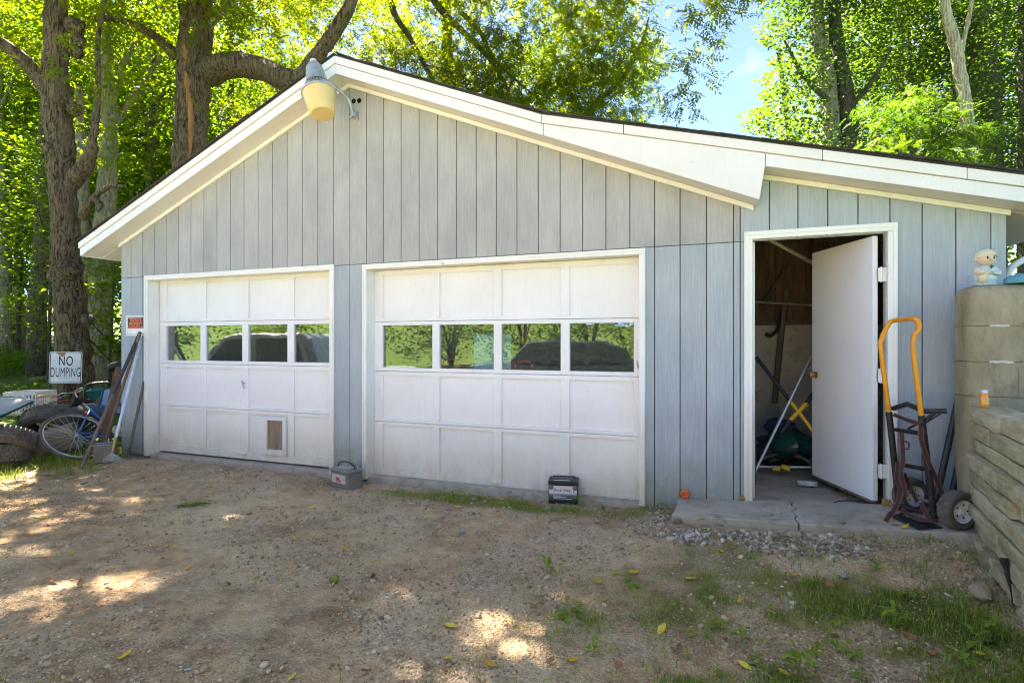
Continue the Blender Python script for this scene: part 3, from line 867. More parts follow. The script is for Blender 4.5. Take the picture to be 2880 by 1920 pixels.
# rotten feet of the casing, bare orange wood
for x, y, w_, h_ in ((2091, 1398, 0.034, 0.03), (2497, 1420, 0.034, 0.06)):
    u, z = L(x, y, -0.03)
    mb = MB()
    for k in range(5):
        hh = h_ * (0.6 + 0.5 * rng.random())
        mb.box(u - w_ + 2 * w_ * k / 5, u - w_ + 2 * w_ * (k + 1) / 5, -0.036 - 0.006 * rng.random(), -0.015, z - 0.02, z - 0.02 + hh)
    mb.build('rotten_foot', pm('rotten_wood', (0.50, 0.30, 0.09), (0.26, 0.15, 0.05), 30, 0.9, 0.5, 60), gar)

# ---- inside the lean-to: back wall of block, board ledge, timber above, rafters
MB().box(1.741, UR - 0.091, SDEP, SDEP + 0.12, -0.12, 1.50).build('block_wall', M['block_in'], gar)
MB().box(1.741, UR - 0.091, SDEP - 0.05, SDEP + 0.12, 1.501, 1.56).build('ledge_board', M['wood_grey'], gar, bev=0.003)
for k in range(9):
    a = 1.745 + k * 0.2
    MB().box(a, a + 0.193, SDEP + 0.05, SDEP + 0.08, 1.561, zsj(a + 0.1) - ZR + 0.02).build('wall_plank', M['wood_dark'], gar)
MB().box(1.741, UR - 0.091, SDEP + 0.081, SDEP + 0.12, 1.561, 2.6).build('back_sheathing', M['wood_dark'], gar)
for a in (2.0, 2.42, 2.85, 3.28):
    MB().box(a, a + 0.04, SDEP - 0.03, SDEP + 0.049, 1.561, zsj(a + 0.02) - ZR).build('stud', M['wood_dark'], gar)
for v in (0.5, 1.1, 1.7):
    rake(1.745, UR - 0.1, lambda u: zsj(u) - ZR + 0.018, 0, 0.12, v, v + 0.04, 'rafter', M['wood_raw'], 0)
MB().box(1.741, UR - 0.091, 0.091, SDEP, -0.12, 0.058).build('shed_floor', M['conc'], gar)

# ---- barn light on its arm
lampx = thing('barn_light', 'dusk-to-dawn lamp with yellowed lens on a curved arm below the ridge', 'lamp', GAR_LOC, GAR_ROT)
ub, zb = L(991, 325, -0.05)
hd, hz = L(897, 262, -0.46)                         # centre of the lamp's rim
ax = Vector((-0.20, -0.10, 0.0))
tip = Vector((hd + 0.05, -0.40, hz + 0.05))
arm = path_smooth([(ub, -0.055, zb - 0.02), (ub, -0.057, zb + 0.06), (ub - 0.03, -0.10, zb + 0.17), (ub - 0.13, -0.24, zb + 0.255), tip], 6)
MB().tube(arm, 0.0155, 12).build('arm', M['steel'], lampx, smooth=True)
MB().box(ub + 0.012, ub + 0.045, -0.062, -0.0145, zb - 0.015, zb + 0.028).box(ub - 0.022, ub + 0.02, -0.078, -0.04, zb - 0.03, zb - 0.012).box(ub + 0.008, ub + 0.05, -0.0245, -0.0145, zb - 0.05, zb + 0.05).build('bracket', M['steel'], lampx, bev=0.003)
tilt = Matrix.Translation((hd, -0.46, hz)) @ Matrix.Scale(1.27, 4) @ Matrix.Rotation(R(-17), 4, 'Y') @ Matrix.Rotation(R(-7), 4, 'X')
hm = MB().lathe([(0.0, 0.268), (0.030, 0.266), (0.044, 0.252), (0.046, 0.232), (0.062, 0.222), (0.083, 0.085), (0.087, 0.074)], 28, tilt)
hm.build('housing', M['steel'], lampx, smooth=True)
cap = MB().lathe([(0.018, 0.27), (0.024, 0.275), (0.024, 0.292), (0.0, 0.298)], 14, tilt)
cap.build('photocell', plain('photocell_plastic', (0.62, 0.60, 0.52), 0.5), lampx, smooth=True)
MB().lathe([(0.088, 0.073), (0.092, 0.068), (0.088, 0.062)], 28, tilt).build('band', M['black_metal'], lampx, smooth=True)
rb = MB()
for k in range(28):
    a = 2 * math.pi * k / 28
    rb.tube([tilt @ Vector((0.087 * math.cos(a), 0.087 * math.sin(a), 0.064)), tilt @ Vector((0.122 * math.cos(a), 0.122 * math.sin(a), 0.006))], 0.006, 5)
rb.lathe([(0.084, 0.062), (0.122, 0.006), (0.129, 0.002), (0.129, -0.008), (0.122, -0.010)], 36, tilt)
rb.build('reflector_ring', M['alu'], lampx, smooth=True)
def lens_mat():
    m, n, l, b = new_mat('yellowed_lens')
    b.inputs['Base Color'].default_value = (0.64, 0.49, 0.21, 1)
    b.inputs['Roughness'].default_value = 0.32
    b.inputs['Subsurface Weight'].default_value = 0.25
    b.inputs['Subsurface Radius'].default_value = (0.03, 0.02, 0.008)
    return m
MB().lathe([(0.120, -0.009), (0.117, -0.02), (0.090, -0.178), (0.082, -0.186), (0.0, -0.190)], 36, tilt).build('lens', lens_mat(), lampx, smooth=True)

# ---- concrete step, cracked in two
step = thing('concrete_step', 'cracked concrete slab in front of the open shed door', 'step', GAR_LOC, GAR_ROT)
def zstep(u): return 0.030 + 0.060 * (u - 1.45)
crk = [(2.30, 0.02), (2.285, -0.10), (2.31, -0.17), (2.262, -0.26), (2.285, -0.36), (2.262, -0.43), (2.275, -0.54)]
pa = [(1.452, -0.012), (1.462, -0.30), (1.440, -0.475), (1.80, -0.505)] + [(u, v) for u, v in reversed(crk[:])][0:]
pa = [(1.452, -0.012), (1.462, -0.30), (1.440, -0.475), (1.80, -0.508)] + [(u - 0.004, v) for u, v in reversed(crk)] + [(2.02, 0.02), (2.02, -0.012)]
pb = [(u + 0.004, v) for u, v in crk] + [(2.7, -0.56), (3.20, -0.585), (3.5, -0.575), (3.5, -0.012), (2.92, -0.012), (2.92, 0.02)]
for poly in (pa, pb):
    MB().slab(poly, -0.16, [zstep(u) for u, v in poly]).build('slab', M['conc'], step, bev=0.008)
MB().box(2.02, 2.92, 0.021, 0.0905, -0.12, 0.060).build('threshold', M['conc'], step)

# ------------------------------------------------------------------ trees
nrng = np.random.default_rng(11)
SD = np.array(SUN_DIR)
def proj(p):                                       # world points -> photograph pixels (for shaping crowns that must leave the sky gap)
    d = np.maximum(p[:, 1], 0.01)
    return CX + p[:, 0] / d * FPX, CY - (p[:, 2] - EYE) / d * FPX
# openings in the canopy: the places where sun reaches the drive
def _e(x, y, a, b, rot=0.0):
    g = G(x, y); return (g.x, g.y, a, b, rot)
FLECKS = [_e(1560, 1745, 0.28, 0.14, 0.35), _e(1720, 1690, 0.16, 0.10, 0.3), _e(1150, 1655, 0.20, 0.09, 0.2),
          _e(130, 1690, 0.50, 0.10, 0.25), _e(330, 1640, 0.25, 0.06, 0.2), _e(20, 1330, 0.5, 0.25, 0.0), _e(1330, 1880, 0.16, 0.05, 0.2), _e(30, 1560, 0.2, 0.03, 0.1)]
def sun_open(p, pad=0.0):
    t = p[:, 2] / SD[2]
    gx_, gy_ = p[:, 0] - SD[0] * t, p[:, 1] - SD[1] * t
    hit = np.zeros(len(p), bool)
    for cx, cy, a, b, rot in FLECKS:
        dx, dy = gx_ - cx, gy_ - cy
        c, s = math.cos(rot), math.sin(rot)
        hit |= ((dx * c + dy * s) / (a + pad)) ** 2 + ((-dx * s + dy * c) / (b + pad)) ** 2 < 1.0
    return hit & (nrng.random(len(p)) > 0.22)
def mesh_np(name, v, f, rnd, mat):
    me = bpy.data.meshes.new(name)
    nv, nf = len(v), len(f)
    k = f.shape[1]
    me.vertices.add(nv); me.vertices.foreach_set('co', np.ascontiguousarray(v, dtype=np.float32).ravel())
    me.loops.add(nf * k); me.loops.foreach_set('vertex_index', np.ascontiguousarray(f, dtype=np.int32).ravel())
    me.polygons.add(nf); me.polygons.foreach_set('loop_start', np.arange(0, nf * k, k, dtype=np.int32))
    if rnd is not None:
        a = me.attributes.new('rnd', 'FLOAT', 'POINT'); a.data.foreach_set('value', np.ascontiguousarray(rnd, dtype=np.float32))
    me.update(calc_edges=True)
    me.materials.append(mat)
    return me
def unit(a): return a / np.maximum(np.linalg.norm(a, axis=1, keepdims=True), 1e-9)
def leaf_quads(p, d, nrm, ln, wd):
    """pointed leaf folded along its midrib: base, two shoulders, tip"""
    side = unit(np.cross(d, nrm))
    n2 = np.cross(side, d)
    a = p; t = p + d * ln[:, None]
    m = p + d * (ln * 0.45)[:, None]
    b1 = m + side * (wd * 0.5)[:, None] + n2 * (wd * 0.16)[:, None]
    b2 = m - side * (wd * 0.5)[:, None] + n2 * (wd * 0.16)[:, None]
    v = np.stack([a, b1, t, b2], 1).reshape(-1, 3)
    i = np.arange(len(p)) * 4
    f = np.concatenate([np.stack([i, i + 1, i + 2], 1), np.stack([i, i + 2, i + 3], 1)])
    return v, f
def rand_dirs(n, flat=0.35):
    a = nrng.uniform(0, 2 * np.pi, n)
    z = nrng.normal(-0.15, flat, n)
    return unit(np.stack([np.cos(a), np.sin(a), z], 1))
def crown_pts(lobes, n, sub=0.45, flat=0.45, shell=0.55):
    """points in twig clumps spread through ellipsoid lobes (x, y, z, rx, ry, rz)"""
    w = np.array([l[3] * l[4] * l[5] for l in lobes]) ** 0.8
    w = w / w.sum()
    out, cl = [], []
    for l, q in zip(lobes, w):
        m = max(3, int(n * q / 42))
        dirs = unit(nrng.normal(size=(m, 3)))
        rad = nrng.uniform(shell ** 3, 1.0, m) ** (1 / 3)
        c = dirs * rad[:, None] * np.array(l[3:6]) + np.array(l[:3])
        k = max(1, int(n * q / m))
        sg = sub * nrng.uniform(0.6, 1.3, m)
        pts = c[:, None, :] + nrng.normal(size=(m, k, 3)) * sg[:, None, None] * np.array([1, 1, flat])
        tint = np.repeat(nrng.uniform(0, 1, m), k)
        out.append(pts.reshape(-1, 3)); cl.append(tint)
    return np.concatenate(out), np.concatenate(cl)
def in_gap(p):                                     # the open sky between the two stands of trees
    x, y = proj(p)
    edge = np.interp(y, [-400, 0, 100, 200, 300, 420], [2010, 1955, 1900, 1895, 1850, 1830])
    edge2 = np.interp(y, [-400, 0, 130, 200, 330, 420], [2070, 2110, 2150, 2170, 2090, 2140])
    wob = 35 * np.sin(y * 0.05) + 22 * np.sin(y * 0.13 + 1)
    return (x > edge + wob) & (x < edge2 + wob * 0.6) & (p[:, 1] > 1) & (y > -420)
def broad_crown(name, lobes, n, mat, parent, size=0.10, keep_gap=True, **kw):
    p, tint = crown_pts(lobes, n, **kw)
    k = ~sun_open(p)
    if keep_gap: k &= ~in_gap(p)
    p, tint = p[k], tint[k]
    N = len(p)
    d = rand_dirs(N, 0.45)
    ph = tint * 6.283 * 7
    nm = unit(np.stack([0.45 * np.cos(ph) + nrng.normal(0, 0.35, N), 0.45 * np.sin(ph) + nrng.normal(0, 0.35, N), np.ones(N)], 1))
    ln = size * nrng.uniform(0.7, 1.3, N)
    v, f = leaf_quads(p, d, nm, ln, ln * nrng.uniform(0.6, 0.85, N))
    r = np.clip(0.65 * tint + 0.35 * nrng.uniform(0, 1, N), 0, 1)
    o = bpy.data.objects.new(name, mesh_np(name, v, f, np.repeat(r, 4), mat)); col.objects.link(o)
    o.parent = parent
    return o
def pinnate_crown(name, lobes, n, mat, parent, length=0.30, leaflet=0.085, keep_gap=True, pairs=6, **kw):
    """compound leaves: a drooping stalk with pairs of leaflets, as on walnut or locust"""
    p, tint = crown_pts(lobes, n, **kw)
    k = ~sun_open(p, 0.17)
    if keep_gap: k &= ~in_gap(p)
    p, tint = p[k], tint[k]
    N = len(p)
    ax = rand_dirs(N, 0.3); ax[:, 2] -= 0.25; ax = unit(ax)
    up = unit(np.stack([nrng.normal(0, 0.3, N), nrng.normal(0, 0.3, N), np.ones(N)], 1))
    sd = unit(np.cross(ax, up)); up2 = np.cross(sd, ax)
    L_ = length * nrng.uniform(0.7, 1.2, N)
    V, F_, Rn, o_ = [], [], [], 0
    r0 = np.clip(0.7 * tint + 0.3 * nrng.uniform(0, 1, N), 0, 1)
    for j in range(pairs + 1):
        t = (j + 0.7) / (pairs + 0.7)
        base = p + ax * (L_ * t)[:, None] - up2 * (L_ * 0.22 * t * t)[:, None]
        for sg in ((1, -1) if j < pairs else (0,)):
            d = unit(ax * (0.55 if sg else 1.0) + sd * sg * 0.85 - up2 * 0.25 + nrng.normal(0, 0.12, (N, 3)))
            ln = leaflet * nrng.uniform(0.75, 1.2, N) * (1.0 - 0.25 * abs(t - 0.5))
            v, f = leaf_quads(base, d, up2 + nrng.normal(0, 0.15, (N, 3)), ln, ln * 0.38)
            V.append(v); F_.append(f + o_); o_ += len(v)
            Rn.append(np.repeat(np.clip(r0 + nrng.normal(0, 0.06, N), 0, 1), 4))
    o = bpy.data.objects.new(name, mesh_np(name, np.concatenate(V), np.concatenate(F_), np.concatenate(Rn), mat)); col.objects.link(o)
    o.parent = parent
    return o
M['leaf_lime'] = leaf_mat('backlit_lime_leaves', (0.070, 0.120, 0.018), (0.098, 0.155, 0.022), (0.135, 0.180, 0.026), 0.6)
M['leaf_gold'] = leaf_mat('walnut_leaves', (0.085, 0.125, 0.016), (0.122, 0.160, 0.019), (0.165, 0.178, 0.024), 0.62)
M['leaf_mid'] = leaf_mat('maple_leaves', (0.050, 0.098, 0.022), (0.072, 0.125, 0.025), (0.102, 0.150, 0.028), 0.52)
M['leaf_deep'] = leaf_mat('deep_green_leaves', (0.038, 0.075, 0.030), (0.054, 0.098, 0.034), (0.080, 0.122, 0.034), 0.36)
M['leaf_fern'] = leaf_mat('soft_green_leaves', (0.040, 0.088, 0.022), (0.062, 0.120, 0.026), (0.090, 0.145, 0.03), 0.45)
M['bark_oak'] = bark_mat('furrowed_bark', (0.026, 0.017, 0.011), (0.165, 0.118, 0.080), (0.10, 0.10, 0.045), 0.3)
M['bark_pale'] = bark_mat('pale_bark', (0.10, 0.088, 0.062), (0.27, 0.24, 0.18), (0.13, 0.14, 0.05), 0.6, (1, 1, 0.14))
M['bark_dark'] = bark_mat('dark_bark', (0.030, 0.026, 0.020), (0.105, 0.090, 0.070), (0.05, 0.06, 0.025), 0.4)
M['bark_peel'] = bark_mat('peeling_bark', (0.15, 0.11, 0.075), (0.47, 0.40, 0.31), None, 0, (1, 1, 0.10))
M['bark_burl'] = bark_mat('burl_bark', (0.030, 0.022, 0.015), (0.16, 0.12, 0.083), None, 0, (1, 1, 0.7))
trng = random.Random(21)
def stem(mb, pts, r, n=14, k=7, jit=0.05):
    q = path_smooth(pts, k)
    rs = lerp_list(r, len(q))
    # a limb wavers
    q = [p + Vector((trng.uniform(-1, 1), trng.uniform(-1, 1), 0)) * rr * 0.10 for p, rr in zip(q, rs)]
    mb.tube(q, rs, n, True, None, jit, trng)
    return q
def burl(mb, c, r, sq=(0.95, 0.95, 1.05)):
    c = Vector(c)
    vs, fs, n, m = [], [], 10, 16
    for i in range(n + 1):
        a = math.pi * i / n
        for j in range(m):
            b = 2 * math.pi * j / m
            d = Vector((math.sin(a) * math.cos(b), math.sin(a) * math.sin(b), math.cos(a)))
            q = r * (1 + 0.28 * mnoise.noise(d * 2.2 + c * 3) + 0.16 * mnoise.noise(d * 6 + c))
            vs.append(c + Vector((d.x * q * sq[0], d.y * q * sq[1], d.z * q * sq[2])))
    for i in range(n):
        for j in range(m):
            fs.append((i * m + j, i * m + (j + 1) % m, (i + 1) * m + (j + 1) % m, (i + 1) * m + j))
    mb.add(vs, fs)
D = 1.2245                                         # picture read at 2352 px -> 2880 px grid
def Q(x, y, d): return P(x * D, y * D, d)

# --- the gnarled walnut by the corner of the garage
t1 = thing('walnut_tree', 'gnarled furrowed tree with burls standing behind the dumping sign', 'tree', (0, 0, 0))
d1 = 9.0
mb = MB()
stem(mb, [Q(172, 1000, d1), Q(170, 880, d1), Q(165, 760, d1), Q(155, 640, d1), Q(150, 520, d1), Q(140, 370, d1), Q(132, 260, d1), Q(128, 100, d1), Q(130, -60, d1), Q(150, -300, d1)],
     [0.33, 0.265, 0.235, 0.215, 0.195, 0.195, 0.20, 0.165, 0.15, 0.12], 22, 8, 0.045)
mb.build('trunk', M['bark_oak'], t1, smooth=True, angle=80)
mb = MB(); stem(mb, [Q(125, 235, d1), Q(95, 185, d1 - 0.1), Q(50, 135, d1 - 0.3), Q(0, 98, d1 - 0.5), Q(-90, 40, d1 - 0.8)], [0.16, 0.125, 0.105, 0.09, 0.06], 14, 6)
mb.build('branch', M['bark_oak'], t1, smooth=True, angle=80)
mb = MB(); stem(mb, [Q(160, 420, d1), Q(200, 375, d1 - 0.2), Q(215, 310, d1 - 0.3), Q(225, 200, d1 - 0.3), Q(225, 90, d1 - 0.2), Q(250, -40, d1)], [0.14, 0.11, 0.055, 0.042, 0.038, 0.025], 12, 6)
mb.build('branch', M['bark_oak'], t1, smooth=True, angle=80)
mb = MB(); stem(mb, [Q(190, 500, d1), Q(215, 455, d1 - 0.2), Q(250, 430, d1 - 0.3), Q(285, 428, d1 - 0.4)], [0.07, 0.05, 0.038, 0.02], 10, 5)
stem(mb, [Q(215, 455, d1 - 0.2), Q(232, 470, d1 - 0.3), Q(222, 485, d1 - 0.35)], [0.05, 0.04, 0.03], 8, 4)
mb.build('branch', M['bark_oak'], t1, smooth=True, angle=80)
for x, y, r_, dd in ((152, 632, 0.245, 0), (118, 345, 0.13, -0.12), (170, 250, 0.11, -0.1), (172, 60, 0.15, -0.05), (200, 735, 0.10, -0.08), (180, 95, 0.12, 0.02), (190, 800, 0.13, -0.08), (190, 390, 0.12, -0.1), (158, 620, 0.16, -0.16), (175, 120, 0.10, -0.05)):
    mb = MB(); burl(mb, Q(x, y, d1 + dd), r_); mb.build('burl', M['bark_burl'], t1, smooth=True, angle=80)
pinnate_crown('crown', [(-7.5, 9.0, 9.2, 3.2, 3.0, 2.0), (-9.5, 8.5, 7.6, 1.8, 2.0, 1.2), (-6.3, 8.4, 5.55, 0.9, 0.5, 0.55), (-6.6, 8.8, 7.2, 0.9, 0.8, 0.6)], 3800, M['leaf_gold'], t1, sub=0.4)

# --- the big trunk rising behind the left roof slope
t3 = thing('walnut_tree', 'thick straight trunk with torn orange bark streak rising over the left roof slope', 'tree', (0, 0, 0))
d3 = 10.4
mb = MB()
stem(mb, [Q(428, 900, d3), Q(430, 640, d3), Q(433, 420, d3), Q(440, 300, d3), Q(445, 160, d3), Q(452, 0, d3), Q(462, -200, d3), Q(470, -420, d3)], [0.40, 0.315, 0.30, 0.29, 0.30, 0.28, 0.265, 0.21], 24, 8, 0.035)
mb.build('trunk', M['bark_oak'], t3, smooth=True, angle=80)
mb = MB()
stem(mb, [Q(433, 375, d3 - 0.245), Q(440, 290, d3 - 0.245), Q(432, 200, d3 - 0.25), Q(427, 120, d3 - 0.245), Q(436, 60, d3 - 0.24)], [0.02, 0.05, 0.045, 0.06, 0.02], 10, 8, 0.4)
tag(mb.build('bark_tear', pm('torn_inner_bark', (0.34, 0.155, 0.055), (0.17, 0.08, 0.035), 10, 0.9, 0.6, 40, stretch=(2, 2, 0.3)), t3, smooth=True, angle=80), 'strip of bare orange inner bark')
mb = MB(); stem(mb, [Q(480, 165, d3), Q(530, 150, d3 - 0.2), Q(600, 158, d3 - 0.5), Q(655, 182, d3 - 0.8), Q(690, 180, d3 - 0.9), Q(735, 120, d3 - 1.0), Q(790, 40, d3 - 1.1), Q(840, -80, d3 - 1.1)], [0.27, 0.225, 0.205, 0.19, 0.17, 0.125, 0.11, 0.08], 14, 7)
mb.build('branch', M['bark_oak'], t3, smooth=True, angle=80)
mb = MB(); stem(mb, [Q(655, 185, d3 - 0.8), Q(685, 205, d3 - 0.9), Q(705, 240, d3 - 0.9)], [0.15, 0.13, 0.10], 12, 5)
mb.build('branch', M['bark_oak'], t3, smooth=True, angle=80)
mb = MB(); stem(mb, [Q(405, 130, d3), Q(370, 95, d3 - 0.2), Q(330, 68, d3 - 0.4), Q(270, 45, d3 - 0.6), Q(215, 42, d3 - 0.8)], [0.12, 0.085, 0.075, 0.06, 0.04], 10, 6)
mb.build('branch', M['bark_oak'], t3, smooth=True, angle=80)
mb = MB(); stem(mb, [Q(480, 60, d3), Q(510, 28, d3 - 0.2), Q(545, -10, d3 - 0.3)], [0.07, 0.05, 0.04], 10, 6)
mb.build('branch', M['bark_peel'], t3, smooth=True, angle=80)
mb = MB(); stem(mb, [Q(485, 150, d3 - 0.1), Q(515, 130, d3 - 0.3), Q(555, 118, d3 - 0.4)], [0.05, 0.04, 0.02], 8, 6)
mb.build('branch', M['bark_oak'], t3, smooth=True, angle=80)
pinnate_crown('crown', [(-6.0, 9.6, 10.0, 3.6, 2.6, 2.6), (-3.6, 8.6, 8.6, 2.2, 1.8, 1.4), (-4.7, 9.6, 6.6, 0.9, 0.6, 0.8), (-8.0, 9.9, 6.6, 1.2, 0.8, 0.6), (-4.2, 9.0, 7.6, 1.5, 1.0, 0.9), (-7.4, 10.3, 5.2, 0.8, 0.6, 0.5)], 5200, M['leaf_gold'], t3, sub=0.42)

# --- pale twin trunks between them
t2 = thing('pale_tree', 'pale mossy twin-trunked tree beside the gnarled trunk', 'tree', (0, 0, 0))
d2 = 11.5
mb = MB()
stem(mb, [Q(235, 960, d2), Q(228, 870, d2), Q(225, 760, d2), Q(228, 660, d2), Q(240, 520, d2), Q(246, 400, d2), Q(252, 290, d2), Q(250, 180, d2), Q(240, 60, d2), Q(245, -100, d2)], [0.36, 0.30, 0.26, 0.235, 0.19, 0.175, 0.16, 0.125, 0.09, 0.06], 14, 7)
mb.build('trunk', M['bark_pale'], t2, smooth=True, angle=80)
mb = MB(); stem(mb, [Q(222, 700, d2), Q(203, 600, d2 - 0.1), Q(190, 480, d2 - 0.1), Q(186, 330, d2), Q(180, 200, d2)], [0.17, 0.13, 0.12, 0.10, 0.07], 12, 6)
mb.build('trunk', M['bark_pale'], t2, smooth=True, angle=80)
mb = MB(); stem(mb, [Q(255, 300, d2), Q(290, 250, d2 + 0.2), Q(330, 190, d2 + 0.4), Q(370, 130, d2 + 0.5)], [0.09, 0.07, 0.06, 0.04], 10, 6)
stem(mb, [Q(252, 210, d2), Q(285, 140, d2 + 0.2), Q(330, 80, d2 + 0.4)], [0.08, 0.07, 0.04], 10, 6)
stem(mb, [Q(266, 90, d2 + 0.1), Q(275, 30, d2 + 0.1), Q(285, -60, d2 + 0.1)], [0.07, 0.06, 0.05], 10, 6)
mb.build('branch', M['bark_pale'], t2, smooth=True, angle=80)
broad_crown('crown', [(-8.8, 12.0, 9.5, 2.6, 2.2, 2.2), (-7.6, 12.0, 6.4, 1.1, 0.9, 0.9), (-9.6, 12.0, 5.0, 1.0, 0.8, 0.9), (-7.9, 11.6, 1.9, 0.5, 0.4, 0.5)], 9000, M['leaf_lime'], t2, size=0.11)

# --- small trees and saplings on the wooded bank at the left: (x, foot y, depth, trunk radius, lean, crown base, material)
def forest_tree(name, label, x, d, r, lean, lobes, n, leafm, barkm, size=0.12, group=None, h=11.0, flat=0.4, sub=0.6):
    X = (x * D - CX) / FPX * d
    g = gh(X, d)
    t = thing(name, label, 'tree', (0, 0, 0), group=group)
    m_ = MB()
    stem(m_, [(X, d, g - 0.3), (X + lean * 0.15, d, g + h * 0.2), (X + lean * 0.5, d, g + h * 0.55), (X + lean, d, g + h)], [r * 1.25, r, r * 0.75, r * 0.3], 12, 6)
    for k in range(4):
        hh = h * trng.uniform(0.3, 0.8); a = trng.uniform(0, 6.28)
        f = hh / h
        c = Vector((X + lean * f * f, d, g + hh))
        stem(m_, [c, c + Vector((math.cos(a) * 0.6, math.sin(a) * 0.6, 0.5)), c + Vector((math.cos(a) * 1.6, math.sin(a) * 1.6, 1.3))], [r * 0.4, r * 0.28, r * 0.1], 7, 4)
    m_.build('trunk', barkm, t, smooth=True, angle=80)
    lb = [(X + a, d + b, g + c, e, f, h_) for a, b, c, e, f, h_ in lobes]
    broad_crown('crown', lb, n, leafm, t, size=size, sub=sub, flat=flat)
    return t
LB = [(0, 0, 4.2, 1.8, 1.6, 1.0), (0.6, 0.3, 6.4, 2.0, 1.8, 1.2), (-0.7, -0.2, 8.6, 1.9, 1.7, 1.4), (0.2, 0, 10.5, 1.4, 1.4, 1.2), (-1.0, 0.4, 2.6, 1.3, 1.2, 0.6)]
LS = [(0, 0, 1.6, 1.1, 1.0, 0.5), (0.5, 0, 2.6, 1.3, 1.1, 0.6), (-0.4, 0, 3.7, 1.2, 1.0, 0.7), (0, 0, 4.8, 0.8, 0.8, 0.6)]
wood = 'trees on the wooded bank at the left'
forest_tree('maple_tree', 'slim grey trunk at the far left edge of the wood', 12, 16.0, 0.15, -0.2, LB, 9000, M['leaf_lime'], M['bark_pale'], group=wood)
forest_tree('maple_tree', 'dark straight trunk left of the dumping sign, green behind it', 82, 13.5, 0.19, 0.5, [(a, b + 1.5, c + 1.2, d_, e, f) for a, b, c, d_, e, f in LB], 9000, M['leaf_lime'], M['bark_dark'], group=wood)
forest_tree('maple_sapling', 'thin sapling between the dark trunk and the gnarled tree', 112, 11.5, 0.035, 0.1, LS, 3400, M['leaf_lime'], M['bark_dark'], size=0.10, h=5.6, group=wood, sub=0.4)
forest_tree('maple_tree', 'leafy maple filling the gap right of the pale twin trunks', 330, 15.5, 0.12, 0.4, LB, 10000, M['leaf_lime'], M['bark_oak'], group=wood)
forest_tree('maple_tree', 'maple with a thin rust coloured stem just above the left eave', 285, 18.0, 0.10, 0.6, LB, 9000, M['leaf_mid'], M['bark_peel'], group=wood)
forest_tree('maple_tree', 'leafy maple behind the thick straight trunk', 520, 16.5, 0.14, 0.2, [(a, b, c + 1.4, d_, e, f) for a, b, c, d_, e, f in LB], 9500, M['leaf_mid'], M['bark_oak'], group=wood, h=12)
forest_tree('maple_tree', 'far maple whose stem stands at the left edge above the lawn', 48, 22.0, 0.16, -0.4, [(a * 1.3, b, c * 1.15, d_ * 1.3, e * 1.3, f * 1.2) for a, b, c, d_, e, f in LB], 10000, M['leaf_mid'], M['bark_pale'], size=0.14, group=wood, h=13)
forest_tree('maple_tree', 'far bright maple between the gnarled tree and the pale twin trunks', 190, 23.0, 0.15, 0.4, [(a * 1.4, b, c * 1.2, d_ * 1.4, e * 1.4, f * 1.2) for a, b, c, d_, e, f in LB], 11000, M['leaf_lime'], M['bark_oak'], size=0.14, group=wood, h=14)
forest_tree('maple_tree', 'far maple glimpsed over the left roof slope', 420, 24.0, 0.16, 0.2, [(a * 1.5, b, c * 1.25, d_ * 1.4, e * 1.4, f * 1.3) for a, b, c, d_, e, f in LB], 11000, M['leaf_mid'], M['bark_dark'], size=0.14, group=wood, h=15)
forest_tree('maple_sapling', 'low leafy sapling hugging the garage corner', 250, 9.8, 0.03, 0.1, [(0.3, 0, 1.0, 0.5, 0.4, 0.25), (0.5, 0, 1.6, 0.5, 0.4, 0.25), (-0.1, 0, 2.1, 0.4, 0.4, 0.25)], 900, M['leaf_lime'], M['bark_dark'], size=0.10, h=2.6, group=wood, sub=0.25)
# dead pale sticks standing in the wood
for i, (pts, r_) in enumerate((([Q(88, 420, 17), Q(82, 350, 17), Q(70, 290, 17)], 0.07), ([Q(330, 640, 14), Q(340, 540, 14), Q(352, 450, 14)], 0.07))):
    mb = MB(); stem(mb, [Vector((pts[0].x, pts[0].y, gh(pts[0].x, pts[0].y) - 0.1))] + pts, [r_ * 1.3, r_, r_ * 0.8, r_ * 0.4], 9, 6)
    tag(mb.build('dead_trunk', M['bark_pale' if i == 0 else 'bark_peel'], None, smooth=True), ['bare leaning pale dead stem deep in the left wood', 'bare rust brown dead stem above the left eave'][i], 'tree')
# fallen logs on the bank
for i, (a, b, r_, bm) in enumerate(((Q(95, 790, 14), Q(150, 800, 13.4), 0.13, 'bark_dark'), (Q(238, 800, 14), Q(290, 815, 13), 0.20, 'bark_dark'), (Q(90, 835, 12.5), Q(125, 815, 12.8), 0.06, 'bark_pale'))):
    a.z = gh(a.x, a.y) + r_ * 0.8; b.z = gh(b.x, b.y) + r_ * 0.8
    mb = MB(); stem(mb, [a + (a - b) * 0.6, a, b, b + (b - a) * 0.5], [r_, r_ * 1.05, r_ * 0.95, r_ * 0.8], 10, 5)
    tag(mb.build('fallen_log', M[bm], None, smooth=True), ['fallen log lying on the bank left of the gnarled trunk', 'thick dark log lying behind the garage corner', 'thin pale fallen branch beside the dark straight trunk'][i], 'log')

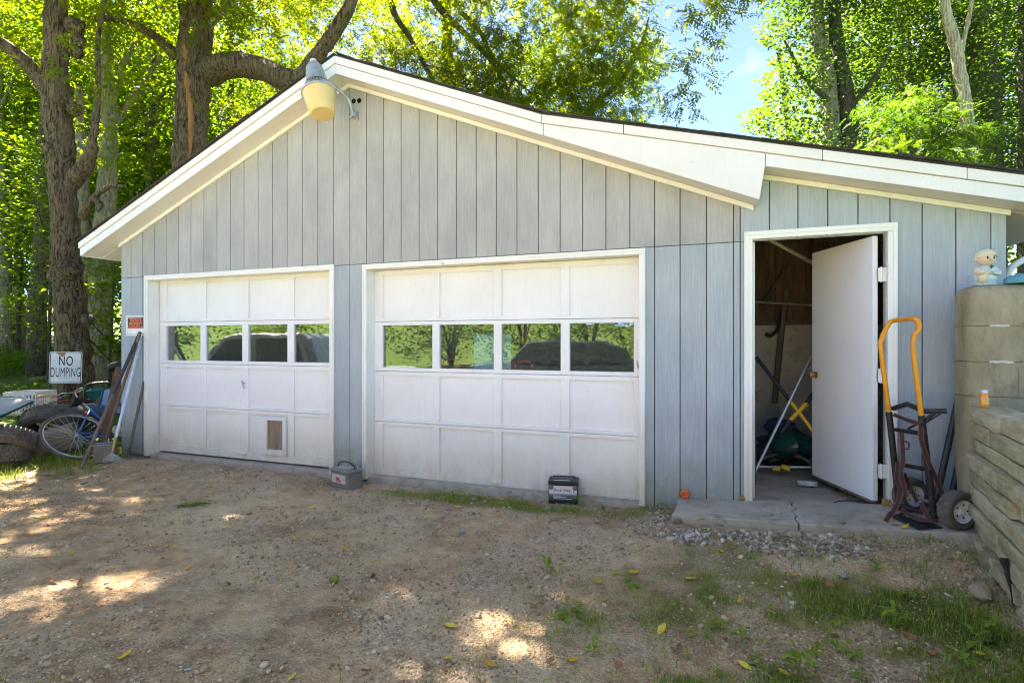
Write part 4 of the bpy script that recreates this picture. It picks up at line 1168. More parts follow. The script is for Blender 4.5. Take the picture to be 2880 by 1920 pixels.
# --- the spreading walnut behind the ridge, whose limbs shade the drive
tm = thing('walnut_tree', 'spreading golden green walnut arching over the middle of the roof', 'tree', (0, 0, 0))
mb = MB()
stem(mb, [(-1.5, 15.5, 0.6), (-1.5, 15.3, 3.0), (-1.6, 15.0, 6.0), (-1.7, 14.0, 9.0), (-1.6, 12.5, 11.0)], [0.34, 0.28, 0.22, 0.15, 0.10], 14, 7)
mb.build('trunk', M['bark_oak'], tm, smooth=True, angle=80)
for pts, rs in (([Q(880, -60, 12), Q(905, 30, 12), Q(940, 85, 12), Q(975, 150, 12), Q(1000, 190, 12), Q(1040, 250, 12)], [0.08, 0.07, 0.06, 0.05, 0.035, 0.02]),
                ([Q(1000, 188, 12), Q(990, 235, 11.8)], [0.03, 0.015]), ([Q(975, 150, 12), Q(1030, 165, 11.9), Q(1070, 172, 11.9)], [0.035, 0.025, 0.012]),
                ([Q(960, -60, 12.5), Q(1010, 20, 12.4), Q(1070, 80, 12.3), Q(1110, 120, 12.3), Q(1150, 175, 12.2), Q(1190, 260, 12)], [0.09, 0.08, 0.065, 0.055, 0.035, 0.02]),
                ([Q(1060, 30, 12.5), Q(1100, 70, 12.5), Q(1130, 130, 12.4), Q(1180, 180, 12.3), Q(1240, 230, 12.2)], [0.06, 0.05, 0.04, 0.03, 0.015]),
                ([Q(1180, 180, 12.2), Q(1165, 225, 12.1), Q(1200, 280, 12)], [0.025, 0.02, 0.012]),
                ([(-1.6, 12.5, 11.0), (1.0, 10.8, 11.4), (3.4, 8.6, 11.0), (4.0, 7.4, 10.4)], [0.1, 0.09, 0.07, 0.05]),
                ([(-1.6, 12.5, 11.0), (-2.2, 10.0, 12.2), (-3.0, 7.6, 12.0)], [0.1, 0.08, 0.05])):
    mb = MB(); stem(mb, pts, rs, 9, 6); mb.build('branch', M['bark_dark'], tm, smooth=True, angle=80)
MID = []
for x_ in range(600, 1480, 70):
    roof_y = 135 + (0.216 * (x_ - 765) if x_ > 765 else 0.76 * (765 - x_))
    for y_ in range(-60, 330, 62):
        if y_ > roof_y + 45: continue
        q_ = Q(x_ + trng.uniform(-30, 30), y_ + trng.uniform(-20, 20), trng.uniform(11.6, 14.2))
        MID.append((q_.x, q_.y, q_.z, trng.uniform(0.5, 0.85), 0.5, trng.uniform(0.3, 0.5)))
pinnate_crown('crown', [(-2.2, 12.6, 7.2, 1.7, 1.0, 1.3), (-0.6, 12.2, 6.9, 1.5, 1.0, 1.3), (0.9, 12.2, 6.6, 1.4, 1.0, 1.3), (-1.2, 12.0, 5.6, 1.2, 0.7, 0.6), (0.6, 11.8, 5.3, 1.3, 0.7, 0.7), (1.9, 12.0, 5.0, 0.9, 0.6, 0.6), (-3.0, 12.4, 6.2, 0.9, 0.7, 0.7),
     (2.2, 12.0, 7.4, 1.1, 0.9, 0.9)] + MID, 11500, M['leaf_gold'], tm, sub=0.36, flat=0.55)
pinnate_crown('crown', [(0.0, 11.0, 10.6, 3.6, 2.4, 1.6), (3.0, 8.6, 10.8, 2.6, 2.2, 1.2), (-3.2, 8.4, 11.8, 2.6, 2.2, 1.3), (0.2, 7.6, 11.4, 2.6, 1.8, 1.1), (-1.5, 9.6, 12.6, 3.2, 2.4, 1.4), (-5.4, 7.6, 11.6, 2.4, 2.2, 1.3), (4.6, 7.4, 10.6, 1.8, 1.6, 0.9)], 11000, M['leaf_gold'], tm, sub=0.5, flat=0.5, length=0.36, leaflet=0.12)  # crown spread above the view to shade the drive
pinnate_crown('crown', [(-4.6, 8.0, 11.2, 2.6, 1.7, 0.9), (-2.4, 8.2, 11.4, 2.0, 1.6, 0.9), (-6.9, 8.2, 11.0, 2.0, 1.7, 0.9), (-3.6, 6.9, 10.8, 2.6, 1.0, 0.7)], 5200, M['leaf_gold'], tm, sub=0.5, flat=0.5, length=0.36, leaflet=0.12)  # unseen crown added along the sun's path to cut stray flecks
# sprays hanging in the top of the sky gap from a limb out of view
pinnate_crown('crown', [(3.75, 9.0, 7.15, 0.42, 0.3, 0.30), (3.35, 9.0, 6.75, 0.35, 0.3, 0.3), (4.2, 9.2, 7.6, 0.5, 0.4, 0.3), (3.0, 9.4, 6.2, 0.3, 0.25, 0.35), (3.1, 9.4, 5.5, 0.18, 0.18, 0.3)], 300, M['leaf_gold'], tm, keep_gap=False, sub=0.2)
# --- leaning locust right of it, feathering into the sky
tn = thing('locust_tree', 'slender locust with a leaning branch feathering into the open sky', 'tree', (0, 0, 0))
mb = MB()
stem(mb, [Q(1350, 700, 13), Q(1352, 450, 13), Q(1356, 270, 13), Q(1372, 235, 13), Q(1405, 205, 13), Q(1440, 165, 13), Q(1475, 95, 13), Q(1490, 40, 13)], [0.13, 0.11, 0.085, 0.075, 0.07, 0.06, 0.045, 0.02], 10, 6)
mb.build('trunk', M['bark_oak'], tn, smooth=True, angle=80)
mb = MB(); stem(mb, [Q(1200, 260, 14), Q(1250, 165, 14), Q(1270, 130, 14), Q(1290, 80, 14), Q(1320, 40, 14)], [0.06, 0.055, 0.05, 0.04, 0.02], 8, 5)
stem(mb, [Q(1255, 160, 14), Q(1290, 140, 14)], [0.04, 0.015], 8, 5)
stem(mb, [Q(1455, 135, 13), Q(1490, 140, 12.8), Q(1530, 160, 12.7)], [0.03, 0.02, 0.008], 8, 5)
mb.build('branch', M['bark_pale'], tn, smooth=True, angle=80)
pinnate_crown('crown', [(1.6, 13.2, 6.6, 1.1, 0.7, 1.0), (2.4, 13.2, 5.6, 1.1, 0.7, 0.9), (3.0, 13.0, 6.9, 0.8, 0.6, 0.9), (3.6, 13.0, 5.4, 0.6, 0.5, 0.6), (3.2, 13.4, 8.2, 0.8, 0.6, 0.7), (4.1, 12.8, 6.3, 0.45, 0.4, 0.6), (1.2, 13.6, 8.4, 1.3, 0.8, 0.8), (4.3, 12.8, 5.1, 0.3, 0.3, 0.3)], 2900, M['leaf_lime'], tn, sub=0.34, length=0.24, leaflet=0.07, flat=0.7)

# --- the stand of trees right of the gap
tr = thing('maple_tree', 'broad dark maple with two straight stems over the lean-to roof', 'tree', (0, 0, 0))
dR = 17.5
mb = MB()
stem(mb, [Q(1905, 700, dR), Q(1905, 400, dR), Q(1908, 300, dR), Q(1900, 180, dR), Q(1880, 60, dR), Q(1870, -150, dR)], [0.34, 0.28, 0.27, 0.25, 0.20, 0.12], 14, 7)
mb.build('trunk', M['bark_pale'], t_parent := tr, smooth=True, angle=80)
mb = MB(); stem(mb, [Q(1950, 700, dR), Q(1948, 330, dR), Q(1940, 200, dR), Q(1920, 90, dR), Q(1915, -120, dR)], [0.32, 0.27, 0.25, 0.2, 0.12], 14, 7)
mb.build('trunk', M['bark_dark'], tr, smooth=True, angle=80)
mb = MB()
stem(mb, [Q(1925, 250, dR), Q(1850, 180, dR - 0.6), Q(1800, 90, dR - 1)], [0.09, 0.07, 0.03], 8, 5)
stem(mb, [Q(1950, 250, dR), Q(2000, 190, dR - 0.6), Q(2050, 110, dR - 1)], [0.09, 0.07, 0.03], 8, 5)
mb.build('branch', M['bark_dark'], tr, smooth=True, angle=80)
def QL(x, y, d, rx, ry, rz): q = Q(x, y, d); return (q.x, q.y, q.z, rx, ry, rz)
broad_crown('crown', [QL(1830, 120, 17, 1.7, 1.2, 1.5), QL(1900, 40, 18.6, 1.9, 1.4, 1.6), QL(1800, 240, 16.5, 1.3, 1.0, 1.1), QL(1880, 300, 18.4, 1.5, 1.0, 0.9), QL(1960, 150, 18.8, 1.6, 1.2, 1.5), QL(1850, 360, 16.5, 1.6, 1.0, 0.7), QL(1990, 260, 17.5, 1.3, 1.0, 1.2),
     QL(1860, -110, 17, 2.2, 1.6, 1.8), QL(2000, -60, 17, 2.2, 1.6, 1.8), QL(1760, 300, 16.2, 0.7, 0.6, 0.5), QL(1740, 290, 16, 0.4, 0.4, 0.4)], 20000, M['leaf_deep'], tr, size=0.125, sub=0.45, flat=0.55)
for k_, (x_, d_, h_) in enumerate(((40, 17, 9), (130, 18, 10), (230, 17.5, 10), (300, 20, 11), (360, 18.5, 10), (470, 20, 12), (560, 19, 12), (20, 26, 12))):
    forest_tree('understory_tree', ['thin lime tree at the left picture edge', 'thin lime tree left of the gnarled trunk', 'thin lime tree between the two pale trunks', 'thin lime tree above the left eave', 'thin lime tree just left of the thick trunk', 'thin lime tree just right of the thick trunk', 'thin lime tree under the arching limb', 'thin lime tree far back at the left picture edge'][k_], x_, d_, 0.07, 0.3, [(a, b, c * 0.95, d2_ * 1.05, e, f * 1.1) for a, b, c, d2_, e, f in LB], 8000, M['leaf_lime'], M['bark_dark'], group=wood, h=h_, size=0.13)
tp = thing('peeling_tree', 'pale forked trunk with peeling bark at the upper right', 'tree', (0, 0, 0))
dP = 14.5
mb = MB()
stem(mb, [Q(2245, 700, dP), Q(2240, 500, dP), Q(2228, 400, dP), Q(2225, 330, dP), Q(2215, 230, dP), Q(2202, 150, dP), Q(2190, 90, dP), Q(2172, 20, dP), Q(2165, -60, dP)], [0.22, 0.20, 0.19, 0.185, 0.155, 0.145, 0.14, 0.12, 0.09], 14, 7)
mb.build('trunk', M['bark_peel'], tp, smooth=True, angle=80)
mb = MB(); stem(mb, [Q(2203, 150, dP), Q(2212, 100, dP), Q(2225, 40, dP), Q(2238, -30, dP)], [0.075, 0.06, 0.055, 0.04], 10, 5)
mb.build('branch', M['bark_peel'], tp, smooth=True, angle=80)
broad_crown('crown', [QL(2180, -120, 14.5, 1.6, 1.2, 1.0), QL(2240, -200, 14.5, 1.6, 1.2, 1.0)], 5000, M['leaf_mid'], tp, size=0.12)
to = thing('dark_tree', 'massive dark trunk behind the pale forked one at the upper right', 'tree', (0, 0, 0))
mb = MB(); stem(mb, [Q(2268, 700, 19), Q(2265, 400, 19), Q(2262, 200, 19), Q(2240, 40, 19), Q(2230, -100, 19)], [0.50, 0.46, 0.44, 0.42, 0.3], 16, 7)
mb.build('trunk', M['bark_dark'], to, smooth=True, angle=80)
broad_crown('crown', [QL(2100, 60, 19.5, 2.0, 1.4, 1.8), QL(2220, 0, 20, 2.2, 1.5, 1.8), QL(2330, 80, 19, 2.0, 1.4, 2.0), QL(2120, -80, 19.5, 2.4, 1.6, 1.8), QL(2300, 250, 20, 1.8, 1.4, 1.8), QL(2060, 190, 20, 1.6, 1.2, 1.2), QL(2380, 330, 19, 1.6, 1.2, 1.6), QL(2160, 200, 20.5, 1.6, 1.2, 1.6)], 21000, M['leaf_deep'], to, size=0.13, sub=0.45, flat=0.55)
tf = thing('sumac_tree', 'soft light green feathery tree just above the right roof edge', 'tree', (0, 0, 0))
mb = MB()
stem(mb, [Q(2120, 700, 12.5), Q(2110, 420, 12.5), Q(2090, 330, 12.4), Q(2070, 250, 12.4)], [0.08, 0.06, 0.045, 0.02], 9, 6)
stem(mb, [Q(2105, 380, 12.5), Q(2050, 340, 12.3), Q(2010, 330, 12.2)], [0.04, 0.03, 0.01], 8, 5)
stem(mb, [Q(2105, 370, 12.5), Q(2150, 320, 12.3), Q(2190, 300, 12.2)], [0.04, 0.03, 0.01], 8, 5)
mb.build('trunk', M['bark_oak'], tf, smooth=True, angle=80)
pinnate_crown('crown', [QL(2080, 270, 12.4, 0.9, 0.6, 0.45), QL(2130, 330, 12.3, 0.9, 0.6, 0.4), QL(2030, 340, 12.2, 0.6, 0.5, 0.35), QL(2190, 290, 12.4, 0.7, 0.5, 0.45), QL(2110, 400, 12.2, 1.0, 0.6, 0.4), QL(2200, 380, 12.3, 0.7, 0.5, 0.4), QL(2120, 225, 12.6, 0.5, 0.4, 0.35)], 1900, M['leaf_fern'], tf, sub=0.24, flat=0.35, length=0.28, leaflet=0.065, pairs=8)
rgt = 'trees right of the sky gap'
forest_tree('maple_tree', 'bushy maple filling the right edge above the eave', 2360, 16.0, 0.2, -0.2, LB, 13000, M['leaf_deep'], M['bark_dark'], group=rgt, h=12)
forest_tree('maple_tree', 'bushy lime maple between the two-stemmed maple and the massive dark trunk', 2060, 22.0, 0.2, 0.2, [(a * 1.2, b, c * 1.15, d_ * 1.2, e * 1.2, f * 1.2) for a, b, c, d_, e, f in LB], 13000, M['leaf_mid'], M['bark_pale'], group=rgt, h=13, size=0.14)
forest_tree('maple_tree', 'far maple whose small crown shows at the foot of the sky gap', 1540, 22.0, 0.12, 0.2, [(0, 0, 8.0, 1.0, 0.9, 0.8), (0.3, 0, 6.5, 1.6, 1.2, 1.0), (-0.6, 0, 5.2, 1.4, 1.2, 1.0)], 4200, M['leaf_mid'], M['bark_oak'], group=rgt, h=8.5)

# --- the distant wood, one mass of foliage on the rising ground behind everything
vp_, vt_ = [], []
lob = []
for k in range(95):
    a = -62 + 118 * k / 94
    x_img = CX + FPX * math.tan(R(a))
    dist = trng.uniform(27, 40)
    X, Y = math.sin(R(a)) * dist, math.cos(R(a)) * dist
    top = trng.uniform(10.5, 15.5)
    if 1560 < x_img < 2150: top = 5.5
    g = gh(X, Y)
    z = 1.2
    while z < top:
        lob.append((X + trng.uniform(-1, 1), Y + trng.uniform(-1.5, 1.5), g + z, 2.0, 1.8, 1.1)); z += 1.7
broad_crown_obj = broad_crown('woods', lob, 130000, M['leaf_lime'], None, size=0.22, sub=0.7, flat=0.45, shell=0.3)
tag(broad_crown_obj, 'far leafy woodland closing the view behind the garage', None, kind='stuff')
mb = MB()
for k in range(46):
    a = R(-58 + 112 * k / 45 + trng.uniform(-1, 1)); dist = trng.uniform(24, 34)
    X, Y = math.sin(a) * dist, math.cos(a) * dist
    g = gh(X, Y)
    x_img = CX + FPX * math.tan(a)
    hh = 4.5 if 1560 < x_img < 2150 else trng.uniform(8, 12)
    r_ = trng.uniform(0.08, 0.18)
    stem(mb, [(X, Y, g - 0.3), (X + trng.uniform(-0.3, 0.3), Y, g + hh * 0.5), (X + trng.uniform(-0.6, 0.6), Y, g + hh)], [r_ * 1.2, r_, r_ * 0.5], 7, 4)
tag(mb.build('woods_trunks', M['bark_dark'], None, smooth=True), 'far thin tree trunks deep in the woodland', None, kind='stuff')
# undergrowth on the left bank
lob = []
for k in range(60):
    X = trng.uniform(-17, -4.6); Y = trng.uniform(9.3, 20)
    if X > -5.4 + 0.2 * (Y - 9): continue
    lob.append((X, Y, gh(X, Y) + trng.uniform(0.1, 0.35), trng.uniform(0.5, 1.0), trng.uniform(0.5, 0.9), trng.uniform(0.12, 0.35)))
og = broad_crown('undergrowth', lob, 20000, M['leaf_lime'], None, size=0.085, sub=0.22, flat=0.5, shell=0.1, keep_gap=False)
tag(og, 'low leafy undergrowth carpeting the wooded bank', None, kind='stuff')

# ------------------------------------------------------------------ retaining walls at the right
rng = random.Random(5)
sw = thing('stone_wall', 'low dry stone retaining wall running towards the viewer at the right', 'wall', tuple(WALL_A), (0, 0, 0))
ang = math.atan2(WALL_DIR.y, WALL_DIR.x)
sw.rotation_euler = (0, 0, ang)                    # local x runs towards the viewer, local y to the terrace side
# local +y direction = rotate(+90) of WALL_DIR = (-dy, dx) = (0.8797, -0.4755): behind the face
z = -0.12
courses = [0.14, 0.095, 0.105, 0.085, 0.11, 0.09, 0.105, 0.085, 0.11, 0.10]
ztopw = z + sum(courses)
for ci, ch in enumerate(courses):
    x = -0.03 + rng.uniform(-0.02, 0.02)
    while x < 2.35:
        w_ = rng.uniform(0.26, 0.70)
        if ci == len(courses) - 1: w_ = rng.uniform(0.4, 0.7)
        y0 = rng.uniform(-0.022, 0.018) + 0.018 * (ci / 8.0)
        n_ = 5
        vs = []
        # a rough block: front face pushed in and out on a small grid
        gxn, gzn = 9, 5
        grid = []
        for a in range(gxn + 1):
            for b in range(gzn + 1):
                fx, fz = a / gxn, b / gzn
                px = x + 0.0045 + (w_ - 0.009) * fx; pz = z + 0.005 + (ch - 0.010) * fz
                e = min(fx, 1 - fx, fz, 1 - fz)
                dy = -0.004 * min(1, e * 12) + 0.007 * mnoise.noise(Vector((px * 9, pz * 11, ci * 3.1))) + 0.006 * mnoise.noise(Vector((px * 26, pz * 40, ci * 2.3)))
                skew = 0.005 * mnoise.noise(Vector((px * 4, ci * 7.7, 2)))
                grid.append((px, y0 + dy, pz + skew))
        fs = []
        for a in range(gxn):
            for b in range(gzn):
                i0 = a * (gzn + 1) + b
                fs.append((i0, i0 + gzn + 1, i0 + gzn + 2, i0 + 1))
        mbk = MB().add(grid, fs)
        b0 = len(mbk.v)
        c_ = [grid[0], grid[gxn * (gzn + 1)], grid[-1], grid[gzn]]
        bk = [(p[0], 0.19, p[2]) for p in c_]
        # sides, top and bottom run from the front edge to the back
        def strip(idx, ba, bb):
            o_ = len(mbk.v); mbk.v += [ba, bb]
            mbk.f += [tuple(idx) + (o_ + 1, o_)]
        strip([b for b in range(gzn + 1)][::1], bk[0], bk[3])
        strip([gxn * (gzn + 1) + b for b in range(gzn + 1)], bk[1], bk[2])
        strip([a * (gzn + 1) for a in range(gxn + 1)], bk[0], bk[1])
        strip([a * (gzn + 1) + gzn for a in range(gxn + 1)], bk[3], bk[2])
        mbk.build('stone', M['stone'], sw, smooth=True, angle=25)
        x += w_ + rng.uniform(0.002, 0.008)
    z += ch
MB().box(0.0, 2.3, 0.085, 0.17, -0.2, ztopw - 0.03).build('wall_core', M['dark_gap'], sw)
# bit of black pipe sticking out low down
pp = thing('drain_pipe', 'frayed black plastic pipe end poking out of the stone wall', 'pipe')
a_ = P(2839, 1580, 2.76)
MB().tube(path_smooth([P(2822, 1568, 2.72), P(2832, 1610, 2.70), P(2846, 1660, 2.68), P(2852, 1700, 2.67)], 5), [0.020, 0.019, 0.016, 0.012, 0.01, 0.01, 0.01, 0.01, 0.01, 0.008, 0.008, 0.008, 0.008, 0.008, 0.008, 0.008], 8).build('pipe', plain('black_plastic', (0.02, 0.022, 0.026), 0.5), pp, smooth=True)
# cast concrete wall behind it: three rounded courses
cw = thing('concrete_wall', 'weathered concrete block wall with rounded end beside the lean-to', 'wall', GAR_LOC, GAR_ROT)
cu0, cv0, cv1 = 3.243, -0.41, -0.175
lev = [-0.05, 0.96, 1.182, 1.408, 1.672]
for k in range(4):
    z0, z1 = lev[k] + (0.0015 if k else 0), lev[k + 1]
    poly = []
    rr = (cv1 - cv0) / 2
    segs = 12; rc = 0.065
    for j in range(segs + 1):
        a = R(90) + math.pi * j / segs
        poly.append((cu0 + rc + rc * math.cos(a), ((cv1 - rc) if j <= segs // 2 else (cv0 + rc)) + rc * math.sin(a)))
    poly += [(4.9, cv0), (4.9, cv1)]
    if k == 3:                                      # coping: rounded shoulder
        mb = MB(); n_ = len(poly)
        prof = [(0.0, z0), (0.0, z1 - 0.06), (0.012, z1 - 0.03), (0.035, z1 - 0.008), (0.075, z1)]
        cxm, cym = 4.0, (cv0 + cv1) / 2
        rings = []
        for off, zz in prof:
            ring = []
            for (u, v) in poly:
                vv = cym + (v - cym) * (1 - off / rr)
                uu = u + off * (1.35 if u < cu0 + rr else 0) * (1 - (u - cu0) / rr if u < cu0 + rr else 0)
                ring.append((uu, vv, zz))
            rings.append(ring)
        vs = [p for r_ in rings for p in r_]
        fs = [(i * n_ + j, i * n_ + (j + 1) % n_, (i + 1) * n_ + (j + 1) % n_, (i + 1) * n_ + j) for i in range(len(rings) - 1) for j in range(n_)]
        fs += [tuple(range((len(rings) - 1) * n_, len(rings) * n_)), tuple(range(n_ - 1, -1, -1))]
        mb.add(vs, fs).build('block', M['conc_moss'], cw, smooth=True, angle=50)
    else:
        MB().slab(poly, z0, z1 - 0.0015).build('block', M['conc_moss'], cw, smooth=True, angle=50, bev=0.002)
# white mortar smears left in the joints
def smear(u0, u1, z0, seed):
    rg = random.Random(seed); mb = MB()
    n_ = int((u1 - u0) / 0.006)
    up_, lo_ = [], []
    for i in range(n_ + 1):
        u = u0 + (u1 - u0) * i / n_
        f = mnoise.noise(Vector((u * 22, seed, 0))) * 0.5 + 0.5
        up_.append((u, z0 + 0.002 + 0.010 * f)); lo_.append((u, z0 - 0.002 - 0.006 * (1 - f) - 0.004 * rg.random()))
    mb.prism(lo_ + up_[::-1], cv0 - 0.004, cv0 + 0.01)
    mb.build('mortar', pm('white_mortar_%d' % seed, (0.62, 0.61, 0.57), (0.42, 0.41, 0.37), 30, 0.9, 0.5, 90), cw)
smear(3.36, 3.46, 1.408, 1); smear(3.36, 3.48, 1.182, 2)
MB().box(cu0 + 0.05, 4.85, cv0 + 0.03, cv1 - 0.03, 0.0, 1.6).build('mortar_core', M['conc_moss'], cw)
MB().box(3.505, 3.509, cv0 - 0.0005, cv0 + 0.01, 0.97, 1.14).build('joint', M['wood_dark'], cw)

# ------------------------------------------------------------------ things on the walls
# child figurine holding a puppy
fz = 1.672
fg = thing('figurine', 'pale painted figurine of a child holding a puppy on the concrete wall', 'figurine', W(3.385, -0.29, fz), (0, 0, R(-8)))
skin = plain('bisque_skin', (0.72, 0.56, 0.40), 0.55); shirt = plain('bisque_shirt', (0.55, 0.66, 0.62), 0.55); hairm = plain('bisque_hair', (0.70, 0.62, 0.42), 0.6); blue = plain('bisque_blue', (0.34, 0.46, 0.50), 0.6); pup = plain('bisque_puppy', (0.68, 0.56, 0.42), 0.6); dk = plain('painted_eye', (0.03, 0.022, 0.018), 0.3)
MB().lathe([(0.0, 0), (0.068, 0.0), (0.070, 0.012), (0.060, 0.03), (0.058, 0.036)], 24, sy=0.8).build('base', blue, fg, smooth=True)
MB().lathe([(0.057, 0.03), (0.064, 0.045), (0.060, 0.075), (0.050, 0.105), (0.030, 0.125), (0.018, 0.135)], 24, sy=0.75).build('torso', shirt, fg, smooth=True)
hd_ = MB(); hd_.ball((0, -0.004, 0.178), 0.053, 18, 0.95, 1.0, 0.95)
hd_.ball((0.051, 0, 0.172), 0.011, 8); hd_.ball((-0.051, 0, 0.172), 0.011, 8); hd_.ball((0, -0.055, 0.168), 0.006, 8)
hd_.tube([(0, 0, 0.125), (0, 0, 0.14)], 0.018, 12)
hd_.build('head', skin, fg, smooth=True, angle=80)
hr = MB()
vs, fs, n_, m_ = [], [], 10, 20
for i in range(n_ + 1):
    a = math.pi * 0.56 * i / n_
    for j in range(m_):
        b = 2 * math.pi * j / m_
        front = max(0, -math.sin(b))
        aa = a * (1 - 0.26 * front)
        q = 0.0575 * (1 + 0.05 * mnoise.noise(Vector((math.cos(b) * 3, math.sin(b) * 3, i))))
        vs.append((q * math.sin(aa) * math.cos(b), -0.003 + q * math.sin(aa) * math.sin(b), 0.181 + q * 0.96 * math.cos(aa)))
for i in range(n_):
    for j in range(m_): fs.append((i * m_ + j, i * m_ + (j + 1) % m_, (i + 1) * m_ + (j + 1) % m_, (i + 1) * m_ + j))
hr.add(vs, fs).build('hair', hairm, fg, smooth=True, angle=80)
for s in (-1, 1):
    MB().ball((0.019 * s, -0.0505, 0.176), 0.0075, 10, 1.25, 0.8, 0.5).build('eye', dk, fg, smooth=True)
    MB().tube(path_smooth([(0.046 * s, -0.002, 0.108), (0.060 * s, -0.022, 0.085), (0.040 * s, -0.05, 0.074), (0.012 * s, -0.058, 0.082)], 4), [0.017] * 4 + [0.016] * 4 + [0.012] * 5, 10).build('arm', shirt if s > 0 else skin, fg, smooth=True)
MB().tube(path_smooth([(-0.011, -0.0535, 0.158), (0.0, -0.0555, 0.1555), (0.011, -0.0535, 0.158)], 4), 0.0014, 6).build('mouth', plain('painted_mouth', (0.42, 0.16, 0.12), 0.5), fg)
pu = MB(); pu.ball((-0.045, -0.045, 0.05), 0.032, 12, 1.1, 0.9, 0.8); pu.ball((-0.062, -0.058, 0.082), 0.019, 12); pu.ball((-0.078, -0.062, 0.085), 0.009, 8, 1.6); pu.ball((-0.046, -0.062, 0.084), 0.008, 8, 1.6); pu.ball((-0.064, -0.076, 0.078), 0.008, 8)
pu.build('puppy', pup, fg, smooth=True, angle=80)
cr_ = MB(); cr_.box(-0.003, 0.003, -0.060, -0.052, 0.104, 0.128); cr_.box(-0.012, 0.012, -0.060, -0.053, 0.115, 0.121)
cr_.build('bow', dk, fg, bev=0.001)
# baseball cap
cp = thing('cap', 'crumpled blue cap with a dark brim lying beside the figurine', 'cap', W(3.54, -0.33, fz), (0, 0, R(10)))
capm = plain('cap_blue', (0.10, 0.30, 0.36), 0.8); brim = plain('cap_brim', (0.045, 0.040, 0.036), 0.8)
vs, fs, n_, m_ = [], [], 8, 20
for i in range(n_ + 1):
    a = math.pi * 0.5 * i / n_
    for j in range(m_):
        b = 2 * math.pi * j / m_
        q = 0.075 * (1 + 0.10 * mnoise.noise(Vector((math.cos(b) * 2, math.sin(b) * 2, i * 0.3))))
        vs.append((q * math.sin(a) * math.cos(b) * 0.95, q * math.sin(a) * math.sin(b), 0.004 + q * 0.82 * math.cos(a)))
for i in range(n_):
    for j in range(m_): fs.append((i * m_ + j, i * m_ + (j + 1) % m_, (i + 1) * m_ + (j + 1) % m_, (i + 1) * m_ + j))
MB().add(vs, fs).build('crown', capm, cp, smooth=True, angle=80)
bv, bf = [], []
for i in range(13):
    t = -0.9 + 1.8 * i / 12
    a = R(-48) + t * 1.0
    for r_, zz in ((0.070, 0.020), (0.145 - 0.05 * t * t, 0.006)):
        bv.append((r_ * math.cos(a), r_ * math.sin(a), zz)); bv.append((r_ * math.cos(a), r_ * math.sin(a), zz + 0.005))
for i in range(12):
    o_ = i * 4
    bf += [(o_, o_ + 2, o_ + 6, o_ + 4), (o_ + 1, o_ + 5, o_ + 7, o_ + 3), (o_ + 2, o_ + 3, o_ + 7, o_ + 6), (o_, o_ + 4, o_ + 5, o_ + 1)]
MB().add(bv, bf).build('brim', brim, cp, smooth=True)
MB().ball((0.0, 0.0, 0.066), 0.006, 8).build('button', capm, cp, smooth=True)
# small amber bottle
bt = thing('bottle', 'small bottle of orange liquid with a white cap on the stone wall', 'bottle', tuple(P(2769, 1131, 3.33)))
bt.location.z = ztopw + 0.002
def amber():
    m, n, l, b = new_mat('orange_liquid')
    b.inputs['Base Color'].default_value = (0.85, 0.28, 0.02, 1); b.inputs['Roughness'].default_value = 0.15
    b.inputs['Subsurface Weight'].default_value = 0.3; b.inputs['Subsurface Radius'].default_value = (0.03, 0.012, 0.003)
    return m
MB().lathe([(0, 0), (0.020, 0.0), (0.0215, 0.004), (0.0215, 0.072), (0.016, 0.082), (0.013, 0.086)], 18, sx=1.1, sy=0.8).build('body', amber(), bt, smooth=True)
MB().lathe([(0.0155, 0.086), (0.0155, 0.104), (0.0, 0.106)], 18).build('cap', plain('white_plastic', (0.78, 0.78, 0.76), 0.4), bt, smooth=True)
MB().lathe([(0.0222, 0.018), (0.0222, 0.058)], 18, sx=1.1, sy=0.8, a0=R(200), a1=R(340)).build('label_band', plain('bottle_label', (0.80, 0.45, 0.12), 0.6), bt, smooth=True)

# hand truck
ht = thing('hand_truck', 'black hand truck with orange loop handle parked beside the shed door', 'hand truck', (0, 0, 0))
dN, dF = 3.50, 3.77                                  # depth of its near and far rails
orange = plain('orange_paint', (0.78, 0.30, 0.012), 0.35)
hpts = [P(2501, 1163, dF), P(2478, 985, dF), P(2481, 950, dF), P(2500, 910, dF), P(2517, 901, dF - 0.02), P(2545, 898, (dF + dN) / 2), P(2568, 896, dN + 0.03), P(2581, 903, dN), P(2584, 925, dN), P(2568, 972, dN), P(2592, 1172, dN)]
MB().tube(path_smooth(hpts, 5), 0.0155, 12).build('handle', orange, ht, smooth=True, angle=80)
MB().tube([P(2500, 1158, dF), P(2530, 1432, dF)], 0.020, 12).build('rail', M['black_metal'], ht, smooth=True)
MB().tube([P(2591, 1168, dN), P(2628, 1456, dN)], 0.020, 12).build('rail', M['black_metal'], ht, smooth=True)
for (x0, y0), (x1, y1) in (((2521, 1208), (2595, 1219)), ((2528, 1305), (2612, 1320)), ((2527, 1420), (2626, 1448))):
    MB().tube([P(x0, y0, dF), P(x1, y1, dN)], 0.015, 10).build('crossbar', M['black_metal'], ht, smooth=True)
a, b = P(2512, 1148, dF + 0.02), P(2600, 1156, dN + 0.02)
MB().tube([a, P(2552, 1136, 3.64), b], 0.017, 10).tube([b, P(2664, 1155, dN - 0.05)], 0.016, 10).tube([P(2600, 1185, dN), P(2628, 1160, dN - 0.03)], 0.012, 8).tube([P(2600, 1190, dN), P(2645, 1163, dN - 0.04)], 0.006, 6).tube([P(2555, 1205, 3.64), P(2596, 1182, dN)], 0.008, 6).build('bracket', M['black_metal'], ht, smooth=True)
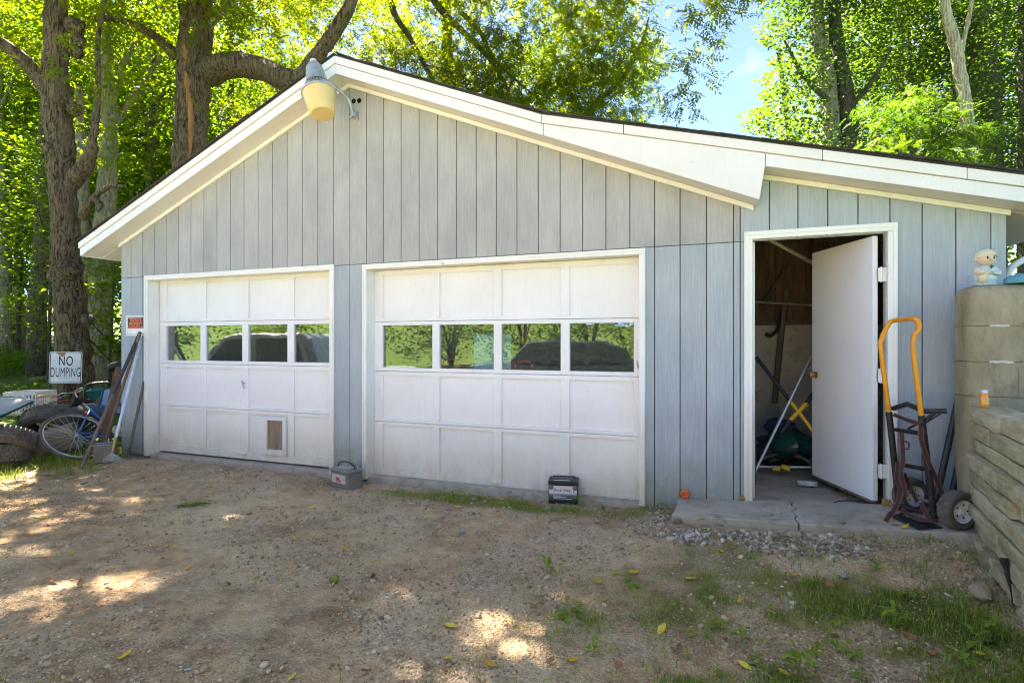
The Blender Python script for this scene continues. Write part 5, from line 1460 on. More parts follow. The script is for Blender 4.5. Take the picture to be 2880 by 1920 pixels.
MB().tube([P(2560, 1393, 3.82), P(2700, 1440, 3.40)], 0.012, 10).tube([P(2505, 1420, dF), P(2562, 1398, 3.8)], 0.010, 8).tube([P(2628, 1430, dN), P(2690, 1435, 3.42)], 0.012, 8).build('axle', M['steel'], ht, smooth=True)
def tyre_mesh(mb_t, Rr, wd, hole=None):
    hole = hole or Rr * 0.56
    sec = (Rr - hole) / 2
    prof = []
    k = 14
    for j in range(k):
        b = 2 * math.pi * j / k
        c_, s_ = math.cos(b), math.sin(b)
        rr = hole + sec + sec * (abs(c_) ** 0.7) * (1 if c_ > 0 else -1)
        prof.append((rr, wd * 0.52 * (abs(s_) ** 0.8) * (1 if s_ > 0 else -1)))
    n_ = 40
    vs, fs = [], []
    for i in range(n_):
        a = 2 * math.pi * i / n_
        for j, (r_, y_) in enumerate(prof):
            kk = 1 + (0.014 if (i % 2 == (j % 2)) and r_ > Rr - wd * 0.4 else 0)
            vs.append((r_ * kk * math.cos(a), y_, r_ * kk * math.sin(a)))
    for i in range(n_):
        for j in range(k): fs.append((i * k + j, i * k + (j + 1) % k, ((i + 1) % n_) * k + (j + 1) % k, ((i + 1) % n_) * k + j))
    return mb_t.add(vs, fs)
rimm = plain('rim_paint', (0.70, 0.71, 0.72), 0.45)
for c, rz in ((P(2693, 1434, 3.40), R(12)), (P(2560, 1391, 3.80), R(12))):
    wln = bpy.data.objects.new('wheel', None); col.objects.link(wln); wln.parent = ht; wln.location = c; wln.rotation_euler = (0, 0, rz)
    tyre_mesh(MB(), 0.124, 0.088).build('tyre', M['rubber'], wln, smooth=True, angle=60)
    MB().lathe([(0.0, 0.036), (0.018, 0.036), (0.02, 0.028), (0.036, 0.022), (0.056, 0.030), (0.072, 0.041), (0.072, -0.040), (0.0, -0.036)], 24, Matrix.Rotation(R(90), 4, 'X')).build('rim', rimm, wln, smooth=True)
    for k in range(5):
        an = 2 * math.pi * k / 5
        MB().lathe([(0.006, 0), (0.006, 0.003), (0, 0.004)], 8, Matrix.Translation((0.042 * math.cos(an), -0.026, 0.042 * math.sin(an))) @ Matrix.Rotation(R(90), 4, 'X')).build('bolt', M['black_metal'], wln)
q0, q1, q2, q3 = P(2505, 1458, 3.66), P(2583, 1487, 3.40), P(2652, 1484, 3.42), P(2548, 1440, 3.74)
zz = 0.128
MB().slab([(q0.x, q0.y), (q1.x, q1.y), (q2.x, q2.y), (q3.x, q3.y)], zz, zz + 0.006).build('toe_plate', M['black_metal'], ht)
strap = pm('ratchet_strap', (0.055, 0.040, 0.036), (0.028, 0.022, 0.020), 20, 0.85, 0.3, 90)
red = plain('strap_red', (0.34, 0.075, 0.05), 0.8)
def strap_run(pts, w_=0.016):
    q = path_smooth(pts, 5)
    for dx_, mt, ww in ((0, strap, w_), (w_ * 0.85, red, w_ * 0.11), (-w_ * 0.85, red, w_ * 0.11)):
        vs, fs = [], []
        for i, p in enumerate(q):
            t = (q[min(i + 1, len(q) - 1)] - q[max(i - 1, 0)]).normalized()
            v = Vector((-p.x, -p.y, EYE - p.z)).normalized()
            s = t.cross(v).normalized()
            o_ = v * (0.004 if mt is red else 0.002)
            vs += [p + s * (dx_ - ww) + o_, p + s * (dx_ + ww) + o_, p + s * (dx_ + ww) - v * 0.001, p + s * (dx_ - ww) - v * 0.001]
        for i in range(len(q) - 1):
            a = i * 4; b = a + 4
            fs += [(a, a + 1, b + 1, b), (a + 2, a + 3, b + 3, b + 2), (a + 1, a + 2, b + 2, b + 1), (a + 3, a, b, b + 3)]
        MB().add(vs, fs).build('strap' if mt is strap else 'strap_edge', mt, ht)
strap_run([P(2512, 1165, dF - .03), P(2550, 1180, 3.62), P(2590, 1192, dN - .03)], 0.013)
strap_run([P(2590, 1200, dN - .03), P(2592, 1240, dN - .03), P(2612, 1300, dN - .03), P(2640, 1360, dN), P(2652, 1395, dN)], 0.014)
strap_run([P(2536, 1215, 3.66), P(2540, 1290, 3.64), P(2535, 1330, 3.62), P(2548, 1395, 3.6)], 0.013)
strap_run([P(2526, 1300, 3.68), P(2522, 1350, 3.66), P(2532, 1370, 3.64), P(2522, 1420, 3.60), P(2490, 1465, 3.58)], 0.014)
strap_run([P(2534, 1430, 3.64), P(2570, 1455, 3.55), P(2610, 1462, 3.46), P(2640, 1465, 3.44)], 0.012)
strap_run([P(2590, 1412, 3.55), P(2600, 1435, 3.53), P(2612, 1455, 3.5)], 0.014)
strap_run([P(2542, 1330, 3.64), P(2560, 1370, 3.66), P(2580, 1410, 3.64)], 0.013)
MB().tube([P(2545, 1240, 3.64), P(2556, 1245, 3.63), P(2555, 1262, 3.62), P(2546, 1262, 3.63)], 0.006, 6).build('ratchet', M['black_metal'], ht)

# black poles leaning behind it
blackp = plain('black_pole', (0.022, 0.024, 0.028), 0.42)
for i, (a, b, r_) in enumerate((((2646, 1345), (2722, 1000), 0.020), ((2678, 1385), (2735, 1130), 0.018), ((2707, 1385), (2740, 1230), 0.015))):
    pa_ = P(a[0], a[1], 3.62 - 0.03 * i); pb_ = P(b[0], b[1], 3.70 - 0.02 * i)
    d_ = (pb_ - pa_)
    foot = pa_ - d_ * ((pa_.z - 0.12) / d_.z)
    tag(MB().tube([foot, pb_ + d_ * 0.15], r_, 12).build('pole', blackp, None, smooth=True), ['tallest of the black poles leaning behind the hand truck', 'middle black pole leaning behind the hand truck', 'shortest black pole half hidden by the stone wall'][i], 'pole', 'black poles leaning by the stone wall')

# something white and curved past the end of the lean-to: arm of a garden chair
gc = thing('garden_chair', 'white curved garden chair arm glimpsed past the garage corner', 'chair')
wp = plain('white_resin', (0.72, 0.74, 0.70), 0.5)
c0 = P(2868, 760, 4.6)
MB().tube(path_smooth([P(2836, 800, 4.5), P(2834, 772, 4.5), P(2845, 752, 4.5), P(2866, 738, 4.5), P(2890, 726, 4.5), P(2930, 712, 4.5)], 6), 0.026, 12).build('arm', wp, gc, smooth=True)
MB().box(c0.x + 0.10, c0.x + 0.55, 4.35, 4.85, 1.72, 1.75).build('seat', wp, gc, bev=0.01)
for dx_, dy_ in ((0.12, 4.4), (0.5, 4.4), (0.12, 4.8), (0.5, 4.8)):
    MB().tube([(c0.x + dx_, dy_, 1.74), (c0.x + dx_, dy_, 1.30)], 0.02, 8).build('leg', wp, gc)
MB().box(c0.x + 0.50, c0.x + 0.54, 4.35, 4.85, 1.75, 2.2).build('backrest', wp, gc, bev=0.01)

# ------------------------------------------------------------------ private property sign on the wall
ps = thing('property_sign', 'small orange and white private property notice on the left wall corner', 'sign', GAR_LOC, GAR_ROT)
s0u, s0z = L(354, 944, -0.02); s1u, s1z = L(408, 887, -0.02)
cu_, cz_ = (s0u + s1u) / 2, (s0z + s1z) / 2
sw_, sh_ = (s1u - s0u), (s1z - s0z)
wpl = plain('sign_white', (0.80, 0.80, 0.80), 0.45); bpl = plain('sign_black', (0.02, 0.02, 0.02), 0.5); opl = plain('sign_orange', (0.80, 0.115, 0.02), 0.5)
MB().box(s0u, s1u, -0.0175, -0.0145, s0z, s1z).build('plate', wpl, ps, bev=0.006)
def rect(n_, a, b, c, d, y, mt): return MB().box(cu_ + a * sw_ / 2, cu_ + b * sw_ / 2, y, -0.0176, cz_ + c * sh_ / 2, cz_ + d * sh_ / 2).build(n_, mt, ps)
for a, b, c, d in ((-0.90, 0.90, 0.86, 0.89), (-0.90, 0.90, -0.86, -0.83), (-0.90, -0.88, -0.83, 0.86), (0.88, 0.90, -0.83, 0.86)): rect('border', a, b, c, d, -0.0180, bpl)
rect('panel', -0.82, 0.82, -0.28, 0.80, -0.0181, bpl)
text('lettering', 'PRIVATE', 0.062, opl, ps, (cu_, -0.0184, cz_ + 0.54 * sh_ / 2), (R(90), 0, 0), 0.0004, bold=0.0028, sx=0.80)
text('lettering', 'PROPERTY', 0.062, opl, ps, (cu_, -0.0184, cz_ + 0.14 * sh_ / 2), (R(90), 0, 0), 0.0004, bold=0.0028, sx=0.72)
rect('rule', -0.80, 0.80, -0.24, -0.10, -0.0183, opl)

# ------------------------------------------------------------------ behind the panes and in the shed
pt = thing('painting', 'pale blue sky painting in a thin wooden frame behind the garage pane', 'painting', GAR_LOC, GAR_ROT)
pa0, pz0_ = L(1333, 1040, 0.20); pa1, pz1_ = L(1437, 939, 0.20)
def sky_paint():
    m, n, l, b = new_mat('painted_clouds')
    tc = n.new('ShaderNodeTexCoord').outputs['Object']
    t = noise(n, l, tc, 3.2, 6, 0.55)
    r = ramp(n, [(0.42, (0.14, 0.42, 0.62)), (0.52, (0.28, 0.55, 0.68)), (0.62, (0.75, 0.78, 0.76))])
    l.new(t.outputs['Fac'], r.inputs['Fac']); l.new(r.outputs['Color'], b.inputs['Base Color']); b.inputs['Roughness'].default_value = 0.6
    return m
MB().box(pa0, pa1, 0.20, 0.212, pz0_ - 0.75, pz1_).build('canvas', sky_paint(), pt)
for a, b, c, d in ((pa0 - 0.01, pa0, pz0_ - 0.75, pz1_), (pa1, pa1 + 0.01, pz0_ - 0.75, pz1_), (pa0 - 0.01, pa1 + 0.01, pz1_ + 0.0005, pz1_ + 0.012)):
    MB().box(a, b, 0.195, 0.218, c, d).build('frame', M['wood_raw'], pt)
def jug(x, y, label, yo):
    u, z_ = L(x, y, yo)
    o = thing('fuel_can', label, 'fuel can', GAR_LOC, GAR_ROT, 'red fuel cans behind the garage panes')
    rp = plain('fuel_red', (0.55, 0.055, 0.02), 0.4)
    MB().box(u - 0.13, u + 0.13, yo, yo + 0.16, z_ - 0.30, z_ - 0.02).build('body', rp, o, bev=0.04, seg=3)
    MB().tube(path_smooth([(u - 0.09, yo + 0.08, z_ - 0.03), (u - 0.07, yo + 0.08, z_ + 0.035), (u + 0.05, yo + 0.08, z_ + 0.04), (u + 0.09, yo + 0.08, z_ - 0.03)], 5), 0.014, 10).build('grip', rp, o, smooth=True)
    MB().lathe([(0.03, 0), (0.03, 0.03), (0.018, 0.04), (0.014, 0.08)], 14, Matrix.Translation((u - 0.10, yo + 0.08, z_ - 0.025))).build('spout', rp, o, smooth=True)
    return z_ - 0.30, u
zb1, u1_ = jug(1266, 1024, 'red fuel can with a loop grip behind the second pane of the wide door', 0.19)
zb2, u2_ = jug(1468, 1030, 'red fuel can behind the third pane of the wide door', 0.19)
sf = thing('garage_shelf', 'plain timber shelf carrying fuel cans behind the wide door', 'shelf', GAR_LOC, GAR_ROT)
MB().box(-1.2, 1.0, 0.18, 0.62, min(zb1, zb2) - 0.03, min(zb1, zb2) - 0.001).build('board', M['wood_raw'], sf)
for a in (-1.15, 0.93): MB().box(a, a + 0.05, 0.3, 0.6, -0.061, min(zb1, zb2) - 0.031).build('leg', M['wood_raw'], sf)
cb = thing('cardboard_flap', 'brown cardboard box with an open flap behind the second pane', 'box', GAR_LOC, GAR_ROT)
bu0, bz0 = L(1268, 1040, 0.24); bu1, bz1 = L(1330, 1008, 0.24)
MB().prism([(bu0, bz0 - 0.2), (bu1 + 0.05, bz0 - 0.2), (bu1 + 0.05, bz0 + 0.02), (bu1, bz1), (bu1 - 0.12, bz1 + 0.01), (bu0, bz0 + 0.01)], 0.36, 0.5).build('carton', plain('cardboard', (0.42, 0.25, 0.12), 0.8), cb)

def shed_pt(x, y, v): u, z_ = L(x, y, v); return Vector((u, v, z_))
def shed_thing(name, label, cat): return thing(name, label, cat, GAR_LOC, GAR_ROT)
yel = plain('tool_yellow', (0.72, 0.46, 0.02), 0.4); gripm = plain('tool_grip', (0.02, 0.02, 0.022), 0.6)
k5 = lambda x, y: (2050 + x / 1.742, 600 + y / 1.742)
o = shed_thing('lopper', 'long yellow and black handled lopper leaning inside the shed', 'lopper')
MB().tube([shed_pt(*k5(133, 703), 0.95), shed_pt(*k5(305, 925), 0.85)], 0.017, 10).build('grip', gripm, o, smooth=True)
MB().tube([shed_pt(*k5(303, 922), 0.85), shed_pt(*k5(415, 1068), 0.78)], 0.016, 10).build('handle', yel, o, smooth=True)
o = shed_thing('push_broom', 'yellow and black handled tool crossing the lopper in the shed', 'broom')
MB().tube([shed_pt(*k5(298, 1015), 0.80), shed_pt(*k5(380, 930), 0.86)], 0.020, 10).build('handle', yel, o, smooth=True)
MB().tube([shed_pt(*k5(378, 932), 0.86), shed_pt(*k5(425, 870), 0.90)], 0.021, 10).build('grip', gripm, o, smooth=True)
MB().tube([shed_pt(*k5(255, 1075), 0.78), shed_pt(*k5(300, 1012), 0.80)], 0.024, 10).build('shaft', gripm, o, smooth=True)
o = shed_thing('aluminium_pole', 'long bright aluminium pole slanting across the shed doorway', 'pole')
MB().tube([shed_pt(*k5(128, 1262), 0.52), shed_pt(*k5(398, 715), 0.95)], 0.013, 10).build('tube', M['alu'], o, smooth=True)
MB().tube([shed_pt(*k5(396, 719), 0.95), shed_pt(*k5(406, 700), 0.96)], 0.017, 10).build('collar', plain('tool_green', (0.30, 0.42, 0.04), 0.5), o, smooth=True)
MB().tube([shed_pt(*k5(124, 1268), 0.515), shed_pt(*k5(130, 1256), 0.525)], 0.017, 10).build('end_cap', M['steel'], o, smooth=True)
o = shed_thing('scythe', 'old wooden scythe shaft with a hooked iron hanging on the shed wall', 'scythe')
MB().tube(path_smooth([shed_pt(*k5(285, 370), 2.2), shed_pt(*k5(265, 520), 2.2), shed_pt(*k5(245, 700), 2.2), shed_pt(*k5(225, 930), 2.2)], 5), 0.034, 10).build('shaft', M['wood_grey'], o, smooth=True)
MB().tube(path_smooth([shed_pt(*k5(250, 480), 2.18), shed_pt(*k5(240, 560), 2.16), shed_pt(*k5(205, 600), 2.15), shed_pt(*k5(178, 590), 2.15)], 5), 0.018, 8).build('hook', M['black_metal'], o, smooth=True)
o = shed_thing('curtain_rod', 'thin grey rod lying along the ledge inside the shed', 'rod')
MB().tube([shed_pt(*k5(118, 432), 2.1), shed_pt(*k5(430, 450), 2.1)], 0.012, 8).build('rod', M['steel'], o, smooth=True)
o = shed_thing('brace_stick', 'slanted wooden stick propped above the shed ledge', 'stick')
MB().tube([shed_pt(*k5(165, 450), 2.2), shed_pt(*k5(290, 245), 2.25)], 0.016, 8).build('stick', M['wood_grey'], o, smooth=True)
o = shed_thing('conduit', 'white pipe running under the shed rafters', 'pipe')
MB().tube([shed_pt(*k5(205, 132), 1.0), shed_pt(*k5(420, 248), 1.6)], 0.018, 8).build('pipe', plain('white_plastic', (0.78, 0.78, 0.76), 0.4), o, smooth=True)
# dark green plastic heap and oddments on the floor
def lump(name, label, cat, x, y, v, r_, sq, mt, seed):
    o_ = shed_thing(name, label, cat)
    c = shed_pt(*k5(x, y), v)
    vs, fs, n_, m_ = [], [], 10, 18
    for i in range(n_ + 1):
        a = math.pi * i / n_
        for j in range(m_):
            b = 2 * math.pi * j / m_
            d_ = Vector((math.sin(a) * math.cos(b), math.sin(a) * math.sin(b), math.cos(a)))
            q = r_ * (1 + 0.35 * mnoise.noise(d_ * 1.6 + Vector((seed, 0, 0))) + 0.12 * abs(mnoise.noise(d_ * 5 + Vector((0, seed, 0)))))
            vs.append((c.x + d_.x * q * sq[0], c.y + d_.y * q * sq[1], c.z + d_.z * q * sq[2]))
    for i in range(n_):
        for j in range(m_): fs.append((i * m_ + j, i * m_ + (j + 1) % m_, (i + 1) * m_ + (j + 1) % m_, (i + 1) * m_ + j))
    MB().add(vs, fs).build('sheet', mt, o_, smooth=True, angle=35)
lump('plastic_tarp', 'shiny dark green plastic tarp heaped at the back of the shed', 'tarp', 300, 1125, 1.35, 0.19, (1.2, 1.0, 0.75), plain('tarp_green', (0.012, 0.075, 0.072), 0.22), 1)
lump('leaf_bag', 'dark bag slumped under the green tarp in the shed', 'bag', 190, 1165, 1.45, 0.19, (1.0, 1.0, 0.7), plain('bag_dark', (0.03, 0.03, 0.032), 0.5), 4)
lump('leaf_bag', 'dark bag slumped behind the shed door edge', 'bag', 385, 1190, 1.40, 0.15, (1.0, 1.0, 0.8), plain('bag_dark', (0.03, 0.03, 0.032), 0.5), 7)
lump('blue_brush', 'worn dark blue brush head standing above the tarp', 'brush', 250, 1040, 1.55, 0.10, (1.5, 0.7, 0.8), plain('brush_blue', (0.02, 0.05, 0.11), 0.8), 9)
o = shed_thing('blue_bin', 'blue plastic bin just inside the left of the shed doorway', 'bin')
c = shed_pt(*k5(112, 1130), 0.60)
MB().box(c.x - 0.18, c.x + 0.03, 0.5, 0.8, 0.06, 0.06 + 0.36).build('body', plain('bin_blue', (0.03, 0.13, 0.26), 0.45), o, bev=0.01)
MB().box(c.x - 0.19, c.x + 0.04, 0.49, 0.81, 0.421, 0.445).build('rim', plain('bin_blue', (0.03, 0.13, 0.26), 0.45), o, bev=0.006)
o = shed_thing('floor_pole', 'grey tube with yellow grips lying across the shed floor', 'pole')
MB().tube([shed_pt(*k5(130, 1240), 0.95), shed_pt(*k5(420, 1243), 0.95)], 0.014, 10).build('tube', M['steel'], o, smooth=True)
MB().tube([shed_pt(*k5(215, 1250), 0.90), shed_pt(*k5(252, 1250), 0.90)], 0.02, 10).build('grip', yel, o, smooth=True)
MB().tube([shed_pt(*k5(256, 1238), 0.88), shed_pt(*k5(298, 1252), 0.88)], 0.024, 10).build('grip', yel, o, smooth=True)
o = shed_thing('crushed_can', 'flattened white can beside the foot of the shed door', 'can')
c = shed_pt(*k5(385, 1282), 0.62)
MB().lathe([(0, 0), (0.06, 0.0), (0.066, 0.008), (0.066, 0.034), (0.06, 0.042), (0.0, 0.040)], 20, Matrix.Translation((c.x, c.y, 0.062)) @ Matrix.Rotation(R(-12), 4, 'X'), sx=1.25).build('can', pm('dented_white', (0.66, 0.67, 0.66), (0.30, 0.31, 0.32), 22, 0.5, 0.4, 50), o, smooth=True)
for k in range(5):
    o = shed_thing('scrap_stick', ['bent brown stick in the clutter on the shed floor', 'short grey stick in the clutter on the shed floor', 'curled black hose in the clutter on the shed floor', 'long pale lath in the clutter on the shed floor', 'thin dark cane in the clutter on the shed floor'][k], 'stick')
    a = [(330, 1190), (160, 1205), (270, 1215), (320, 1170), (200, 1215)][k]; b = [(400, 1222), (240, 1180), (380, 1215), (410, 1240), (330, 1190)][k]
    v0 = 1.05 + 0.05 * k
    m1 = ((a[0] + b[0]) / 2, (a[1] + b[1]) / 2 - (25 if k == 2 else 6))
    MB().tube(path_smooth([shed_pt(*k5(*a), v0), shed_pt(*k5(*m1), v0 + 0.05), shed_pt(*k5(*b), v0)], 5), 0.012, 8).build('stick', [M['wood_raw'], M['wood_grey'], gripm, M['wood_raw'], M['wood_dark']][k], o, smooth=True)
# black cord on the step
o = thing('cord', 'loop of thin black cord on the step by the open door', 'cord')
cpts = [Vector(W(2.62 + 0.12 * math.cos(t * 1.3) + 0.10 * t / 3, 0.02 + 0.05 * math.sin(t * 2.1), 0.112)) for t in np.linspace(0, 4.2, 14)]
MB().tube(path_smooth(cpts, 3), 0.0035, 6).build('loop', gripm, o, smooth=True)

# ------------------------------------------------------------------ the junk heap at the left corner
def gz(p): return gh(p.x, p.y)
# road sign
sg = thing('dumping_sign', 'white NO DUMPING road sign on a thin black post', 'sign', tuple(P(185, 1033, 7.6)), (0, 0, R(20)))
sg.rotation_euler = (0, R(1.2), R(24))
hw = 0.185
def rrect(w_, h_, r_, n_=6):
    out = []
    for cx_, cz_, a0 in ((w_ - r_, h_ - r_, 0), (-w_ + r_, h_ - r_, 90), (-w_ + r_, -h_ + r_, 180), (w_ - r_, -h_ + r_, 270)):
        for i in range(n_ + 1):
            a = R(a0 + 90 * i / n_); out.append((cx_ + r_ * math.cos(a), cz_ + r_ * math.sin(a)))
    return out
signw = pm('sign_enamel', (0.66, 0.70, 0.68), (0.55, 0.59, 0.57), 4, 0.4, 0.05, 40, dirt=(0.40, 0.42, 0.36), dirt_amt=0.35)
hh = 0.222
MB().prism(rrect(hw, hh, 0.03), -0.002, 0.002).build('plate', signw, sg)
outer, inner = rrect(hw - 0.008, hh - 0.008, 0.024), rrect(hw - 0.016, hh - 0.016, 0.018)
n_ = len(outer)
MB().add([(x, -0.0032, z) for x, z in outer] + [(x, -0.0032, z) for x, z in inner] + [(x, -0.0021, z) for x, z in outer] + [(x, -0.0021, z) for x, z in inner],
         [(i, (i + 1) % n_, n_ + (i + 1) % n_, n_ + i) for i in range(n_)] + [(2 * n_ + i, 3 * n_ + i, 3 * n_ + (i + 1) % n_, 2 * n_ + (i + 1) % n_) for i in range(n_)]).build('border', bpl, sg)
text('lettering', 'NO', 0.19, bpl, sg, (0.0, -0.0032, 0.085), (R(90), 0, 0), 0.0008, bold=0.0009, sx=0.54)
text('lettering', 'DUMPING', 0.19, bpl, sg, (0.0, -0.0032, -0.075), (R(90), 0, 0), 0.0008, bold=0.0, sx=0.375)
st_ = [(-0.12, 0.213), (0.0, 0.213), (-0.01, 0.175), (-0.035, 0.150), (-0.06, 0.155), (-0.085, 0.185), (-0.11, 0.200)]
MB().prism(st_, -0.0031, -0.0022).build('rust_stain', pm('rust_stain', (0.42, 0.22, 0.07), (0.30, 0.15, 0.05), 20, 0.7), sg)
MB().tube([(-0.176, 0.012, 0.16), (-0.176, 0.012, -1.15)], 0.013, 8).build('post', M['black_metal'], sg)

# plastic crate
crt = thing('milk_crate', 'white slotted plastic crate on top of the junk heap', 'crate', tuple(P(86, 1143, 7.3)), (0, 0, R(8)))
crt.location.z = P(86, 1162, 7.3).z
cwm = plain('crate_white', (0.78, 0.70, 0.66), 0.5)
def crate_wall(mb_, mx):
    w_, h_, t_ = 0.19, 0.30, 0.008
    mb_.box(-w_, w_, -t_, t_, h_ - 0.035, h_, mx).box(-w_, w_, -t_, t_, 0, 0.03, mx).box(-w_, w_, -t_, t_, 0.15, 0.165, mx).box(-w_, w_, -t_ * 1.4, t_ * 1.4, h_ - 0.012, h_ + 0.002, mx)
    n_ = 9
    for k in range(n_ + 1):
        x = -w_ + 2 * w_ * k / n_
        mb_.box(x - 0.009, x + 0.009, -t_ * 0.9, t_ * 0.9, 0.03, h_ - 0.035, mx)
for k in range(4):
    mbw = MB(); crate_wall(mbw, Matrix.Rotation(R(90 * k), 4, 'Z') @ Matrix.Translation((0, -0.19, 0))); mbw.build('side', cwm, crt)
MB().box(-0.185, 0.185, -0.185, 0.185, 0.0, 0.012).build('bottom', cwm, crt)

# tyres
def car_tyre(label, c, rot, Rr=0.33, wd=0.20, hole=0.19):
    t = thing('tyre', label, 'tyre', tuple(c), rot, 'old car tyres on the junk heap')
    k = 20; n_ = 56; prof = []
    sec = (Rr - hole) / 2
    for j in range(k):
        b = 2 * math.pi * j / k
        c_, s_ = math.cos(b), math.sin(b)
        prof.append((hole + sec + sec * math.copysign(abs(c_) ** 0.55, c_), wd / 2 * math.copysign(abs(s_) ** 0.6, s_)))
    vs, fs = [], []
    for i in range(n_):
        a = 2 * math.pi * i / n_
        for j, (r_, y_) in enumerate(prof): vs.append((r_ * math.cos(a), y_, r_ * math.sin(a)))
    for i in range(n_):
        for j in range(k):
            if k * 0.42 < j < k * 0.58: continue          # open towards the rim
            fs.append((i * k + j, i * k + (j + 1) % k, ((i + 1) % n_) * k + (j + 1) % k, ((i + 1) % n_) * k + j))
    MB().add(vs, fs).build('carcass', M['rubber'], t, smooth=True, angle=50)
    tr_ = MB()
    for row in range(5):
        y_ = -wd * 0.36 + wd * 0.72 * row / 4
        for i in range(44):
            a = 2 * math.pi * (i + 0.5 * (row % 2)) / 44; da = 0.052
            r0, r1 = Rr * 0.985, Rr * 1.018
            q = []
            for r_ in (r0, r1):
                for aa in (a - da, a + da):
                    for yy in (y_ - wd * 0.066, y_ + wd * 0.066): q.append((r_ * math.cos(aa), yy, r_ * math.sin(aa)))
            tr_.add(q, [(4, 5, 7, 6), (0, 4, 6, 2), (1, 3, 7, 5), (0, 1, 5, 4), (2, 6, 7, 3)])
    tag(tr_.build('tread', M['rubber'], t), None, None, None, 'stuff')
    MB().torus(hole + 0.012, 0.006, 48, 6, Matrix.Translation((0, -wd * 0.40, 0))).torus(hole + sec * 1.1, 0.004, 48, 6, Matrix.Translation((0, -wd * 0.50, 0))).build('bead', M['rubber_dk'], t, smooth=True)
    return t
car_tyre('worn tyre lying flat and sunlit at the left end of the heap', P(0, 1240, 5.95), (R(62), R(8), R(30)), 0.32, 0.20, 0.18)
car_tyre('upright treaded tyre tilted beside the grey boat', P(138, 1194, 6.85), (R(46), R(-6), R(14)), 0.29, 0.20, 0.16)
car_tyre('buried tyre under the far left of the heap', P(-30, 1275, 5.9), (R(80), R(0), R(10)), 0.34, 0.2, 0.2)
car_tyre('dark tyre lying behind the bicycle wheel', P(300, 1178, 7.6), (R(30), R(10), R(40)), 0.32, 0.2, 0.18)

# upturned boat: grey skin, teal edge
bo = thing('boat', 'upturned grey boat hull with a teal edge at the far left', 'boat', tuple(P(-150, 1172, 6.45)), (R(30), R(-11), R(24)))
def hull(scale_y, z_of):
    vs, fs = [], []
    n_, m_ = 16, 10
    for i in range(n_ + 1):
        t = i / n_; x = -0.9 + 1.72 * t
        half = 0.36 * (1 - max(0, (t - 0.45) / 0.55) ** 2.2) * scale_y
        for j in range(m_ + 1):
            f = -1 + 2 * j / m_
            vs.append((x, f * half, z_of(t, f)))
    for i in range(n_):
        for j in range(m_): fs.append((i * (m_ + 1) + j, (i + 1) * (m_ + 1) + j, (i + 1) * (m_ + 1) + j + 1, i * (m_ + 1) + j + 1))
    return vs, fs, n_, m_
vs, fs, n_, m_ = hull(1.0, lambda t, f: 0.11 * (1 - abs(f) ** 2.5) * (1 - 0.7 * t ** 3))
MB().add(vs, fs).build('hull', pm('scuffed_grey_hull', (0.36, 0.37, 0.39), (0.25, 0.26, 0.275), 3.5, 0.5, 0.2, 50, stretch=(0.5, 2, 2), dirt=(0.30, 0.27, 0.23), dirt_amt=0.5), bo, smooth=True)
edge = []
for sgn in (-1, 1):
    va, vb = [], []
    for i in range(17):
        t = i / 16; x = -0.9 + 1.72 * t
        half = 0.36 * (1 - max(0, (t - 0.45) / 0.55) ** 2.2)
        va.append((x, sgn * (half + 0.012), 0.004)); vb.append((x, sgn * (half - 0.03), -0.10 + 0.06 * t))
    mbx = MB().add(va + vb, [(i, i + 1, 17 + i + 1, 17 + i) for i in range(16)])
    mbx.build('gunwale', plain('teal_plastic', (0.005, 0.20, 0.175), 0.4), bo, smooth=True)

# taupe plastic tank / tub on its side
tk = thing('plastic_tub', 'muddy taupe plastic tub lying on its side behind the bicycle wheel', 'tub', tuple(P(135, 1244, 6.62)), (R(4), R(-14), R(26)))
mbx = MB()
secs = [(-0.30, 0.105, 0.12), (-0.28, 0.12, 0.15), (-0.1, 0.145, 0.17), (0.15, 0.16, 0.18), (0.28, 0.165, 0.185), (0.30, 0.155, 0.17)]
vs, fs = [], []
m_ = 24
for x, hz_, hy_ in secs:
    for j in range(m_):
        a = 2 * math.pi * j / m_
        vs.append((x, hy_ * math.copysign(abs(math.cos(a)) ** 0.45, math.cos(a)), hz_ * math.copysign(abs(math.sin(a)) ** 0.45, math.sin(a))))
for i in range(len(secs) - 1):
    for j in range(m_): fs.append((i * m_ + j, i * m_ + (j + 1) % m_, (i + 1) * m_ + (j + 1) % m_, (i + 1) * m_ + j))
fs += [tuple(range(m_ - 1, -1, -1)), tuple(range((len(secs) - 1) * m_, len(secs) * m_))]
MB().add(vs, fs).build('shell', pm('muddy_taupe', (0.225, 0.172, 0.122), (0.15, 0.11, 0.078), 4, 0.6, 0.2, 50, dirt=(0.12, 0.09, 0.06), dirt_amt=0.6), tk, smooth=True, angle=50)
# dark grey rolled mat / fender
rl = thing('rubber_roll', 'dark grey rubber roll with an open end above the bicycle wheel', 'roll', tuple(P(238, 1165, 7.05)), (R(0), R(6), R(35)))
pr = []
for i in range(30):
    a = R(20 + 400 * i / 29); r_ = 0.15 - 0.035 * i / 29
    pr.append((r_ * math.cos(a), r_ * math.sin(a)))
vs, fs = [], []
for x in (-0.42, 0.22):
    vs += [(x, a * 1.25, b * 0.85) for a, b in pr] + [(x, a * 1.14, b * 0.77) for a, b in pr]
k = 30
for i in range(k - 1):
    fs += [(i, i + 1, 2 * k + i + 1, 2 * k + i), (k + i, 3 * k + i, 3 * k + i + 1, k + i + 1), (i, k + i, k + i + 1, i + 1), (2 * k + i, 2 * k + i + 1, 3 * k + i + 1, 3 * k + i)]
MB().add(vs, fs).build('sheet', pm('dusty_black_rubber', (0.085, 0.085, 0.088), (0.045, 0.045, 0.047), 5, 0.7, 0.2, 60), rl, smooth=True, angle=60)
rf = P(243, 1162, 6.85)
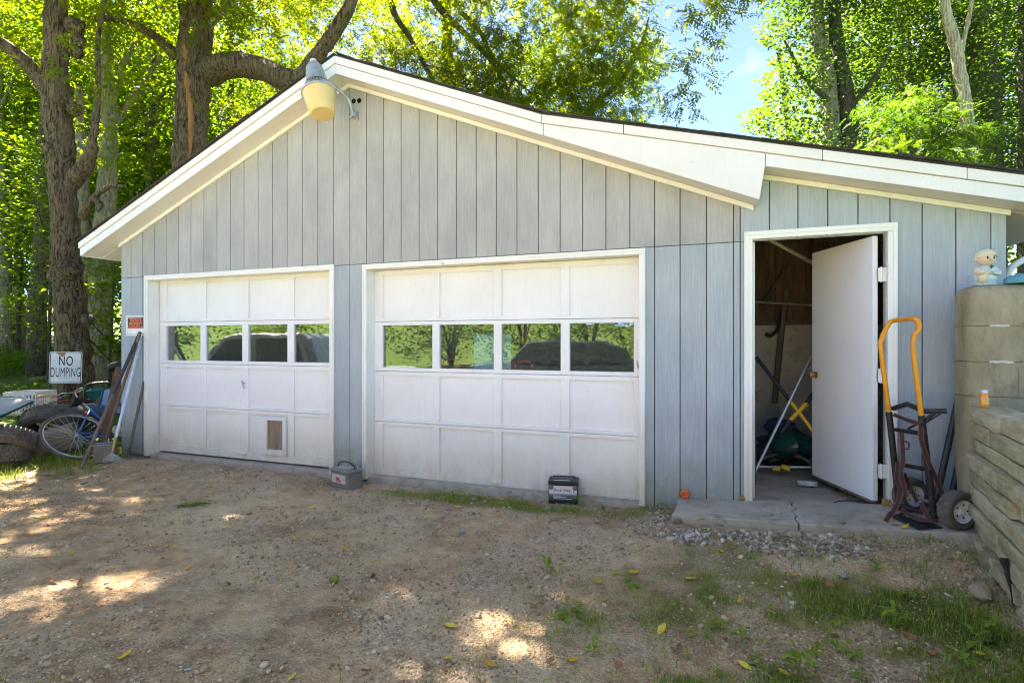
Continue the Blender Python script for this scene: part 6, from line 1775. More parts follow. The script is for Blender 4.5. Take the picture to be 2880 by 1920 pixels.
rfl = thing('reflector', 'small round red reflector in the mouth of the rubber roll', 'reflector', tuple(rf), (0, 0, R(35)))
MB().lathe([(0, 0.012), (0.022, 0.010), (0.026, 0.0), (0.026, -0.01), (0, -0.012)], 16, Matrix.Rotation(R(90), 4, 'X')).build('lens', plain('reflector_red', (0.75, 0.05, 0.02), 0.25), rfl, smooth=True)
MB().tube([(0, 0.01, 0), (0.03, 0.12, -0.08)], 0.006, 6).build('stalk', M['black_metal'], rfl)

# bicycles
def bicycle(label, loc, rot, framec, with_rear=True, grips=None, seat=None, Rw=0.345):
    b = thing('bicycle', label, 'bicycle', loc, rot)
    def wheel(cx_, name='wheel'):
        w_ = bpy.data.objects.new(name, None); col.objects.link(w_); w_.parent = b; w_.location = (cx_, 0, 0)
        MB().torus(Rw, 0.017, 56, 8).build('tyre', M['rubber'], w_, smooth=True)
        MB().torus(Rw - 0.022, 0.008, 56, 8, ry=0.013).build('rim', M['chrome'], w_, smooth=True)
        MB().tube([(0, -0.045, 0), (0, 0.045, 0)], 0.017, 12).lathe([(0.03, -0.002), (0.03, 0.002)], 14, Matrix.Translation((0, -0.03, 0)) @ Matrix.Rotation(R(90), 4, 'X')).build('hub', M['chrome'], w_, smooth=True)
        for k in range(28):
            a = 2 * math.pi * k / 28; a2 = a + (0.5 if k % 2 else -0.5)
            MB().tube([(0.027 * math.cos(a2), 0.03 * (1 if k % 4 < 2 else -1), 0.027 * math.sin(a2)), ((Rw - 0.024) * math.cos(a), 0, (Rw - 0.024) * math.sin(a))], 0.0016, 4, False).build('spoke', M['steel'], w_)
    if with_rear: wheel(0.0)
    wheel(1.02)
    bb, sc_, sd_, hd0, hd1 = (0.44, 0, -0.05), (0.30, 0, 0.38), (0.27, 0, 0.50), (0.86, 0, 0.30), (0.82, 0, 0.46)
    f = MB()
    for p0, p1, r_ in ((bb, sc_, 0.016), (sc_, (0.83, 0, 0.43), 0.015), (bb, hd0, 0.018), (hd0, hd1, 0.020), (bb, (0, 0.05, 0), 0.010), (bb, (0, -0.05, 0), 0.010), (sc_, (0, 0.05, 0), 0.009), (sc_, (0, -0.05, 0), 0.009),
                       (hd0, (0.98, 0.05, 0.02), 0.011), (hd0, (0.98, -0.05, 0.02), 0.011)):
        f.tube([p0, p1], r_, 10)
    f.build('frame', framec, b, smooth=True)
    MB().lathe([(0.09, -0.003), (0.09, 0.003)], 28, Matrix.Translation((0.44, -0.05, -0.05)) @ Matrix.Rotation(R(90), 4, 'X')).tube([(0.44, -0.06, -0.05), (0.52, -0.06, -0.2)], 0.011, 8).tube([(0.44, 0.06, -0.05), (0.36, 0.06, 0.10)], 0.011, 8).build('crank', M['chrome'], b, smooth=True)
    MB().box(0.48, 0.56, -0.12, -0.065, -0.215, -0.19).build('pedal', M['black_metal'], b)
    MB().tube([sc_, sd_], 0.012, 10).build('seat_post', M['chrome'], b, smooth=True)
    s_ = MB()
    vs, fs, n_, m_ = [], [], 8, 12
    for i in range(n_ + 1):
        t = i / n_; x = 0.27 - 0.12 + 0.27 * t; hwid = 0.075 * (1 - t) ** 1.2 + 0.018; hh = 0.028
        for j in range(m_):
            a = 2 * math.pi * j / m_; vs.append((x, hwid * math.cos(a), 0.525 + hh * math.sin(a) * (1 - 0.3 * t)))
    for i in range(n_):
        for j in range(m_): fs.append((i * m_ + j, i * m_ + (j + 1) % m_, (i + 1) * m_ + (j + 1) % m_, (i + 1) * m_ + j))
    fs += [tuple(range(m_ - 1, -1, -1)), tuple(range(n_ * m_, (n_ + 1) * m_))]
    s_.add(vs, fs).build('saddle', seat or M['rubber_dk'], b, smooth=True)
    MB().tube([(0.82, 0, 0.46), (0.79, 0, 0.56)], 0.013, 10).tube(path_smooth([(0.66, 0.27, 0.56), (0.76, 0.24, 0.60), (0.84, 0.12, 0.58), (0.80, 0, 0.56), (0.84, -0.12, 0.58), (0.76, -0.24, 0.60), (0.66, -0.27, 0.56)], 5), 0.011, 8).build('handlebar', M['chrome'], b, smooth=True)
    for s__ in (-1, 1):
        MB().tube([(0.70, 0.262 * s__, 0.575), (0.58, 0.285 * s__, 0.53)], 0.016, 10).build('grip', grips or M['rubber_dk'], b, smooth=True)
        MB().tube(path_smooth([(0.80, 0.20 * s__, 0.57), (0.72, 0.24 * s__, 0.53), (0.64, 0.25 * s__, 0.50)], 4), 0.005, 6).build('brake_lever', M['chrome'], b, smooth=True)
    return b
bluep = plain('bike_blue', (0.010, 0.10, 0.36), 0.35); redp = plain('bike_red', (0.30, 0.025, 0.015), 0.4)
bicycle('blue framed bicycle leaning back with its spoked wheel towards the drive', tuple(P(216, 1226, 6.42)), (R(-46), 0, R(68)), bluep)
bicycle('red bicycle with orange grips and tan saddle half buried in the heap', (-6.33, 7.2, 0.22), (R(8), R(-3), R(2)), redp, True, plain('grip_orange', (0.62, 0.16, 0.05), 0.6), plain('saddle_tan', (0.62, 0.30, 0.15), 0.6)).scale = (0.7, 0.7, 0.7)

# upturned teal wheelbarrow with its wheel in the air, blue plastic seat
wb = thing('wheelbarrow', 'teal wheelbarrow tipped over with its black wheel in the air', 'wheelbarrow', tuple(P(318, 1112, 8.1)), (0, 0, R(30)))
teal = plain('barrow_teal', (0.006, 0.16, 0.14), 0.45)
MB().add([(-0.30, -0.25, 0.10), (0.30, -0.25, 0.10), (0.30, 0.25, 0.10), (-0.30, 0.25, 0.10), (-0.18, -0.14, -0.16), (0.18, -0.14, -0.16), (0.18, 0.14, -0.16), (-0.18, 0.14, -0.16)], [(0, 1, 5, 4), (1, 2, 6, 5), (2, 3, 7, 6), (3, 0, 4, 7), (4, 5, 6, 7)]).build('tray', teal, wb, bev=0.01)
MB().tube(path_smooth([(-0.30, -0.25, -0.1), (-0.30, -0.25, 0.10), (-0.24, -0.25, 0.2), (0.1, -0.25, 0.22), (0.34, -0.25, 0.24)], 4), 0.016, 8).build('frame', M['black_metal'], wb, smooth=True)
for s_ in (-0.06, 0.06): MB().tube([(0.08 + s_, 0.0, 0.1), (0.06 + s_, 0.0, 0.44)], 0.012, 8).build('fork', M['black_metal'], wb)
whl = bpy.data.objects.new('wheel', None); col.objects.link(whl); whl.parent = wb; whl.location = (0.10, -0.05, 0.42); whl.rotation_euler = (R(70), 0, 0)
tyre_mesh(MB(), 0.17, 0.085).build('tyre', M['rubber_dk'], whl, smooth=True, angle=60)
MB().lathe([(0, 0.02), (0.085, 0.03), (0.085, -0.03), (0, -0.02)], 20, Matrix.Rotation(R(90), 4, 'X')).build('rim', M['black_metal'], whl, smooth=True)
cs = thing('broken_chair', 'blue plastic chair back with dark rim leaning by the garage corner', 'chair', tuple(P(322, 1128, 7.4)), (R(-14), R(10), R(34)))
MB().prism(rrect(0.15, 0.17, 0.05), -0.01, 0.01).build('shell', plain('seat_blue', (0.24, 0.38, 0.55), 0.35), cs, bev=0.004)
MB().tube([(x, -0.012, z) for x, z in rrect(0.15, 0.17, 0.05)] + [(0.15, -0.012, 0.12)], 0.012, 8).build('rim', plain('seat_rim', (0.02, 0.05, 0.10), 0.4), cs, smooth=True)

# long tools leaning on the corner
def lean(name, label, cat, a, b, r0, r1, mt, part='handle', n_=10):
    o_ = thing(name, label, cat)
    m_ = [a + (b - a) * t for t in (0, 0.3, 0.6, 1)]
    MB().tube(m_, [r0, (r0 * 2 + r1) / 3, (r0 + 2 * r1) / 3, r1], n_).build(part, mt, o_, smooth=True)
    return o_
tp_ = FW(394, 934, -0.055)
b1 = G(227, 1318, -0.07)
o = lean('shovel', 'long wooden shovel handle with dark upper half leaning on the wall corner', 'shovel', b1, b1 + (tp_ - b1) * 0.52, 0.016, 0.018, M['wood_grey'], 'shaft')
MB().tube([b1 + (tp_ - b1) * 0.515, tp_], 0.0195, 10).build('grip', plain('dark_grip', (0.035, 0.04, 0.045), 0.6), o, smooth=True)
b2 = G(285, 1275, -0.06); t2_ = FW(394, 936, -0.095)
lean('hoe', 'brown wooden tool handle leaning behind the rake', 'hoe', b2, t2_, 0.015, 0.017, M['wood_raw'])
b3 = FW(361, 1279, -0.12); t3_ = FW(405, 1072, -0.035)
b3.z = -0.07
lean('spade_handle', 'short broken brown handle leaning on the wall beside the door casing', 'stick', b3, t3_, 0.017, 0.016, M['wood_grey'])
pb_ = P(292, 1240, 6.65); ptp = P(338, 1030, 6.95)
o = thing('plank', 'rusty brown plank standing behind the leaning tools', 'plank')
dv = (ptp - pb_); sd_ = Vector((0.055, 0.02, 0)); nk = Vector((0.004, -0.010, 0))
MB().add([pb_ - sd_ - nk, pb_ + sd_ - nk, ptp + sd_ * 0.8 - nk, ptp - sd_ * 0.8 - nk, pb_ - sd_ + nk, pb_ + sd_ + nk, ptp + sd_ * 0.8 + nk, ptp - sd_ * 0.8 + nk], [(0, 1, 2, 3), (4, 7, 6, 5), (0, 4, 5, 1), (1, 5, 6, 2), (2, 6, 7, 3), (3, 7, 4, 0)]).build('board', pm('rusty_plank', (0.16, 0.085, 0.045), (0.08, 0.045, 0.03), 8, 0.9, 0.4, 40), o)
# leaf rake
rk = thing('leaf_rake', 'wire leaf rake with a silver handle leaning on the wall corner', 'rake')
r_top = FW(395, 962, -0.05); r_neck = P(322, 1245, 6.02)
MB().tube([r_neck, r_top], [0.0145, 0.0145], 10).build('handle', M['alu'], rk, smooth=True)
MB().tube([r_neck + (r_neck - r_top) * 0.09, r_neck, r_neck + (r_top - r_neck) * 0.05], [0.010, 0.016, 0.016], 10).build('ferrule', M['brass'], rk, smooth=True)
c_end = r_neck + (r_neck - r_top) * 0.09
for k in range(13):
    t = -1 + 2 * k / 12
    e = P(322 + 37 * t + 4, 1302 + 6 * (1 - t * t), 5.86 + 0.02 * abs(t)); e.z = max(e.z, -0.07)
    mid_ = c_end + (e - c_end) * 0.6 + Vector((0.012 * t, -0.02, 0.01))
    MB().tube([c_end, mid_, e, e + Vector((0, 0.02, -0.012))], 0.0021, 5).build('tine', M['steel'], rk)
MB().tube([c_end + (P(322 - 37 + 4, 1302, 5.86) - c_end) * 0.62 + Vector((0, -0.02, 0.01)), c_end + (P(326, 1308, 5.86) - c_end) * 0.62 + Vector((0, -0.024, 0.01)), c_end + (P(322 + 37 + 4, 1302, 5.86) - c_end) * 0.62 + Vector((0, -0.02, 0.01))], 0.0035, 6).build('brace', M['steel'], rk)
# grey metal bucket with weeds behind the rake
bk = thing('metal_bin', 'square grey metal bin with weeds behind the leaf rake', 'bin', tuple(G(295, 1296, -0.08)), (0, 0, R(30)))
MB().add([(-0.095, -0.08, 0), (0.095, -0.08, 0), (0.095, 0.08, 0), (-0.095, 0.08, 0), (-0.10, -0.085, 0.20), (0.10, -0.085, 0.20), (0.10, 0.085, 0.20), (-0.10, 0.085, 0.20)], [(0, 1, 5, 4), (1, 2, 6, 5), (2, 3, 7, 6), (3, 0, 4, 7), (0, 3, 2, 1)]).build('body', pm('dull_zinc', (0.25, 0.22, 0.19), (0.16, 0.14, 0.12), 6, 0.6, 0.1, 50, metal=0.3), bk)
MB().tube([(-0.1, -0.085, 0.2), (0.1, -0.085, 0.2), (0.1, 0.085, 0.2), (-0.1, 0.085, 0.2), (-0.1, -0.085, 0.2)], 0.005, 6).build('rim', M['steel'], bk)

# ------------------------------------------------------------------ batteries and oddments on the drive
b0 = G(976, 1358, -0.085)
bt1 = thing('car_battery', 'dusty grey car battery with a carry strap between the two doors', 'battery', (b0.x, b0.y, gh(b0.x, b0.y) - 0.005), (0, 0, R(-36)))
grb = pm('dusty_grey_case', (0.20, 0.185, 0.165), (0.13, 0.12, 0.105), 8, 0.7, 0.15, 60, dirt=(0.22, 0.17, 0.12), dirt_amt=0.6)
MB().box(-0.15, 0.13, -0.085, 0.085, 0.0, 0.165).build('case', grb, bt1, bev=0.008)
MB().box(-0.155, 0.135, -0.09, 0.09, 0.166, 0.195).build('lid', pm('grey_lid', (0.24, 0.235, 0.225), (0.17, 0.165, 0.155), 9, 0.6), bt1, bev=0.007)
MB().box(-0.09, 0.07, -0.05, 0.05, 0.1955, 0.207).build('cap_strip', pm('pale_strip', (0.42, 0.37, 0.33), (0.32, 0.28, 0.25), 9, 0.7), bt1, bev=0.004)
MB().tube(path_smooth([(-0.14, 0, 0.19), (-0.12, 0, 0.235), (-0.04, 0, 0.255), (0.05, 0, 0.25), (0.11, 0, 0.222), (0.125, 0, 0.175)], 5), 0.006, 8).build('strap', M['rubber_dk'], bt1, smooth=True)
MB().box(-0.125, 0.09, -0.0875, -0.0853, 0.055, 0.145).build('label_sticker', pm('worn_sticker', (0.52, 0.50, 0.47), (0.34, 0.33, 0.30), 14, 0.7), bt1)
MB().box(-0.055, -0.005, -0.0885, -0.0876, 0.095, 0.118).build('print_red', plain('print_red', (0.50, 0.06, 0.05), 0.6), bt1)
text('lettering', '84E', 0.05, plain('print_red', (0.5, 0.06, 0.05), 0.6), bt1, (-0.01, -0.0880, 0.085), (R(90), 0, 0), 0.0004, bold=0.001)
MB().box(-0.125, 0.09, -0.0882, -0.0876, 0.055, 0.062).build('print_red', plain('print_red', (0.50, 0.06, 0.05), 0.6), bt1)
for x in (-0.10, 0.085): MB().lathe([(0.012, 0), (0.011, 0.02), (0.0, 0.021)], 12, Matrix.Translation((x, 0.066, 0.195))).build('terminal', M['steel'], bt1, smooth=True)
bb0 = G(1585, 1398, -0.075)
bt2 = thing('car_battery', 'black car battery with a silver label standing before the wide door', 'battery', (bb0.x, bb0.y, gh(bb0.x, bb0.y) - 0.004), (0, 0, R(-9)))
blk = plain('battery_black', (0.018, 0.019, 0.021), 0.4)
MB().box(-0.128, 0.128, -0.07, 0.10, 0.0, 0.172).build('case', blk, bt2, bev=0.005)
MB().box(-0.132, 0.132, -0.073, 0.103, 0.1725, 0.205).build('lid', blk, bt2, bev=0.006)
MB().box(-0.085, 0.085, -0.02, 0.06, 0.2055, 0.213).box(-0.10, 0.10, 0.075, 0.09, 0.2055, 0.217).build('vent_cover', plain('battery_grey', (0.05, 0.052, 0.056), 0.35), bt2, bev=0.003)
MB().box(-0.08, 0.07, -0.045, -0.035, 0.2055, 0.2075).build('top_sticker', wpl, bt2)
def label_silver():
    m, n, l, b = new_mat('silver_label')
    tc = n.new('ShaderNodeTexCoord').outputs['Object']
    sx = n.new('ShaderNodeSeparateXYZ'); l.new(tc, sx.inputs[0])
    mr = n.new('ShaderNodeMapRange'); mr.inputs['From Min'].default_value = 0.035; mr.inputs['From Max'].default_value = 0.165
    l.new(sx.outputs['Z'], mr.inputs['Value'])
    r = ramp(n, [(0.0, (0.03, 0.032, 0.036)), (0.30, (0.08, 0.085, 0.095)), (0.42, (0.22, 0.24, 0.26)), (0.52, (0.60, 0.62, 0.64)), (1.0, (0.56, 0.56, 0.57))])
    l.new(mr.outputs[0], r.inputs['Fac']); l.new(r.outputs['Color'], b.inputs['Base Color']); b.inputs['Roughness'].default_value = 0.35
    return m
MB().box(-0.122, 0.122, -0.0722, -0.0703, 0.035, 0.165).build('label_sticker', label_silver(), bt2)
for x in (-0.105, 0.105):
    MB().lathe([(0.022, 0), (0.022, 0.005), (0.013, 0.006), (0.012, 0.011), (0.0, 0.011)], 16, Matrix.Translation((x, -0.0723, 0.152)) @ Matrix.Rotation(R(90), 4, 'X')).build('terminal', plain('terminal_grey', (0.16, 0.16, 0.155), 0.5), bt2, smooth=True)
text('lettering', 'Rural King', 0.030, plain('label_red', (0.42, 0.05, 0.06), 0.5), bt2, (-0.010, -0.0725, 0.127), (R(90), 0, 0), 0.0004, bold=0.0006, shear=0.2, sx=1.05)
for k in range(3): MB().box(-0.085 + 0.0 * k, -0.02 + 0.05 * k, -0.0729, -0.0723, 0.075 - 0.012 * k, 0.079 - 0.012 * k).build('small_print', wpl, bt2)
MB().prism([(0.086, 0.112), (0.100, 0.112), (0.093, 0.140)], -0.0729, -0.0723).build('emblem', plain('label_grey', (0.2, 0.2, 0.22), 0.5), bt2)

tr0 = W(1.515, -0.05, zstep(1.515) + 0.040)
toy = thing('rubber_ring', 'small orange rubber ring toy on the corner of the step', 'toy', tuple(tr0), (R(10), 0, R(-20)))
MB().torus(0.026, 0.013, 28, 10).tube([(-0.02, 0, 0.004), (0.02, 0, -0.004)], 0.008, 8).build('ring', plain('toy_orange', (0.72, 0.16, 0.03), 0.5), toy, smooth=True)
w0 = G(940, 1628, -0.075)
wn_ = thing('green_walnut', 'green walnut husk lying alone on the gravel', 'walnut', (w0.x, w0.y, gh(w0.x, w0.y) + 0.022))
vs, fs = [], []
mbw = MB(); mbw.ball((0, 0, 0), 0.029, 14)
mbw.v = [tuple(Vector(v) * (1 + 0.07 * mnoise.noise(Vector(v) * 60))) for v in mbw.v]
mbw.build('husk', pm('walnut_green', (0.22, 0.24, 0.04), (0.13, 0.13, 0.03), 40, 0.7, 0.4, 90), wn_, smooth=True)
l0 = G(527, 1890, -0.08)
lt = thing('litter', 'scrap of pale blue plastic on the gravel in front', 'litter', (l0.x, l0.y, gh(l0.x, l0.y) + 0.006), (0.2, 0.1, R(25)))
MB().box(-0.012, 0.012, -0.004, 0.004, -0.001, 0.001).box(0.004, 0.016, 0.001, 0.004, 0.0012, 0.003).build('scrap', plain('litter_blue', (0.30, 0.55, 0.68), 0.4), lt)

# ------------------------------------------------------------------ loose stones
def rock_mesh(name, seed, mt, rough=0.35, n_=8, m_=12):
    vs, fs = [], []
    for i in range(n_ + 1):
        a = math.pi * i / n_
        for j in range(m_):
            b = 2 * math.pi * j / m_
            d_ = Vector((math.sin(a) * math.cos(b), math.sin(a) * math.sin(b), math.cos(a)))
            q = 1 + rough * mnoise.noise(d_ * 1.3 + Vector((seed, seed * 2, 0))) + rough * 0.5 * mnoise.cell(d_ * 1.7 + Vector((seed, 0, 0)))
            vs.append(d_ * q)
    for i in range(n_):
        for j in range(m_): fs.append((i * m_ + j, i * m_ + (j + 1) % m_, (i + 1) * m_ + (j + 1) % m_, (i + 1) * m_ + j))
    return MB().add(vs, fs)
M['rock_tan'] = pm('tan_rock', (0.42, 0.33, 0.22), (0.26, 0.20, 0.13), 2, 0.85, 0.5, 12)
M['rock_grey'] = pm('grey_rock', (0.37, 0.36, 0.34), (0.25, 0.24, 0.225), 2, 0.85, 0.4, 14)
M['rock_moss'] = pm('mossy_rock', (0.24, 0.21, 0.14), (0.12, 0.12, 0.05), 2, 0.9, 0.5, 12)
def rock(label, x, y, s, mt, seed, gzv=-0.08):
    g = G(x, y, gzv)
    o_ = rock_mesh('rock', seed, None).build('rock', M[mt], None, smooth=True, angle=38, loc=(g.x, g.y, gh(g.x, g.y) + s[2] * 0.45), rot=(0, 0, seed), scale=s)
    return tag(o_, label, 'rock', 'stones lying about')
rock('sharp tan stone at the foot of the stone wall', 2757, 1705, (0.080, 0.05, 0.038), 'rock_tan', 1)
rock('large mossy stone leaning at the foot of the stone wall', 2822, 1668, (0.115, 0.08, 0.075), 'rock_moss', 2)
rock('round grey stone beside the black battery', 1540, 1423, (0.030, 0.026, 0.022), 'rock_grey', 3)
rock('pale upright stone on the gravel below the wide door', 1298, 1502, (0.030, 0.022, 0.028), 'rock_grey', 4)
rock('dark grey stone on the gravel left of the walnut husk', 766, 1628, (0.024, 0.020, 0.018), 'rock_grey', 5)
rock('small flat pale stone in the grass under the wide door', 1332, 1396, (0.026, 0.02, 0.014), 'rock_grey', 6)
rock('pale broken stone at the edge of the gravel by the door', 2375, 1645, (0.030, 0.02, 0.012), 'rock_grey', 7)
rock('flat slab stone in the pale gravel before the step', 2238, 1549, (0.050, 0.036, 0.018), 'rock_tan', 8)
rock('pale angular stone at the foot of the step', 2038, 1487, (0.032, 0.024, 0.02), 'rock_tan', 9)
rock('mossy stone against the corner of the step', 1905, 1493, (0.034, 0.026, 0.022), 'rock_moss', 10)
rock('pinkish stone by the left end of the step', 1862, 1437, (0.055, 0.036, 0.022), 'rock_tan', 11)
rock('grey stone in the middle of the gravel', 1255, 1445, (0.026, 0.02, 0.018), 'rock_grey', 12)
rock('small light stone in the left foreground gravel', 690, 1650, (0.02, 0.016, 0.010), 'rock_grey', 13)

# ------------------------------------------------------------------ gravel, grass, weeds, fallen leaves
frng = np.random.default_rng(4)
def pebble_mat(name, stops):
    m, n, l, b = new_mat(name)
    at = n.new('ShaderNodeAttribute'); at.attribute_name = 'rnd'
    r = ramp(n, stops); l.new(at.outputs['Fac'], r.inputs['Fac'])
    tc = n.new('ShaderNodeTexCoord').outputs['Object']
    t = noise(n, l, tc, 180, 4, 0.6)
    g = ramp(n, [(0.3, (0.75, 0.75, 0.75)), (0.7, (1.1, 1.1, 1.1))]); l.new(t.outputs['Fac'], g.inputs['Fac'])
    l.new(mixc(n, l, 1.0, r.outputs['Color'], g.outputs['Color'], 'MULTIPLY'), b.inputs['Base Color'])
    b.inputs['Roughness'].default_value = 0.9; b.inputs['Specular IOR Level'].default_value = 0.2
    return m
# base pebble: a squashed, chipped octahedron with 14 corners
base = np.array([(1, 0, 0), (-1, 0, 0), (0, 1, 0), (0, -1, 0), (0, 0, 1), (0, 0, -1)] + [(a, b, c) for a in (-.62, .62) for b in (-.62, .62) for c in (-.62, .62)], float)
import bmesh
bmh = bmesh.new()
for p in base: bmh.verts.new(p)
bmesh.ops.convex_hull(bmh, input=bmh.verts[:])
bmesh.ops.triangulate(bmh, faces=bmh.faces[:])
bmh.verts.index_update()
PB = np.array([v.co[:] for v in bmh.verts]); PF = np.array([[v.index for v in f.verts] for f in bmh.faces]); bmh.free()
def pebbles(name, xy, size, mat, label, flat=(0.5, 0.8)):
    n_ = len(xy)
    z_ = np.array([gh(x, y) for x, y in xy])
    s = size[:, None] * np.stack([frng.uniform(0.7, 1.3, n_), frng.uniform(0.6, 1.1, n_), frng.uniform(*flat, n_)], 1)
    a = frng.uniform(0, 6.28, n_)
    v = PB[None] * (1 + frng.uniform(-0.28, 0.28, (n_, len(PB), 1))) * s[:, None, :]
    c, sn = np.cos(a)[:, None], np.sin(a)[:, None]
    x = v[..., 0] * c - v[..., 1] * sn; y = v[..., 0] * sn + v[..., 1] * c
    tl = frng.normal(0, 0.25, (n_, 1))
    zz = v[..., 2] + x * tl
    v = np.stack([x + xy[:, 0:1], y + xy[:, 1:2], zz + z_[:, None] + s[:, 2:3] * 0.25], -1).reshape(-1, 3)
    f = (PF[None] + (np.arange(n_) * len(PB))[:, None, None]).reshape(-1, 3)
    r = np.repeat(frng.uniform(0, 1, n_), len(PB))
    o = bpy.data.objects.new(name, mesh_np(name, v, f, r, mat)); col.objects.link(o)
    return tag(o, label, None, kind='stuff')
def scatter(n_, x0, x1, y0, y1, dens):
    out = []
    while len(out) < n_:
        # denser towards the lens so that the grain holds up close to it
        y = y0 + (y1 - y0) * frng.random() ** 1.7
        x = frng.uniform(x0, x1)
        if abs(x) > y * 1.0 + 0.3: continue
        if frng.random() < dens(x, y): out.append((x, y))
    return np.array(out)
def dens_gravel(x, y):
    u, v = gloc(x, y)
    if v > -0.03: return 0.0
    if 1.42 < u and v > -0.6: return 0.0
    if (Vector((x, y, 0)) - WALL_A).dot(NRM) < 0.06: return 0.0
    n = patchy(x, y, 1.1, 14.0) * 0.7 + patchy(x, y, 4.2, 2.0) * 0.3
    return sstep(0.36, 0.60, n) * (1 - 0.8 * grassy(x, y)) + 0.05
xy = scatter(26000, -6.2, 3.2, 1.55, 6.3, dens_gravel)
sz = np.clip(frng.lognormal(-5.40, 0.52, len(xy)), 0.0022, 0.019)
pebbles('gravel', xy, sz, pebble_mat('pebbles', [(0.0, (0.20, 0.135, 0.085)), (0.45, (0.41, 0.29, 0.19)), (0.85, (0.54, 0.41, 0.285)), (1.0, (0.66, 0.55, 0.43))]), 'loose grey and brown gravel strewn over the drive')
def dens_rubble(x, y):
    u, v = gloc(x, y)
    if v > -0.03 or (1.40 < u and v > -0.6): return 0.0
    if (Vector((x, y, 0)) - WALL_A).dot(NRM) < 0.1: return 0.0
    d = abs((u - 2.05) / 0.85) ** 2 + ((v + 0.76) / 0.17) ** 2
    d2 = ((u - 1.33) / 0.16) ** 2 + ((v + 0.35) / 0.30) ** 2
    return max(sstep(1.4, 0.2, d), 0.8 * sstep(1.4, 0.2, d2)) * sstep(0.3, 0.5, patchy(x, y, 3.5, 6.6))
xy = scatter(1500, 0.8, 3.0, 2.6, 4.7, dens_rubble)
sz = np.clip(frng.lognormal(-4.65, 0.42, len(xy)), 0.004, 0.026)
pebbles('rubble', xy, sz, pebble_mat('pale_rubble', [(0.0, (0.19, 0.14, 0.10)), (0.5, (0.36, 0.28, 0.20)), (0.85, (0.50, 0.42, 0.32)), (1.0, (0.66, 0.58, 0.48))]), 'pale broken stones banked along the front of the step')
xy = np.array([W(frng.uniform(-5.15, -4.78), frng.uniform(-0.13, -0.03))[:2] for _ in range(90)])
pebbles('mortar_crumbs', xy, np.clip(frng.lognormal(-4.4, 0.4, 90), 0.005, 0.03), pebble_mat('crumbs', [(0.0, (0.20, 0.17, 0.14)), (1.0, (0.42, 0.37, 0.31))]), 'crumbled grey mortar along the foot of the left corner')

def blades(name, pts, ln, mat, label, wd=0.0022, spread=0.95):
    n_ = len(pts)
    a = frng.uniform(0, 6.28, n_)
    d = np.stack([np.cos(a), np.sin(a), np.zeros(n_)], 1)
    s = np.stack([-np.sin(a), np.cos(a), np.zeros(n_)], 1)
    lean_ = np.abs(frng.normal(0, spread, n_))
    h = ln * np.cos(np.clip(lean_, 0, 1.35)); o_ = ln * np.sin(np.clip(lean_, 0, 1.35))
    w_ = wd * frng.uniform(0.6, 1.4, n_)
    up = np.array([0, 0, 1.0])
    p0 = pts
    p1 = pts + d * (o_ * 0.35)[:, None] + up * (h * 0.62)[:, None]
    p2 = pts + d * o_[:, None] + up * (h * 0.92)[:, None]
    v = np.stack([p0 - s * w_[:, None], p0 + s * w_[:, None], p1 - s * (w_ * 0.75)[:, None], p1 + s * (w_ * 0.75)[:, None], p2], 1).reshape(-1, 3)
    i = np.arange(n_) * 5
    f = np.concatenate([np.stack([i, i + 1, i + 3], 1), np.stack([i, i + 3, i + 2], 1), np.stack([i + 2, i + 3, i + 4], 1)])
    r = np.repeat(frng.uniform(0, 1, n_), 5)
    o = bpy.data.objects.new(name, mesh_np(name, v, f, r, mat)); col.objects.link(o)
    return tag(o, label, None, kind='stuff')
M['grass'] = leaf_mat('grass_blades', (0.14, 0.19, 0.034), (0.21, 0.29, 0.05), (0.36, 0.36, 0.13), 0.3)
def grass_pts(n_, x0, x1, y0, y1, dens, per=5, rad=0.03):
    c = scatter(n_, x0, x1, y0, y1, dens)
    p = np.repeat(c, per, 0) + frng.normal(0, rad, (n_ * per, 2))
    return np.column_stack([p, [gh(x, y) - 0.004 for x, y in p]])
def dens_grass(x, y):
    u, v = gloc(x, y)
    if v > -0.03 and -5.25 < u < 3.7: return 0.0
    if 1.40 < u < 3.6 and v > -0.6: return 0.0
    s = (Vector((x, y, 0)) - WALL_A).dot(NRM)
    if -0.2 < s < 0.02: return 0.0
    g = grassy(x, y)
    return g ** 1.3 * sstep(0.40, 0.58, patchy(x, y, 5.0, 21.0)) + 0.003
pg = grass_pts(7200, -6.3, 3.3, 1.6, 6.6, dens_grass)
blades('grass', pg, frng.uniform(0.018, 0.055, len(pg)), M['grass'], 'thin green grass tufts growing through the gravel')
# thicker grass along the wall of stone and on its terrace
pts = []
for _ in range(2800):
    t = frng.uniform(0, 1.5); s_ = abs(frng.normal(0, 0.30)) + 0.03
    q = WALL_A + WALL_DIR * t + NRM * s_
    if patchy(q.x, q.y, 3.0, 30.0) < 0.46: continue
    pts.append((q.x, q.y, gh(q.x, q.y)))
for _ in range(5000):
    t = frng.uniform(0, 1.6); s_ = frng.uniform(0.21, 1.2)
    q = WALL_A + WALL_DIR * t - NRM * s_
    pts.append((q.x, q.y, gh(q.x, q.y)))
pts = np.array(pts)
blades('wall_grass', pts, frng.uniform(0.02, 0.07, len(pts)), M['grass'], 'longer grass along the stone wall and on its terrace', 0.002)
# lit grass under the junk heap
pts = []
for _ in range(7000):
    x, y = frng.uniform(-6.6, -4.4), frng.uniform(5.2, 6.8)
    u, v = gloc(x, y)
    if v > -0.05 and u > -5.3: continue
    if patchy(x, y, 2.5, 41.0) < 0.42 + 0.25 * sstep(-5.0, -4.4, x): continue
    pts.append((x, y, gh(x, y)))
pts = np.array(pts)
blades('heap_grass', pts, frng.uniform(0.03, 0.13, len(pts)), M['grass'], 'bright grass at the foot of the junk heap', 0.003)

